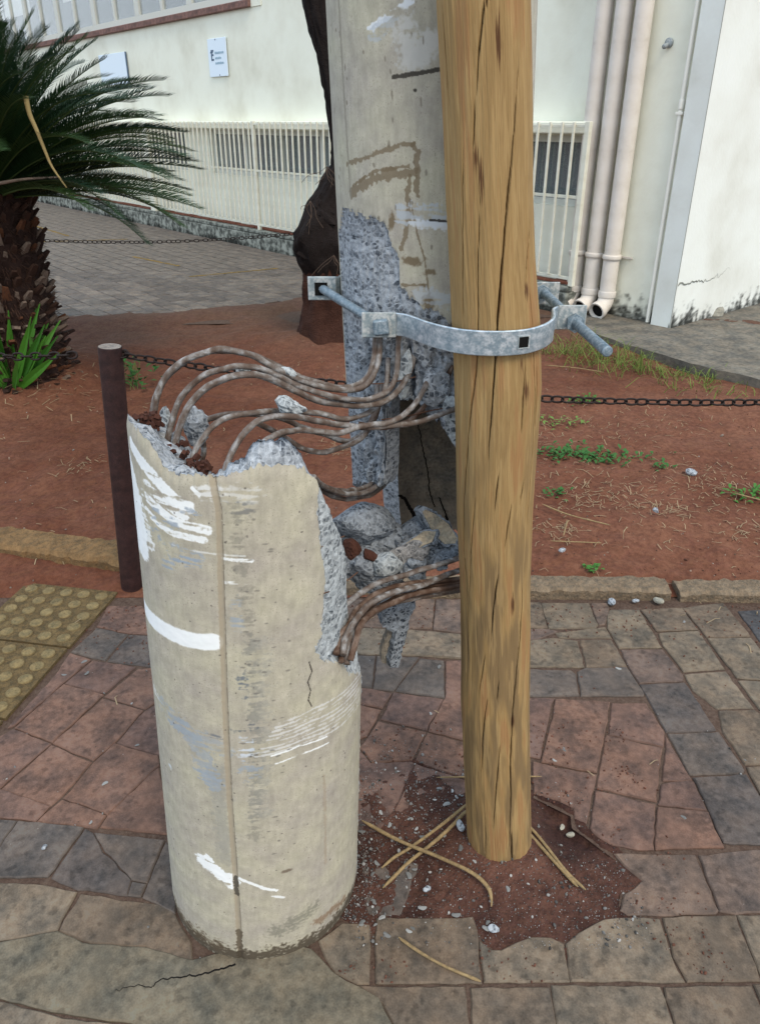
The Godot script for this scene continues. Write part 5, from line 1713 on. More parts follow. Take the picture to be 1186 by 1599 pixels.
# drying checks: angle and height along each, then width and depth in metres
const CHECKS := [
	[[36, 1.617, 32, 1.592, 22, 1.495, 12, 1.415, 6, 1.362, -4, 1.279, -7, 1.247, -9, 1.214, -16, 1.116, -19, 1.034], 0.0032, 0.016],
	[[10, 1.72, -8, 1.681, -16, 1.630, -20, 1.585], 0.0026, 0.010], [[-41, 1.510, -45, 1.413, -55, 1.255], 0.0018, 0.008],
	[[-20, 1.443, -26, 1.361, -31, 1.253, -33, 1.212, -41, 1.140, -49, 1.078, -60, 0.943, -64, 0.83, -58, 0.748, -60, 0.643, -64, 0.513], 0.0030, 0.014],
	[[-23, 1.571, -27, 1.515], 0.0026, 0.010], [[56, 1.433, 35, 1.305], 0.0016, 0.006], [[-4, 1.004, -8, 0.938], 0.0022, 0.008], [[32, 1.200, 26, 1.134, 26, 1.074], 0.0024, 0.008],
	[[-36, 0.954, -48, 0.808, -56, 0.70], 0.002, 0.008], [[-2, 0.80, -6, 0.769, -12, 0.697, -15, 0.653], 0.0026, 0.012], [[36, 0.987, 30, 0.944], 0.003, 0.009],
	[[42, 0.77, 36, 0.661, 28, 0.560, 23, 0.474, 21, 0.415, 16, 0.326, 16, 0.246, 11, 0.084], 0.0034, 0.015], [[-26, 0.604, -35, 0.513], 0.0022, 0.009], [[-21, 0.502, -27, 0.426, -34, 0.296], 0.0028, 0.012],
	[[-2, 0.550, -6, 0.497], 0.0018, 0.006], [[0, 0.387, -9, 0.263, -16, 0.139], 0.002, 0.008], [[18, 0.953, 7, 0.851], 0.002, 0.008], [[70, 0.594, 68, 0.466, 70, 0.296, 67, 0.068], 0.003, 0.010], [[55, 1.19, 54, 1.08], 0.004, 0.009],
	[[-30, 0.16, -33, 0.02], 0.0016, 0.006], [[15, 0.12, 16, -0.02], 0.0036, 0.02], [[-60, 0.25, -62, 0.05], 0.0018, 0.006], [[44, 1.32, 47, 1.20, 52, 1.05, 48, 0.9], 0.0018, 0.007], [[-66, 1.69, -64, 1.55], 0.002, 0.006]]

func post_point(th: float, h: float, r: float) -> Vector3:
	var a := deg_to_rad(th)
	return Vector3(itp(POST_X, h) + sin(a) * r, h, -1.285 + cos(a) * r)

func post_texture() -> StandardMaterial3D:
	var w := 768
	var h := 1536
	var y0 := -0.05
	var y1 := 1.85
	var grain := FastNoiseLite.new()
	grain.seed = 51
	grain.frequency = 1.0
	grain.fractal_octaves = 3
	var patch := FastNoiseLite.new()
	patch.seed = 52
	patch.frequency = 1.0
	patch.fractal_octaves = 3
	var data := PackedByteArray()
	data.resize(w * h * 3)
	var hd := PackedByteArray()
	hd.resize(w * h)
	var knots := [[8.6, 1.647, 0.005, 0.028], [-18.1, 1.476, 0.004, 0.030], [-23.5, 1.50, 0.004, 0.020], [31.7, 1.152, 0.005, 0.020], [39.5, 1.312, 0.004, 0.014], [21.6, 0.731, 0.004, 0.020], [22.5, 0.444, 0.004, 0.018], [25.0, 1.20, 0.003, 0.016], [16.8, 0.028, 0.004, 0.004]]
	var honey := Color(0.57, 0.462, 0.300)
	var pale := Color(0.635, 0.53, 0.362)
	var brown := Color(0.47, 0.362, 0.228)
	var orange := Color(0.565, 0.412, 0.272)
	var grey := Color(0.455, 0.372, 0.258)
	for r in h:
		var y := y1 - (r + 0.5) / h * (y1 - y0)
		for x in w:
			var th := ((x + 0.5) / w - 0.5) * 360.0
			var s := deg_to_rad(th) * 0.07
			var s2 := s + 0.004 * sin(y * 5.0)
			var g1 := grain.get_noise_2d(s2 * 420.0, y * 5.0)
			var g2 := grain.get_noise_2d(s2 * 70.0 + 50.0, y * 2.2)
			var p1 := patch.get_noise_2d(s * 22.0, y * 3.0)
			var p2 := patch.get_noise_2d(s * 55.0 + 80.0, y * 6.5)
			var g3 := grain.get_noise_2d(s2 * 900.0, y * 26.0 + 30.0)
			var c := honey.lerp(pale, clampf(g1 * 0.20 + g3 * 0.34 + p2 * 0.6 + 0.1, 0.0, 1.0))
			c = c.lerp(brown, clampf(-g1 * 0.20 - g2 * 0.12 - g3 * 0.42, 0.0, 0.7))
			c = c.lerp(orange, 0.6 * smoothstep(0.12, 0.45, p1 + g2 * 0.1))
			var low := smoothstep(1.2, 0.7, y) * 0.8 + 0.12
			c = c.lerp(grey, low * smoothstep(-0.22, 0.30, -p1 + g2 * 0.03 + g1 * 0.05))
			# scraped places, paler, longer than wide
			var fc := patch.get_noise_2d(s * 75.0 + 11.0, y * 4.2 + 3.0) + g1 * 0.12
			c = c.lerp(pale, 0.5 * smoothstep(0.20, 0.32, fc))
			for k: Array in knots:
				var d := Vector2((s - deg_to_rad(k[0]) * 0.07) / k[2], (y - k[1]) / k[3]).length()
				if d < 2.0:
					c = c.lerp(Color(0.26, 0.155, 0.09), 0.8 * smoothstep(1.15, 0.3, d + 0.9 * g1 + 0.5 * g3))
			var v := 1.0 + g1 * 0.05
			hd[r * w + x] = clampi(int(128 + g1 * 90 + g3 * 120), 0, 255)
			var i := (r * w + x) * 3
			data[i] = clampi(int(c.r * v * 255), 0, 255)
			data[i + 1] = clampi(int(c.g * v * 255), 0, 255)
			data[i + 2] = clampi(int(c.b * v * 255), 0, 255)
	var m := mat(Color.WHITE, 0.85, rgb_texture(w, h, data), 0.0, grey_texture(w, h, hd), 0.07)
	m.texture_repeat = false
	return m

func build_post() -> void:
	var angles := []
	for k in 340:
		angles.append(-125.0 + 250.0 * k / 340.0)
	for k in 45:
		angles.append(125.0 + 110.0 * k / 44.0)
	var hs := []
	for k in 236:
		hs.append(-0.06 + k * 0.008)
	hs.append_array([2.2, 3.0, 4.4])
	# where each check lies at each height
	var checks := []
	for c: Array in CHECKS:
		var f: Array = c[0]
		var byh := []
		for k in range(f.size() - 2, -1, -2):
			byh.append(float(f[k + 1]))
			byh.append(float(f[k]))
		checks.append([byh, byh[0], byh[byh.size() - 2], c[1], c[2]])
	var pts := PackedVector3Array()
	var uvs := PackedVector2Array()
	var idx := PackedInt32Array()
	var na := angles.size()
	var n := hs.size()
	for j in n:
		var h: float = hs[j]
		var base := itp(POST_R, h)
		var active := []
		for c: Array in checks:
			if h > c[1] - 0.002 and h < c[2] + 0.002:
				var t: float = clampf((h - c[1]) / (c[2] - c[1]), 0.0, 1.0)
				var open := pow(sin(clampf(t, 0.02, 0.98) * PI), 0.45)
				active.append([itp(c[0], h) + 1.0 * nz(h * 14.0, c[1], 2.0), c[3] * open * (0.75 + 0.6 * nz(h * 22.0, 1.0, c[1])), c[4] * open])
		for i in na:
			var th: float = angles[i]
			var tw := wrapf(th, -180.0, 180.0)
			var r := base + 0.0022 * nz(sin(deg_to_rad(tw)) * 2.0, h * 2.6, cos(deg_to_rad(tw)) * 2.0) + 0.0007 * nz(tw * 0.35, h * 3.0, 4.0)
			for a: Array in active:
				var d := absf(tw - a[0]) * 0.00122
				if d < a[1] * 0.7:
					r -= a[2] * smoothstep(a[1] * 0.7, a[1] * 0.15, d)
			pts.append(post_point(tw, h, r))
			uvs.append(Vector2(wrapf(tw / 360.0 + 0.5, 0.0, 1.0), (1.85 - h) / 1.9))
	for j in n - 1:
		for i in na:
			var a := j * na + i
			var b := j * na + (i + 1) % na
			if uvs[a].x > 0.9 and uvs[b].x < 0.1:
				continue
			idx.append_array([a, a + na, b + na, a, b + na, b])
	# close the strip behind
	for j in n - 1:
		for i in na:
			var a := j * na + i
			var b := j * na + (i + 1) % na
			if uvs[a].x > 0.9 and uvs[b].x < 0.1:
				idx.append_array([a, a + na, b + na, a, b + na, b])
	var o := part("timber_post", make_mesh(pts, uvs, [idx]), post_texture(), self)
	tag(o, "yellow-brown round timber post with long cracks, set upright in a hole", "wooden post")

# ------------------------------------------------------------------ clamp
func band(plan: PackedVector3Array, h: float, th: float) -> ArrayMesh:
	# a flat strap bent round: plan points at mid height, h tall, th thick
	var pts := PackedVector3Array()
	var idx := PackedInt32Array()
	var n := plan.size()
	for i in n:
		var dir := (plan[mini(i + 1, n - 1)] - plan[maxi(i - 1, 0)]).normalized()
		var out := dir.cross(Vector3.UP).normalized()
		var b := 0.0015
		for q in [[0, -h / 2 + b], [0, h / 2 - b], [b, h / 2], [th - b, h / 2], [th, h / 2 - b], [th, -h / 2 + b], [th - b, -h / 2], [b, -h / 2]]:
			pts.append(plan[i] + out * q[0] + Vector3(0, q[1], 0))
	for i in n - 1:
		for k in 8:
			var a := i * 8 + k
			var b2 := i * 8 + (k + 1) % 8
			idx.append_array([a, b2, b2 + 8, a, b2 + 8, a + 8])
	for k in range(1, 7):
		idx.append_array([0, k + 1, k, (n - 1) * 8, (n - 1) * 8 + k, (n - 1) * 8 + k + 1])
	return make_mesh(pts, PackedVector2Array(), [idx], false)

func build_clamp() -> void:
	var c := thing("pole_clamp", Vector3(0.15, 1.236, -1.4), "galvanised two-part steel clamp strapping the timber post to the broken pole", "clamp")
	var off := Transform3D(Basis(), -c.position)
	# front strap round the timber post, from the bolted plate on the left to the tab on the right
	var fp := curve_points([-0.030, 1.232, -1.352, 0.000, 1.232, -1.352, 0.030, 1.232, -1.351, 0.052, 1.233, -1.330, 0.085, 1.234, -1.272, 0.120, 1.235, -1.230, 0.155, 1.236, -1.209, 0.195, 1.237, -1.203, 0.232, 1.238, -1.212, 0.262, 1.240, -1.236, 0.282, 1.242, -1.270, 0.291, 1.243, -1.310, 0.296, 1.244, -1.335, 0.312, 1.245, -1.347, 0.345, 1.246, -1.348], 0.006)
	part("front_strap", band(fp, 0.040, 0.005), M.galv, c, off)
	# square punched hole near the front right, set into a raised rim
	var hx := Transform3D(Basis(Vector3.UP, 0.34), Vector3(0.2265, 1.238, -1.2045))
	part("square_hole", box_mesh(Vector3(-0.0085, -0.0085, -0.002), Vector3(0.0085, 0.0085, 0.0009)), M.hole, c, off * hx)
	var rim := Soup.new()
	rim.box(Vector3(-0.0105, 0.0086, -0.001), Vector3(0.0105, 0.0103, 0.0018))
	rim.box(Vector3(-0.0105, -0.0103, -0.001), Vector3(0.0105, -0.0086, 0.0018))
	rim.box(Vector3(-0.0105, -0.0085, -0.001), Vector3(-0.0086, 0.0085, 0.0018))
	rim.box(Vector3(0.0086, -0.0085, -0.001), Vector3(0.0105, 0.0085, 0.0018))
	part("hole_rim", soup_mesh(rim), M.zinc_pale, c, off * hx)
	# bolted plate at the left end
	part("plate", box_mesh(Vector3(-0.032, -0.022, 0), Vector3(0.028, 0.022, 0.004), 0.0015), M.zinc_pale, c, off * Transform3D(Basis(), Vector3(0.000, 1.232, -1.3455)))
	part("washer", lathe([0.0, 0.0, 0.019, 0.0, 0.019, 0.003, 0.0, 0.0031], 24, false), M.zinc_pale, c, off * Transform3D(Basis(Vector3.RIGHT, PI / 2), Vector3(0.002, 1.231, -1.341)))
	part("bolt_head", box_mesh(Vector3(-0.0135, -0.0135, 0), Vector3(0.0135, 0.0135, 0.012), 0.003), M.rod, c, off * Transform3D(Basis(Vector3(0, 0, 1), 0.12), Vector3(0.002, 1.231, -1.3375)))
	# tab with its nut at the right end
	part("tab", box_mesh(Vector3(-0.018, -0.021, -0.0005), Vector3(0.032, 0.021, 0.004), 0.0015), M.zinc_pale, c, off * Transform3D(Basis(), Vector3(0.325, 1.246, -1.3425)))
	# rear strap round the back of the concrete pole
	var rp := PackedVector3Array()
	rp.append(Vector3(0.365, 1.236, -1.600))
	rp.append(Vector3(0.315, 1.236, -1.600))
	for k in 31:
		var a := deg_to_rad(96.0 + 168.0 * k / 30.0)
		rp.append(Vector3(0.106 + sin(a) * 0.187, 1.24 + 0.013 * k / 30.0, -1.545 + cos(a) * 0.187))
	rp.append(Vector3(-0.088, 1.254, -1.560))
	rp.append(Vector3(-0.143, 1.254, -1.560))
	part("rear_strap", band(rp, 0.044, 0.005), M.zinc_pale, c, off)
	part("plate", box_mesh(Vector3(-0.030, -0.022, 0), Vector3(0.026, 0.022, 0.004), 0.0015), M.zinc_pale, c, off * Transform3D(Basis(), Vector3(-0.112, 1.254, -1.5545)))
	part("square_hole", box_mesh(Vector3(-0.0125, -0.0125, 0), Vector3(0.0125, 0.0125, 0.0012)), M.hole, c, off * Transform3D(Basis(), Vector3(-0.116, 1.254, -1.550)))
	# threaded rods
	var thread := func(i, t, _a): return 0.0082 * (1.0 + (0.07 if i % 2 == 0 else -0.05)) * (1.0 if t < 0.995 else 0.8)
	part("threaded_rod", tube(curve_points([-0.118, 1.2545, -1.60, -0.114, 1.254, -1.555, 0.002, 1.231, -1.345], 0.0016), thread, 12), M.rod, c, off)
	part("threaded_rod", tube(curve_points([0.322, 1.240, -1.68, 0.333, 1.239, -1.55, 0.3365, 1.238, -1.36, 0.350, 1.233, -1.165], 0.0016), thread, 12), M.rod, c, off)
	part("nut", lathe([0.0, 0.0, 0.016, 0.0, 0.016, 0.012, 0.0, 0.0121], 6, false), M.rod, c, off * Transform3D(Basis(Vector3.RIGHT, PI / 2), Vector3(0.337, 1.238, -1.338)))
	part("nut", lathe([0.0, 0.0, 0.016, 0.0, 0.016, 0.012, 0.0, 0.0121], 6, false), M.rod, c, off * Transform3D(Basis(Vector3.RIGHT, PI / 2), Vector3(0.329, 1.239, -1.592)))

# ------------------------------------------------------------------ rubble held by the bars
func lump(called: String, at: Vector3, r: float, sd: int, m: Material, squash: Vector3, turn: Vector3, label: String, category := "rubble", group := "") -> void:
	var o := part(called, shard(r * 1.12, sd, 7, squash, 0.06), m, self, Transform3D(Basis.from_euler(turn), at))
	tag(o, label, category, group)

func build_rubble() -> void:
	var grp := "broken concrete resting on the bent bars"
	lump("concrete_chunk", Vector3(-0.046, 0.778, -1.44), 0.062, 101, M.agg_dark, Vector3(1.25, 0.8, 0.9), Vector3(0, 0.2, -0.1), "large rounded concrete chunk beside the stump's cut face, topmost of the pile", "rubble", grp)
	lump("concrete_chunk", Vector3(0.022, 0.738, -1.46), 0.062, 102, M.agg_dark, Vector3(1.5, 0.6, 0.9), Vector3(0.2, -0.3, -0.35), "long sloping concrete chunk in the middle of the pile", "rubble", grp)
	lump("concrete_chunk", Vector3(0.092, 0.752, -1.45), 0.048, 103, M.agg_dark, Vector3(1.1, 0.8, 0.9), Vector3(0.3, 0.5, 0.4), "angular concrete chunk below the tilted pale slab", "rubble", grp)
	lump("concrete_chunk", Vector3(0.046, 0.742, -1.385), 0.040, 104, M.agg_dusty, Vector3(1.35, 0.6, 0.8), Vector3(0.5, 0.4, 0.45), "brownish dusty concrete chunk at the front middle of the pile", "rubble", grp)
	lump("concrete_chunk", Vector3(-0.030, 0.722, -1.385), 0.050, 105, M.agg_dark, Vector3(1.2, 0.7, 0.8), Vector3(0.1, 0.9, -0.2), "low concrete chunk just above the bundle of bars, left of centre", "rubble", grp)
	lump("concrete_chunk", Vector3(0.012, 0.735, -1.355), 0.034, 106, M.agg_pale, Vector3(1.0, 0.8, 0.7), Vector3(0.4, 0.2, 0.8), "small pale pyramid of concrete in front of the pile", "rubble", grp)
	lump("concrete_chunk", Vector3(0.072, 0.722, -1.385), 0.042, 107, M.agg_dark, Vector3(1.4, 0.6, 0.8), Vector3(0.1, 1.4, 0.2), "flat concrete chunk under the rust-orange bar", "rubble", grp)
	lump("concrete_chunk", Vector3(0.130, 0.730, -1.43), 0.042, 108, M.agg_dark, Vector3(1.2, 0.7, 0.8), Vector3(0.1, 0.3, 0.3), "concrete chunk pressed against the timber post", "rubble", grp)
	lump("concrete_chunk", Vector3(-0.064, 0.722, -1.375), 0.032, 109, M.agg_dark, Vector3(1.0, 1.0, 0.8), Vector3(0.2, 0.3, 0.1), "small concrete chunk lowest in the pile, next to the stump", "rubble", grp)
	lump("concrete_chunk", Vector3(0.000, 0.700, -1.36), 0.036, 110, M.agg_dark, Vector3(1.5, 0.6, 0.8), Vector3(0.1, 0.1, 0.3), "thin concrete chunk caught between the lower bars", "rubble", grp)
	lump("soil_clod", Vector3(-0.060, 0.762, -1.372), 0.022, 120, M.clod, Vector3(0.9, 1.2, 0.8), Vector3(0, 0, 0.4), "dark reddish soil clod stuck beside the stump's cut face", "soil")
	lump("soil_clod", Vector3(-0.022, 0.757, -1.36), 0.016, 121, M.clod, Vector3(1.3, 0.7, 0.8), Vector3(0, 0, -0.5), "small reddish soil clod on top of the concrete chunks", "soil")
	# the tilted slab: a flake of the pole's smooth skin
	var s := thing("concrete_slab", Vector3(0.122, 0.785, -1.43), "pale smooth slab of pole skin leaning against the bore, on top of the pile", "rubble", grp)
	var outline := PackedVector2Array([Vector2(-0.045, 0.045), Vector2(-0.030, 0.052), Vector2(-0.005, 0.035), Vector2(0.022, 0.008), Vector2(0.040, -0.030), Vector2(0.030, -0.044), Vector2(0.000, -0.040), Vector2(-0.022, -0.012)])
	part("broken_side", prism(outline, 0.026, 0.006), M.agg_dark, s, Transform3D(Basis.from_euler(Vector3(-0.35, 0.45, 0.0)), Vector3.ZERO))
	part("smooth_face", prism(Geometry2D.offset_polygon(outline, -0.005)[0], 0.003, 0.001), M.smooth_conc, s, Transform3D(Basis.from_euler(Vector3(-0.35, 0.45, 0.0)), Vector3.ZERO) * Transform3D(Basis(), Vector3(0, 0, 0.0135)))
	var b := thing("concrete_slab", Vector3(0.085, 0.765, -1.40), "grey wedge of pole skin with one flat side, below the leaning slab", "rubble", grp)
	var o2 := PackedVector2Array([Vector2(-0.036, -0.012), Vector2(0.004, 0.026), Vector2(0.036, 0.030), Vector2(0.030, 0.000), Vector2(-0.010, -0.026)])
	part("broken_side", prism(o2, 0.028, 0.005), M.agg_dark, b, Transform3D(Basis.from_euler(Vector3(-0.7, -0.3, 0.0)), Vector3.ZERO))
	part("smooth_face", prism(Geometry2D.offset_polygon(o2, -0.004)[0], 0.003, 0.001), M.smooth_conc, b, Transform3D(Basis.from_euler(Vector3(-0.7, -0.3, 0.0)), Vector3.ZERO) * Transform3D(Basis(), Vector3(0, 0, 0.0145)))
	var bits := Soup.new()
	for k in 80:
		var sh := shard(rng.randf_range(0.006, 0.017), 500 + k % 6, 7, Vector3(1.3, 0.7, 1.0), 0.05)
		var arr := sh.surface_get_arrays(0)
		var v: PackedVector3Array = arr[Mesh.ARRAY_VERTEX]
		var at := Vector3(rng.randf_range(-0.07, 0.14), 0.0, rng.randf_range(-1.45, -1.35))
		at.y = 0.715 + 0.03 * rng.randf() + 0.25 * (-1.35 - at.z)
		var xf := Transform3D(Basis.from_euler(Vector3(rng.randf() * 6, rng.randf() * 6, rng.randf() * 6)), at)
		for q in range(0, v.size(), 3):
			bits.tri(xf * v[q], xf * v[q + 1], xf * v[q + 2])
	stuff(tag(part("small_rubble", soup_mesh(bits), M.agg_dark, self), "small concrete splinters lying among the chunks on the bent bars", "rubble"))
	# piece that hangs under the bundle
	var hpos := Vector3(0.030, 0.620, -1.365)
	var hang := thing("hanging_chunk", hpos, "jagged concrete piece hanging under the lower bars, above the paving", "rubble", grp)
	part("upper_lump", prism(PackedVector2Array([Vector2(-0.040, 0.055), Vector2(0.010, 0.065), Vector2(0.040, 0.050), Vector2(0.042, 0.010), Vector2(0.012, -0.028), Vector2(-0.006, -0.045), Vector2(-0.030, -0.028), Vector2(-0.034, 0.010)]), 0.04, 0.008), M.agg_dark, hang, Transform3D(Basis(Vector3.UP, 0.2), Vector3.ZERO))
	part("lower_shard", prism(PackedVector2Array([Vector2(0.004, 0.0), Vector2(0.036, 0.02), Vector2(0.022, -0.060), Vector2(0.004, -0.135), Vector2(-0.016, -0.133), Vector2(-0.018, -0.110)]), 0.026, 0.004), M.agg_dark, hang, Transform3D(Basis(Vector3.UP, 0.5), Vector3(0.002, -0.005, 0.004)))
	part("smooth_side", prism(PackedVector2Array([Vector2(-0.016, -0.045), Vector2(0.002, -0.04), Vector2(-0.018, -0.112), Vector2(-0.020, -0.134), Vector2(-0.030, -0.128), Vector2(-0.032, -0.10)]), 0.02, 0.003), M.inner, hang, Transform3D(Basis(Vector3.UP, 0.2), Vector3(0.002, -0.005, -0.006)))

func prism(outline: PackedVector2Array, depth: float, rough: float) -> ArrayMesh:
	# an outline in x and y, given thickness, with its edges and faces broken up
	var fine := PackedVector2Array()
	for k in outline.size():
		var a := outline[k]
		var b := outline[(k + 1) % outline.size()]
		var n := maxi(1, int(a.distance_to(b) / 0.006))
		for j in n:
			var q := a.lerp(b, float(j) / n)
			fine.append(q + Vector2(nz(q.x * 120, 0, q.y * 120), nz(q.x * 120, 5, q.y * 120)) * rough)
	if Geometry2D.is_polygon_clockwise(fine):
		fine.reverse()
	var s := Soup.new()
	var t := Geometry2D.triangulate_polygon(fine)
	var zf := func(q: Vector2, sg: float) -> float: return sg * depth * 0.5 + rough * nz(q.x * 70.0, q.y * 70.0, sg * 3.0)
	for k in range(0, t.size(), 3):
		for sg in [-1.0, 1.0]:
			var v := []
			for j in 3:
				var q := fine[t[k + j]]
				v.append(Vector3(q.x, q.y, zf.call(q, sg)))
			if ((v[2] - v[0]).cross(v[1] - v[0])).z * sg > 0:
				s.tri(v[0], v[1], v[2])
			else:
				s.tri(v[0], v[2], v[1])
	for k in fine.size():
		var a := fine[k]
		var b := fine[(k + 1) % fine.size()]
		s.quad(Vector3(a.x, a.y, zf.call(a, -1.0)), Vector3(a.x, a.y, zf.call(a, 1.0)), Vector3(b.x, b.y, zf.call(b, 1.0)), Vector3(b.x, b.y, zf.call(b, -1.0)))
	return soup_mesh(s)

# ------------------------------------------------------------------ bollards and chains
func build_bollards() -> void:
	var b := thing("bollard", Vector3(-0.925, 0, -2.43), "dark rusty pipe bollard leaning slightly, just left of the broken stump", "bollard")
	var lean := Transform3D(Basis(Vector3(0, 0, 1), -0.068), Vector3.ZERO)
	part("tube", lathe([0.039, -0.03, 0.038, 0.3, 0.038, 0.905, 0.0365, 0.909], 28), M.bollard, b, lean)
	part("cap", lathe([0.0, 0.9085, 0.0355, 0.909], 28), M.bollard_top, b, lean)
	part("chain_eye", tube(curve_points([0.034, 0.888, 0.0, 0.046, 0.900, 0.0, 0.058, 0.888, 0.0, 0.046, 0.876, 0.0, 0.036, 0.884, 0.0], 0.004), func(_i, _t, _a): return 0.004, 6), M.chain, b, lean)
	chain(Vector3(-0.865, 0.885, -2.43), Vector3(2.45, 0.90, -2.16), 0.125, "rusty chain sagging right from the bollard past the timber post", M.chain, 0.038, 0.0034, true)
	chain(Vector3(-0.99, 0.878, -2.43), Vector3(-3.3, 0.92, -2.86), 0.06, "rusty chain running left from the bollard in front of the palm", M.chain, 0.038, 0.0034, true)
	chain(Vector3(-4.2, 0.62, -7.6), Vector3(-0.55, 0.60, -7.9), 0.10, "thin dark chain strung across the yard behind the palm and the dark tree", M.chain, 0.05, 0.004, false)

func chain(a: Vector3, b: Vector3, sag: float, label: String, m: Material, link: float, r: float, singly: bool) -> void:
	var c := thing("chain", a, label, "chain")
	var loop := PackedVector3Array()
	var hl := link * 0.5
	var hw := link * 0.30
	for k in 17:
		var t := TAU * k / 16.0
		var ex := clampf(cos(t) * 1.35, -1, 1)
		loop.append(Vector3(ex * (hl - hw) + cos(t) * hw, sin(t) * hw, 0))
	var lm := tube(loop, func(_i, _t, _a): return r, 6, false)
	var path := PackedVector3Array()
	for k in 401:
		var t := k / 400.0
		path.append(a.lerp(b, t) - Vector3(0, sag * 4.0 * t * (1.0 - t), 0) - a)
	var pitch := link - r * 1.6
	var want := 0.0
	var run := 0.0
	var n := 0
	var all := Soup.new()
	for k in range(1, 401):
		var step := path[k].distance_to(path[k - 1])
		while run + step >= want:
			var p := path[k - 1].lerp(path[k], (want - run) / step)
			var dir := (path[k] - path[k - 1]).normalized()
			var bs := Basis(dir, Vector3.UP, dir.cross(Vector3.UP)).orthonormalized()
			bs = bs * Basis(Vector3.RIGHT, (0.5 if n % 2 == 0 else -1.07) + rng.randf_range(-0.25, 0.25))
			var xf := Transform3D(bs, p)
			if singly:
				part("link", lm, m, c, xf)
			else:
				var arr := lm.surface_get_arrays(0)
				var v: PackedVector3Array = arr[Mesh.ARRAY_VERTEX]
				var ix: PackedInt32Array = arr[Mesh.ARRAY_INDEX]
				for q in range(0, ix.size(), 3):
					all.tri(xf * v[ix[q]], xf * v[ix[q + 1]], xf * v[ix[q + 2]])
			n += 1
			want += pitch
		run += step
	if not singly:
		stuff(part("links", soup_mesh(all), m, c))

# ------------------------------------------------------------------ plants
func frond_mesh(length: float, curl: float, sd: int) -> ArrayMesh:
	var g := RandomNumberGenerator.new()
	g.seed = sd
	var s := Soup.new()
	var n := 100
	var p := Vector3.ZERO
	var ang := 0.0
	for k in n:
		var t := float(k) / (n - 1)
		ang = -curl * pow(t, 1.5)
		var dir := Vector3(cos(ang), sin(ang), 0)
		var up := Vector3(-sin(ang), cos(ang), 0)
		p += dir * length / n
		if t < 0.07:
			continue
		var ll := 0.185 * minf(1.0, pow(t * 2.4, 0.6)) * pow(maxf(1.0 - t, 0.0) * 1.25 + 0.08, 0.45)
		for side in [-1.0, 1.0]:
			var d: Vector3 = (dir * (0.50 + 0.35 * t) + Vector3(0, 0, side) * (0.80 - 0.18 * t) + up * (0.36 + g.randf_range(-0.10, 0.10)))
			d = d.normalized()
			var w := dir * 0.0050
			var l := ll * g.randf_range(0.9, 1.06)
			var mid := p + d * l * 0.55 - up * 0.004
			var tip := p + d * l - up * 0.022 * l / 0.15 + dir * 0.012
			s.quad(p - w, mid - w * 0.9, mid + w * 0.9, p + w)
			s.tri(mid - w * 0.9, tip, mid + w * 0.9)
	return soup_mesh(s)

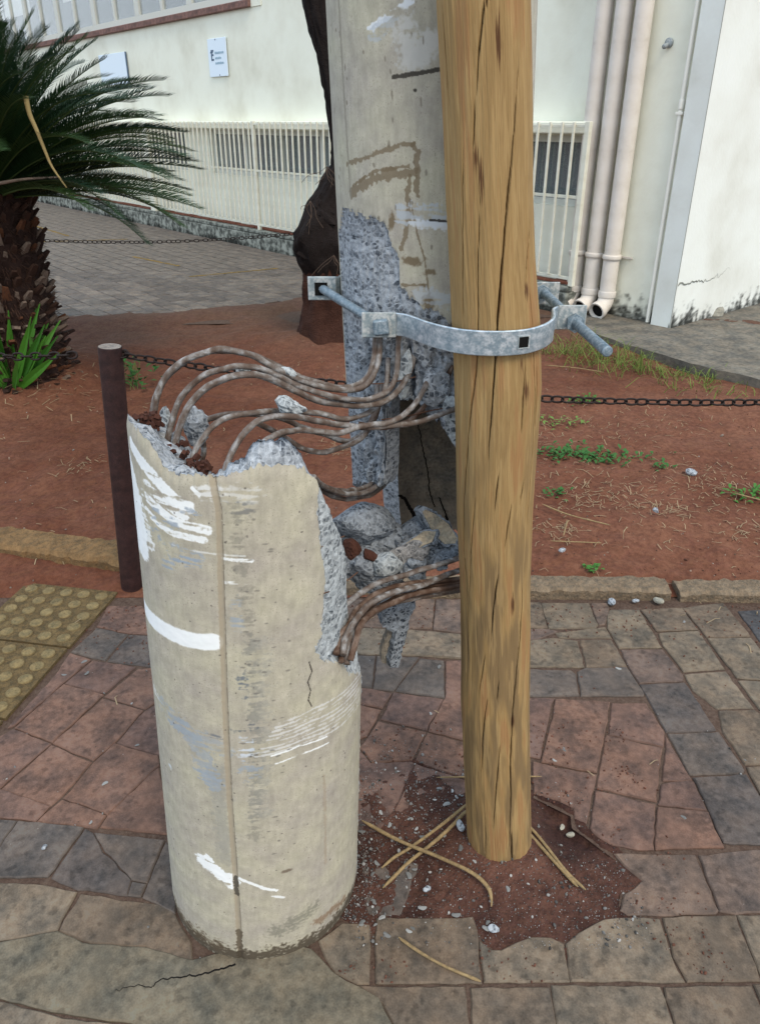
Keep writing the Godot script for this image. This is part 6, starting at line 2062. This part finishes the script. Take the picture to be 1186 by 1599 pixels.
func build_palm() -> void:
	var base := Vector3(-2.22, 0.05, -4.62)
	var t := thing("cycad_palm", base, "large dark green cycad palm with a shaggy brown trunk, behind the chain at left", "palm")
	t.position = base
	var prof := []
	for k in 30:
		var y := -0.1 + 1.30 * k / 29.0
		prof.append(itp([-0.1, 0.34, 0.15, 0.285, 0.5, 0.265, 0.9, 0.25, 1.1, 0.25, 1.2, 0.20], y) + 0.012 * nz(k * 1.3, 0, 0))
		prof.append(y)
	part("trunk", lathe(prof, 40), M.stub[1], t)
	# old leaf bases in rows round the trunk
	var stub := []
	for v in 3:
		var s := Soup.new()
		var w := 0.019 + 0.004 * v
		var l := 0.060 + 0.016 * v
		var a := [Vector3(-w, 0, 0.014), Vector3(w, 0, 0.014), Vector3(w, 0, -0.014), Vector3(-w, 0, -0.014)]
		var b := [Vector3(-w * 0.55, l, 0.007), Vector3(w * 0.6, l * 0.93, 0.007), Vector3(w * 0.6, l * 0.9, -0.006), Vector3(-w * 0.55, l, -0.006)]
		for k in 4:
			s.quad(a[k], b[k], b[(k + 1) % 4], a[(k + 1) % 4])
		s.quad(b[0], b[3], b[2], b[1])
		stub.append(soup_mesh(s))
	var g := RandomNumberGenerator.new()
	g.seed = 19
	var count := 0
	for row in 20:
		for k in 28:
			var a := TAU * (k + (row % 2) * 0.5) / 28.0 + g.randf_range(-0.06, 0.06)
			if cos(a - 0.45) < -0.05 or count >= 296:
				continue
			var y := 0.02 + row * 0.058 + g.randf_range(-0.014, 0.014)
			var r := itp([0.0, 0.30, 0.15, 0.27, 0.5, 0.25, 0.9, 0.235, 1.1, 0.235, 1.2, 0.19], y)
			var pale := 1.0 if (y > 0.50 and y < 0.66) or (y > 0.36 and y < 0.44) else 0.0
			var m: Material = M.stub[3] if g.randf() < 0.12 + 0.5 * pale else M.stub[[0, 1, 1, 0, 2][g.randi() % 5]]
			var tilt := g.randf_range(0.45, 1.0)
			if y < 0.5:
				tilt += 0.35
			var bs := Basis(Vector3.UP, a) * Basis(Vector3.RIGHT, tilt) * Basis(Vector3.UP, g.randf_range(-0.3, 0.3))
			part("leaf_base", stub[g.randi() % 3], m, t, Transform3D(bs.scaled_local(Vector3.ONE * g.randf_range(0.75, 1.15)), Vector3(sin(a) * r, y, cos(a) * r)))
			count += 1
	var hair := Soup.new()
	for k in 3200:
		var a := g.randf_range(-1.3, 2.2)
		var y := g.randf_range(-0.05, 1.18)
		var r := itp([0.0, 0.31, 0.15, 0.285, 0.5, 0.265, 0.9, 0.25, 1.1, 0.25, 1.2, 0.20], y)
		var o := Vector3(sin(a) * r, y, cos(a) * r)
		var tip := o + Vector3(sin(a), g.randf_range(-0.9, 0.7), cos(a)) * g.randf_range(0.02, 0.06)
		var sd := Vector3(cos(a), g.randf_range(-0.5, 0.5), -sin(a)) * 0.0035
		hair.tri(o - sd, tip, o + sd)
	stuff(part("fibre", soup_mesh(hair), M.stub[0], t))
	# the crown
	var fm := [frond_mesh(1.36, 0.85, 1), frond_mesh(1.42, 1.15, 2), frond_mesh(1.30, 0.55, 3), frond_mesh(1.22, 1.45, 4)]
	var rc := []
	for curl: float in [0.85, 1.15, 0.55, 1.45]:
		var L: float = [1.36, 1.42, 1.30, 1.22][rc.size()]
		var path := PackedVector3Array([Vector3.ZERO])
		for k in 26:
			var a := -curl * pow(k / 25.0, 1.5)
			path.append(path[k] + Vector3(cos(a), sin(a), 0) * L / 26.0)
		rc.append(tube(path, func(_i, tt, _a): return 0.009 * (1.0 - tt * 0.85), 6))
	for k in 230:
		var az := k * 2.39996
		var level := k / 229.0
		var elev := lerpf(1.40, 0.14, pow(level, 0.8)) + g.randf_range(-0.09, 0.09)
		if level > 0.45 and -sin(az) > 0.1 and cos(az) < 0.75:
			elev += 0.42
		var v := 2 if level < 0.25 else (0 if level < 0.5 else (0 if g.randf() < 0.55 else 2))
		var bs := Basis(Vector3.UP, az) * Basis(Vector3(0, 0, 1), elev) * Basis(Vector3.RIGHT, g.randf_range(-0.35, 0.35))
		var sc := g.randf_range(0.88, 1.05) * lerpf(0.74, 0.95, smoothstep(0.0, 0.4, level)) * 0.93
		var f := part("frond", fm[v], M.frond[[0, 1, 2, 0, 2, 0, 3][g.randi() % 7]], t, Transform3D(bs.scaled_local(Vector3.ONE * sc), Vector3(cos(az) * 0.09, 1.16 - 0.06 * level, -sin(az) * 0.09)))
		part("midrib", rc[v], M.rachis, f)
	var off := Transform3D(Basis(), -base)
	part("dead_stalk", tube(curve_points([-1.662, 1.653, -4.1, -1.659, 1.579, -4.1, -1.638, 1.505, -4.1, -1.614, 1.408, -4.1, -1.595, 1.346, -4.1, -1.543, 1.256, -4.1], 0.02), func(_i, tt, _a): return 0.013 * (1.0 - tt * 0.75), 7), M.dead_rachis, t, off).set_meta("label", "dry straw-coloured leaf stalk among the green fronds")
	part("dead_stalk", tube(curve_points([-1.946, 1.264, -4.2, -1.779, 1.288, -4.2, -1.601, 1.297, -4.2], 0.02), func(_i, tt, _a): return 0.010 * (1.0 - tt * 0.6), 7), M.stub[3], t, off)
	# bright young plant at its foot
	var o := thing("young_cycad", Vector3(-2.16, 0.12, -4.36), "bright green young cycad with a fan of broad leaves at the palm's foot", "plant")
	for k in 34:
		var a := (k - 16.5) * 0.055 + g.randf_range(-0.08, 0.08)
		var L := g.randf_range(0.48, 0.62) * (1.0 - absf(a) * 0.18)
		var s := Soup.new()
		var turn := Basis(Vector3.UP, g.randf_range(-0.9, 0.9)) * Basis(Vector3(0, 0, 1), -a) * Basis(Vector3.RIGHT, g.randf_range(-0.2, 0.2))
		var last := []
		for j in 9:
			var tt := j / 8.0
			var w := 0.023 * sin(minf(0.12 + tt * 0.95, 1.0) * PI) + 0.003
			var c := Vector3(0, L * tt, 0.05 * tt * tt * L)
			var row := [turn * (c + Vector3(-w, 0, 0.012 * sin(tt * PI))), turn * c, turn * (c + Vector3(w, 0, 0.012 * sin(tt * PI)))]
			if j > 0:
				s.quad(last[0], row[0], row[1], last[1])
				s.quad(last[1], row[1], row[2], last[2])
			last = row
		part("leaf", soup_mesh(s), M.offshoot[g.randi() % 3], o)
	# litter on the mound
	var lit := Soup.new()
	for k in 260:
		var x := -2.25 + g.randfn() * 0.42
		var z := -4.42 + g.randfn() * 0.28
		var y := soil_height(x, z) + g.randf_range(0.004, 0.035)
		var d := Vector3(g.randfn(), g.randfn() * 0.25, g.randfn()).normalized() * g.randf_range(0.02, 0.07)
		var sd := d.cross(Vector3.UP).normalized() * 0.0022
		lit.quad(Vector3(x, y, z) - sd, Vector3(x, y, z) + d - sd, Vector3(x, y, z) + d + sd, Vector3(x, y, z) + sd)
	stuff(tag(part("dry_litter", soup_mesh(lit), M.dry, self), "dry brown leaf litter heaped round the palm's foot", "litter"))

func build_tree() -> void:
	var base := Vector3(-0.33, 0.06, -5.68)
	var t := thing("tree", base, "nearly black tree trunk with a big burl, behind the concrete pole", "tree")
	var radii := [0.0, 0.25, 0.25, 0.205, 0.5, 0.20, 0.62, 0.23, 0.74, 0.25, 0.88, 0.205, 1.02, 0.14, 1.2, 0.122, 1.8, 0.118, 3.0, 0.11, 5.2, 0.07]
	var path := curve_points([-0.02, -0.12, 0, -0.01, 0.2, 0, 0.0, 0.5, 0, -0.01, 0.78, 0, 0.03, 1.0, 0, 0.12, 1.2, 0, 0.125, 1.4, 0, 0.06, 1.8, 0, -0.03, 2.15, 0, -0.25, 3.2, 0.02, -0.5, 4.3, -0.05, -0.62, 5.2, -0.1], 0.03)
	part("trunk", tube(path, func(i, _t, a): return itp(radii, path[i].y) * (1.0 + 0.20 * nz(cos(a) * 1.6, sin(a) * 1.6, path[i].y * 2.6) * (1.0 if path[i].y < 1.15 else 0.45) + 0.12 * nz(cos(a) * 7.0, sin(a) * 7.0, path[i].y * 6.0) + 0.09 * nz(cos(a) * 22.0, sin(a) * 22.0, path[i].y * 3.0)), 72), M.bark, t)
	var low := curve_points([-0.03, -0.12, 0.01, -0.02, 0.2, 0.01, -0.01, 0.44, 0.01, 0.0, 0.62, 0.0], 0.03)
	part("muddy_foot", tube(low, func(i, tt, a): return (itp([0.0, 0.265, 0.25, 0.215, 0.5, 0.205, 0.62, 0.18], low[i].y)) * (1.0 + 0.22 * nz(cos(a) * 1.6, sin(a) * 1.6, low[i].y * 2.6) + 0.08 * nz(cos(a) * 6.0, sin(a) * 6.0, low[i].y * 5.0)), 40, false), M.bark_muddy, t)
	var burl := shard(0.20, 301, 12, Vector3(1.0, 1.05, 0.9), 0.34)
	part("burl", burl, M.bark, t, Transform3D(Basis(), Vector3(-0.085, 0.72, 0.06)))
	part("burl", shard(0.125, 302, 12, Vector3(1.0, 1.1, 0.9), 0.3), M.bark, t, Transform3D(Basis(), Vector3(-0.03, 0.90, 0.10)))
	for l in [[0.06, 1.8, 0.0, -0.25, 2.2, 0.3, -0.5, 2.9, 0.45], [-0.5, 4.3, -0.05, -0.1, 4.9, 0.2, 0.4, 5.6, 0.3], [-0.3, 3.4, 0.0, -0.9, 4.0, -0.3, -1.5, 4.8, -0.5]]:
		if l[1] > 2.0:
			part("limb", tube(curve_points(l, 0.08), func(_i, tt, _a): return 0.065 * (1.0 - 0.6 * tt), 12), M.bark, t)
	# fine dry rootlets clinging to the bark
	var g := RandomNumberGenerator.new()
	g.seed = 23
	for c in [Vector3(-0.02, 1.22, 0.125), Vector3(0.02, 0.68, 0.27), Vector3(-0.13, 1.02, 0.24)]:
		for k in 6:
			var q := [c.x, c.y, c.z]
			var d := Vector3(g.randfn() * 0.03, -0.03 - g.randf() * 0.03, 0.004)
			for j in 3:
				q.append_array([q[j * 3] + d.x + g.randfn() * 0.02, q[j * 3 + 1] + d.y + g.randfn() * 0.012, q[j * 3 + 2] + 0.004])
			part("rootlet", tube(curve_points(q, 0.012), func(_i, _t, _a): return 0.0016, 4), M.root, t)

func leaf(s: Soup, at: Vector3, dir: Vector3, l: float, w: float, lift: float) -> void:
	var sd := dir.cross(Vector3.UP).normalized() * w
	var mid := at + dir * l * 0.5 + Vector3(0, lift, 0)
	var tip := at + dir * l + Vector3(0, lift * 0.4, 0)
	s.tri(at, mid - sd, mid)
	s.tri(at, mid, mid + sd)
	s.tri(mid - sd, tip, mid)
	s.tri(mid, tip, mid + sd)

func weed(at: Vector2, spread: Vector2, n: int, size: float, m: Material, label: String, upright := 0.0) -> void:
	var g := RandomNumberGenerator.new()
	g.seed = int(at.x * 1000) + 77
	var y := soil_height(at.x, -at.y)
	var o := thing("weed", Vector3(at.x, y, -at.y), label, "weed", "small weeds on the red soil")
	var s := Soup.new()
	for k in n:
		var p := Vector3(g.randfn() * spread.x * 0.5, 0, g.randfn() * spread.y * 0.5)
		p.y = soil_height(at.x + p.x, -at.y + p.z) - y + g.randf_range(0.0, 0.02 + upright)
		var a := g.randf() * TAU
		leaf(s, p, Vector3(cos(a), g.randf_range(0.05, 0.6), sin(a)).normalized(), size * g.randf_range(0.6, 1.2), size * 0.26, size * 0.2)
	part("leaves", soup_mesh(s), m, o)
	var st := Soup.new()
	for k in maxi(3, n / 10):
		var p := Vector3(g.randfn() * spread.x * 0.4, 0.004, g.randfn() * spread.y * 0.4)
		var e := p + Vector3(g.randfn() * 0.03, 0.012 + upright, g.randfn() * 0.03)
		st.quad(p, e, e + Vector3(0.0022, 0, 0), p + Vector3(0.0022, 0, 0))
	part("stems", soup_mesh(st), M.weed[2], o)

func build_weeds() -> void:
	weed(Vector2(1.02, 3.55), Vector2(0.30, 0.09), 230, 0.035, M.weed[1], "largest low green weed patch, in the middle of the bare soil")
	weed(Vector2(1.21, 4.34), Vector2(0.10, 0.06), 60, 0.03, M.weed[0], "small green weed just below the sagging chain")
	weed(Vector2(0.99, 3.98), Vector2(0.14, 0.10), 50, 0.03, M.weed[2], "yellowish sparse weed beside the timber post, above the largest patch")
	weed(Vector2(1.70, 3.10), Vector2(0.16, 0.07), 90, 0.032, M.weed[0], "green weed patch cut by the right edge of the picture")
	weed(Vector2(0.80, 3.12), Vector2(0.05, 0.05), 30, 0.03, M.weed[1], "tiny weed beside dry grass, left of the bare patch")
	weed(Vector2(0.81, 2.52), Vector2(0.035, 0.03), 16, 0.03, M.weed[0], "lone tiny bright weed close behind the kerb")
	weed(Vector2(1.36, 3.42), Vector2(0.06, 0.04), 26, 0.028, M.weed[1], "small weed among dry stems right of the middle")
	weed(Vector2(-1.51, 4.55), Vector2(0.11, 0.06), 80, 0.055, M.weed[1], "leafy blue-green weed standing just right of the bollard's top", 0.15)
	# grass tuft at the edge of the apron
	var g := RandomNumberGenerator.new()
	g.seed = 61
	var s := Soup.new()
	for k in 1700:
		var t := g.randf()
		var x := lerpf(1.15, 2.15, t) + g.randfn() * 0.10
		var f := lerpf(5.45, 4.55, t) + g.randfn() * 0.14
		if g.randf() < 0.35 or nz(x * 4.0, 0, f * 4.0) < -0.12:
			continue
		var y := soil_height(x, -f)
		var h := g.randf_range(0.05, 0.16) * (1.6 if x > 1.4 and x < 1.75 else 0.8)
		var d := Vector3(g.randfn() * 0.6, 1, g.randfn() * 0.6).normalized()
		var o := Vector3(x, y - 0.005, -f)
		var sd := Vector3(g.randfn(), 0, g.randfn()).normalized() * 0.0026
		var m := o + d * h * 0.6
		var tip := m + (d + Vector3(d.x * 1.5, -0.5, d.z * 1.5)) * h * 0.4
		s.quad(o - sd, m - sd * 0.8, m + sd * 0.8, o + sd)
		s.tri(m - sd * 0.8, tip, m + sd * 0.8)
	stuff(tag(part("grass", soup_mesh(s), M.grass, self), "ragged green grass along the edge of the concrete apron", "grass"))

# ------------------------------------------------------------------ hole, gravel, straw
const HOLE := [Vector2(-0.047, 1.471), Vector2(0.082, 1.55), Vector2(0.215, 1.493), Vector2(0.399, 1.44), Vector2(0.457, 1.399), Vector2(0.490, 1.375), Vector2(0.485, 1.337), Vector2(0.506, 1.316), Vector2(0.538, 1.278), Vector2(0.572, 1.240), Vector2(0.604, 1.185), Vector2(0.551, 1.145), Vector2(0.535, 1.105), Vector2(0.49, 1.078), Vector2(0.425, 1.052), Vector2(0.391, 1.024), Vector2(0.366, 1.036), Vector2(0.321, 1.040), Vector2(0.29, 1.029), Vector2(0.254, 1.010), Vector2(0.23, 1.014), Vector2(0.207, 1.035), Vector2(0.195, 1.086), Vector2(-0.046, 1.084), Vector2(-0.080, 1.144)]

func hole_height(x: float, f: float) -> float:
	var q := Vector2(x, f)
	var d := 1e9
	for k in HOLE.size():
		d = minf(d, seg_dist(q, HOLE[k], HOLE[(k + 1) % HOLE.size()]).x)
	var inside := Geometry2D.is_point_in_polygon(q, PackedVector2Array(HOLE))
	if not inside:
		return -0.002 - d * 0.16 + 0.0045 * nz(x * 26.0, 3.0, f * 26.0) + 0.003 * nz(x * 80.0, 0, f * 80.0)
	var r := q.distance_to(Vector2(0.28, 1.255))
	var h := 0.0035 * smoothstep(0.0, 0.05, d) - 0.004
	h += 0.036 * exp(-pow(r / 0.115, 2.0)) * smoothstep(0.0, 0.08, d)
	h -= 0.022 * smoothstep(0.38, 0.44, x) * smoothstep(1.22, 1.32, f) * smoothstep(0.0, 0.02, d)
	h += 0.006 * nz(x * 16.0, 0, f * 16.0) + 0.0025 * nz(x * 60.0, 0, f * 60.0)
	if x < 0.16:
		h += 0.005 * nz(x * 12.0 + 7.0, 0, f * 12.0) + 0.001 - 0.005 * smoothstep(0.0, 0.05, x) * smoothstep(0.165, 0.13, x) * smoothstep(1.10, 1.13, f) * smoothstep(1.26, 1.20, f)
	return h

func build_debris() -> void:
	var nx := 140
	var nf := 118
	var pts := PackedVector3Array()
	var cols := PackedColorArray()
	var idx := PackedInt32Array()
	for j in nf + 1:
		for i in nx + 1:
			var x := -0.10 + 0.72 * i / nx
			var f := 1.0 + 0.58 * j / nf
			pts.append(Vector3(x, hole_height(x, f), -f))
			var dry := exp(-pow(Vector2(x, f).distance_to(Vector2(0.28, 1.24)) / 0.13, 2.0)) + 0.9 * nz(x * 9.0, 4.0, f * 9.0) + 0.5 * nz(x * 40.0, 4.0, f * 40.0)  # how pale the soil is: most round the post, mottled
			dry -= 0.5 * smoothstep(0.34, 0.42, x) * smoothstep(1.2, 1.3, f)  # darker tone in the hollow to the right
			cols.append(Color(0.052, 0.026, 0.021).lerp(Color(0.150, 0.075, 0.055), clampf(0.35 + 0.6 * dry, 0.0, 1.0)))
	for j in nf:
		for i in nx:
			var a := j * (nx + 1) + i
			idx.append_array([a, a + nx + 1, a + nx + 2, a, a + nx + 2, a + 1])
	structure(part("loose_soil", make_mesh(pts, PackedVector2Array(), [idx], true, cols), M.hole_soil, self))
	# crumbs of concrete, from dust to finger-nail size
	var g := RandomNumberGenerator.new()
	g.seed = 91
	var chip := shard(1.0, 12, 7, Vector3(1.2, 0.6, 0.9), 0.05)
	var small := SphereMesh.new()
	small.radius = 1.0
	small.height = 1.4
	small.radial_segments = 6
	small.rings = 3
	var xf: Array[Transform3D] = []
	var cs: Array[Color] = []
	for k in 8200:
		var x := 0.0
		var f := 0.0
		var big := g.randf()
		if k < 5600:
			x = g.randf_range(-0.06, 0.58)
			f = g.randf_range(1.02, 1.52)
			if hole_height(x, f) < -0.014:
				continue
			if x > 0.36 and f > 1.24 and g.randf() < 0.75:
				continue
		elif k < 6300:
			# drift of grit against the stump
			var a := deg_to_rad(g.randf_range(58, 125))
			var r := 0.207 + absf(g.randfn()) * 0.035
			x = -0.262 + sin(a) * r
			f = 1.203 - cos(a) * r
		elif k < 7300:
			x = -0.02 + g.randfn() * 0.12
			f = 1.50 + g.randfn() * 0.11
		else:
			x = g.randf_range(-1.4, 1.5)
			f = g.randf_range(0.95, 2.3)
			if nz(x * 3.0, 2, f * 3.0) < 0.0 and g.randf() < 0.6:
				continue
		var s := 0.0006 + 0.0014 * pow(g.randf(), 1.6) + (0.004 * g.randf() if big > 0.93 else 0.0)
		var y := maxf(hole_height(x, f) if x > -0.1 and x < 0.62 and f > 1.0 and f < 1.58 else 0.0, 0.0) + s * 0.4
		if x > 0.0 and x < 0.6 and f > 1.0 and f < 1.5 and Geometry2D.is_point_in_polygon(Vector2(x, f), PackedVector2Array(HOLE)):
			y = hole_height(x, f) + s * 0.4
		xf.append(Transform3D(Basis.from_euler(Vector3(g.randf() * 6, g.randf() * 6, g.randf() * 6)).scaled_local(Vector3(1, 0.7, 0.9) * s), Vector3(x, y, -f)))
		var v := g.randf_range(0.35, 1.0)
		cs.append(Color(v, v * 0.985, v * 0.98).srgb_to_linear())
	scatter("concrete_crumbs", small, xf, cs, "pale grey concrete crumbs strewn over pavement and loose soil", "gravel")
	# larger flat chips
	xf = []
	cs = []
	for k in 90:
		var x := g.randf_range(-0.05, 0.30)
		var f := g.randf_range(1.05, 1.46)
		if k > 50:
			x = g.randf_range(-1.3, 1.3)
			f = g.randf_range(1.0, 2.3)
		var s := g.randf_range(0.003, 0.0085)
		var y := 0.0
		if x > -0.1 and x < 0.62 and f > 1.0 and f < 1.58:
			y = maxf(0.0, hole_height(x, f))
		xf.append(Transform3D(Basis(Vector3.UP, g.randf() * 6).scaled_local(Vector3(1.2, 0.55, 0.9) * s), Vector3(x, y + s * 0.3, -f)))
		var v := g.randf_range(0.6, 1.0)
		cs.append(Color(v, v * 1.0, v * 1.0).srgb_to_linear())
	scatter("concrete_chips", chip, xf, cs, "flat pale concrete chips lying round the stump and post", "gravel")
	# little stones and litter on the red soil
	xf = []
	cs = []
	for k in 2600:
		var f := 2.4 + 3.2 * pow(g.randf(), 1.4)
		var x := g.randf_range(-0.62, 0.62) * (f + 0.5)
		if x < 0.3 and g.randf() < 0.55:
			continue
		var s := 0.0016 + 0.0035 * g.randf() + (0.008 * g.randf() if g.randf() > 0.95 else 0.0)
		xf.append(Transform3D(Basis.from_euler(Vector3(g.randf() * 6, g.randf() * 6, g.randf() * 6)).scaled_local(Vector3(1, 0.6, 0.9) * s), Vector3(x, soil_height(x, -f) + s * 0.3, -f)))
		var v := g.randf_range(0.35, 0.95)
		var warm := g.randf()
		if k % 3 == 0:
			cs.append(Color(v, v * lerpf(0.75, 0.98, warm), v * lerpf(0.6, 0.95, warm)).srgb_to_linear())
		else:
			cs.append(Color(0.62, 0.42, 0.34).srgb_to_linear() * g.randf_range(0.6, 1.3))
	scatter("pebbles", small, xf, cs, "small pebbles and crumbs scattered on the red soil", "pebbles")
	# crumbs of red soil trodden over the bricks
	xf = []
	cs = []
	for k in 3600:
		var x := g.randf_range(-0.10, 0.72)
		var f := g.randf_range(0.95, 1.70)
		if k % 3 == 0:
			x = g.randf_range(-1.3, 1.4)
			f = 2.30 - absf(g.randfn()) * 0.16
		elif Geometry2D.is_point_in_polygon(Vector2(x, f), PackedVector2Array(HOLE)) or nz(x * 5.0, 1, f * 5.0) < -0.05:
			continue
		var s := 0.0008 + 0.0018 * pow(g.randf(), 2.0) * 2.0
		xf.append(Transform3D(Basis.from_euler(Vector3(g.randf() * 6, g.randf() * 6, g.randf() * 6)).scaled_local(Vector3(1, 0.7, 0.9) * s), Vector3(x, s * 0.4, -f)))
		cs.append(Color(0.60, 0.40, 0.33).srgb_to_linear() * g.randf_range(0.6, 1.2))
	scatter("soil_crumbs", small, xf, cs, "red-brown soil crumbs trodden over the bricks by the hole and kerb", "soil")
	# dry stems, as tangles of short straws
	var dry := Soup.new()
	for c in [[0.99, 3.12, 0.13, 170], [1.50, 3.22, 0.14, 130], [1.25, 2.98, 0.05, 40], [1.55, 2.75, 0.10, 60], [0.75, 2.80, 0.07, 40], [0.85, 3.75, 0.16, 60], [1.45, 4.0, 0.25, 110], [-0.12, 3.62, 0.09, 90], [0.15, 3.3, 0.07, 40], [-1.45, 3.4, 0.10, 40], [1.2, 2.55, 0.5, 120], [-1.2, 2.62, 0.35, 50], [0.2, 4.6, 0.6, 130], [1.0, 3.3, 0.7, 160], [-0.4, 3.2, 0.5, 60], [-0.2, 5.0, 0.5, 60]]:
		for k in int(c[3]):
			var x: float = c[0] + g.randfn() * c[2]
			var f: float = c[1] + g.randfn() * c[2] * 0.8
			var d := Vector3(g.randfn(), g.randf_range(-0.05, 0.35), g.randfn()).normalized() * g.randf_range(0.01, 0.055)
			var o := Vector3(x, soil_height(x, -f) + 0.004, -f)
			var w := d.cross(Vector3.UP).normalized() * g.randf_range(0.0008, 0.0017)
			var m := o + d * 0.5 + Vector3(g.randfn(), absf(g.randfn()), g.randfn()) * 0.005
			dry.quad(o - w, m - w, m + w, o + w)
			dry.quad(m - w, o + d - w, o + d + w, m + w)
	stuff(tag(part("dry_stems", soup_mesh(dry), M.dry, self), "tangles of dry brown stems lying on the red soil", "litter"))
	# single straws and stalks
	stalk([-0.044, 0.018, -1.337, 0.041, 0.022, -1.277, 0.13, 0.032, -1.224, 0.204, 0.036, -1.179, 0.238, 0.031, -1.146, 0.245, 0.022, -1.125, 0.244, 0.014, -1.108], 0.0058, "long dry stalk lying from the stump towards the post, curled at its end")
	stalk([0.003, 0.008, -1.21, 0.035, 0.014, -1.236, 0.071, 0.020, -1.256, 0.152, 0.028, -1.318, 0.222, 0.034, -1.378], 0.0050, "upper of two crossed dry stalks left of the post's foot")
	stalk([0.006, 0.006, -1.160, 0.04, 0.010, -1.195, 0.070, 0.014, -1.224, 0.150, 0.024, -1.29, 0.218, 0.032, -1.36], 0.0056, "lower of two crossed dry stalks left of the post's foot")
	stalk([0.345, 0.028, -1.330, 0.372, 0.022, -1.300, 0.403, 0.017, -1.243, 0.430, 0.013, -1.193, 0.462, 0.010, -1.152], 0.0046, "dry stalk right of the post's foot, the upper of the pair")
	stalk([0.340, 0.026, -1.318, 0.366, 0.019, -1.285, 0.410, 0.014, -1.214, 0.446, 0.010, -1.160], 0.0050, "dry stalk right of the post's foot, the lower of the pair")
	stalk([0.039, 0.006, -1.043, 0.083, 0.008, -1.008, 0.14, 0.006, -0.976, 0.203, 0.004, -0.950], 0.0042, "dry folded leaf lying alone on the tan bricks in front")
	stalk([0.147, 0.010, -1.484, 0.19, 0.011, -1.484, 0.26, 0.012, -1.484, 0.427, 0.006, -1.491], 0.0028, "thin straw passing behind the post's foot")
	stalk([0.70, 0.075, -2.97, 0.80, 0.06, -2.90, 0.95, 0.062, -2.80], 0.0045, "pale dry stick on the soil right of the post, the longest one")
	stalk([0.68, 0.055, -2.68, 0.78, 0.056, -2.67, 0.88, 0.054, -2.665], 0.0035, "short pale stick on the soil close to the post")
	stalk([0.74, 0.056, -2.72, 0.77, 0.075, -2.80, 0.79, 0.062, -2.84], 0.0035, "short stick standing askew beside two pale sticks")
	stalk([1.58, 0.066, -3.1, 1.75, 0.062, -2.98, 1.9, 0.06, -2.90], 0.0045, "pale dry stick near the right edge of the soil")
	stalk([1.10, 0.10, -5.0, 1.30, 0.10, -4.93, 1.45, 0.095, -4.85], 0.0045, "pale twig lying beside the grass under the chain")
	# stones one can pick out
	var sl := [[Vector3(0.465, -0.008, -1.318), 0.012, "rounder pale stone in the loose soil right of the post"], [Vector3(0.449, -0.006, -1.338), 0.010, "grey stone beside the rounder pale one, right of the post"], [Vector3(0.196, 0.030, -1.312), 0.017, "pale broken piece leaning on the left of the post's foot"], [Vector3(0.243, 0.006, -1.062), 0.014, "whitish flat stone at the front edge of the loose soil"], [Vector3(0.105, 0.010, -1.155), 0.011, "pale chip lying left below the long dry stalk"], [Vector3(0.83, 0.012, -2.31), 0.022, "grey stone at the kerb, left of the other"], [Vector3(1.00, 0.014, -2.315), 0.022, "bluish round stone at the kerb right of the post"], [Vector3(0.92, 0.009, -2.32), 0.014, "small whitish stone between two grey ones at the kerb"], [Vector3(2.72, 0.15, -6.35), 0.085, "large flat grey stone on the apron below the corner wall"], [Vector3(1.18, 0.065, -2.93), 0.020, "white stone alone on the bare soil"], [Vector3(1.47, 0.070, -3.32), 0.032, "flat white stone near the right edge of the soil"], [Vector3(0.71, 0.058, -2.60), 0.018, "bluish chip beside the short pale stick"], [Vector3(-0.80, 0.006, -1.27), 0.009, "small white stone on the dark bricks left of the stump"]]
	for k in sl.size():
		var q: float = sl[k][1]
		lump("stone", sl[k][0], q * (1.0 if q > 0.05 else 0.65), 200 + k, M.stone if q > 0.05 or k == 6 or k < 2 else M.agg, Vector3(1.3, 0.7, 0.9), Vector3(0, k * 0.9, 0.1), sl[k][2], "stone", "loose stones")

func scatter(called: String, m: Mesh, xf: Array[Transform3D], cs: Array[Color], label: String, category: String) -> void:
	var mm := MultiMesh.new()
	mm.transform_format = MultiMesh.TRANSFORM_3D
	mm.use_colors = true
	mm.mesh = m
	mm.instance_count = xf.size()
	for k in xf.size():
		mm.set_instance_transform(k, xf[k])
		mm.set_instance_color(k, cs[k])
	var o := MultiMeshInstance3D.new()
	o.name = called
	o.multimesh = mm
	o.material_override = M.pebble
	add_child(o)
	stuff(tag(o, label, category))

func stalk(p: Array, r: float, label: String) -> void:
	var path := curve_points(p, 0.008)
	var k: float = p.size() * 1.7 + float(p[0]) * 10.0
	var o := part("dry_stalk", tube(path, func(i, t, a): return 0.8 * r * (0.75 + 0.25 * absf(cos(a))) * (1.0 + 0.25 * nz(a * 1.5, i * 0.08, k)) * clampf(minf(t * 7.0 + 0.35, (1.0 - t) * 9.0 + 0.3), 0.0, 1.0), 9), M.straw, self)
	tag(o, label, "dry stalk", "dry stalks and sticks on the ground")
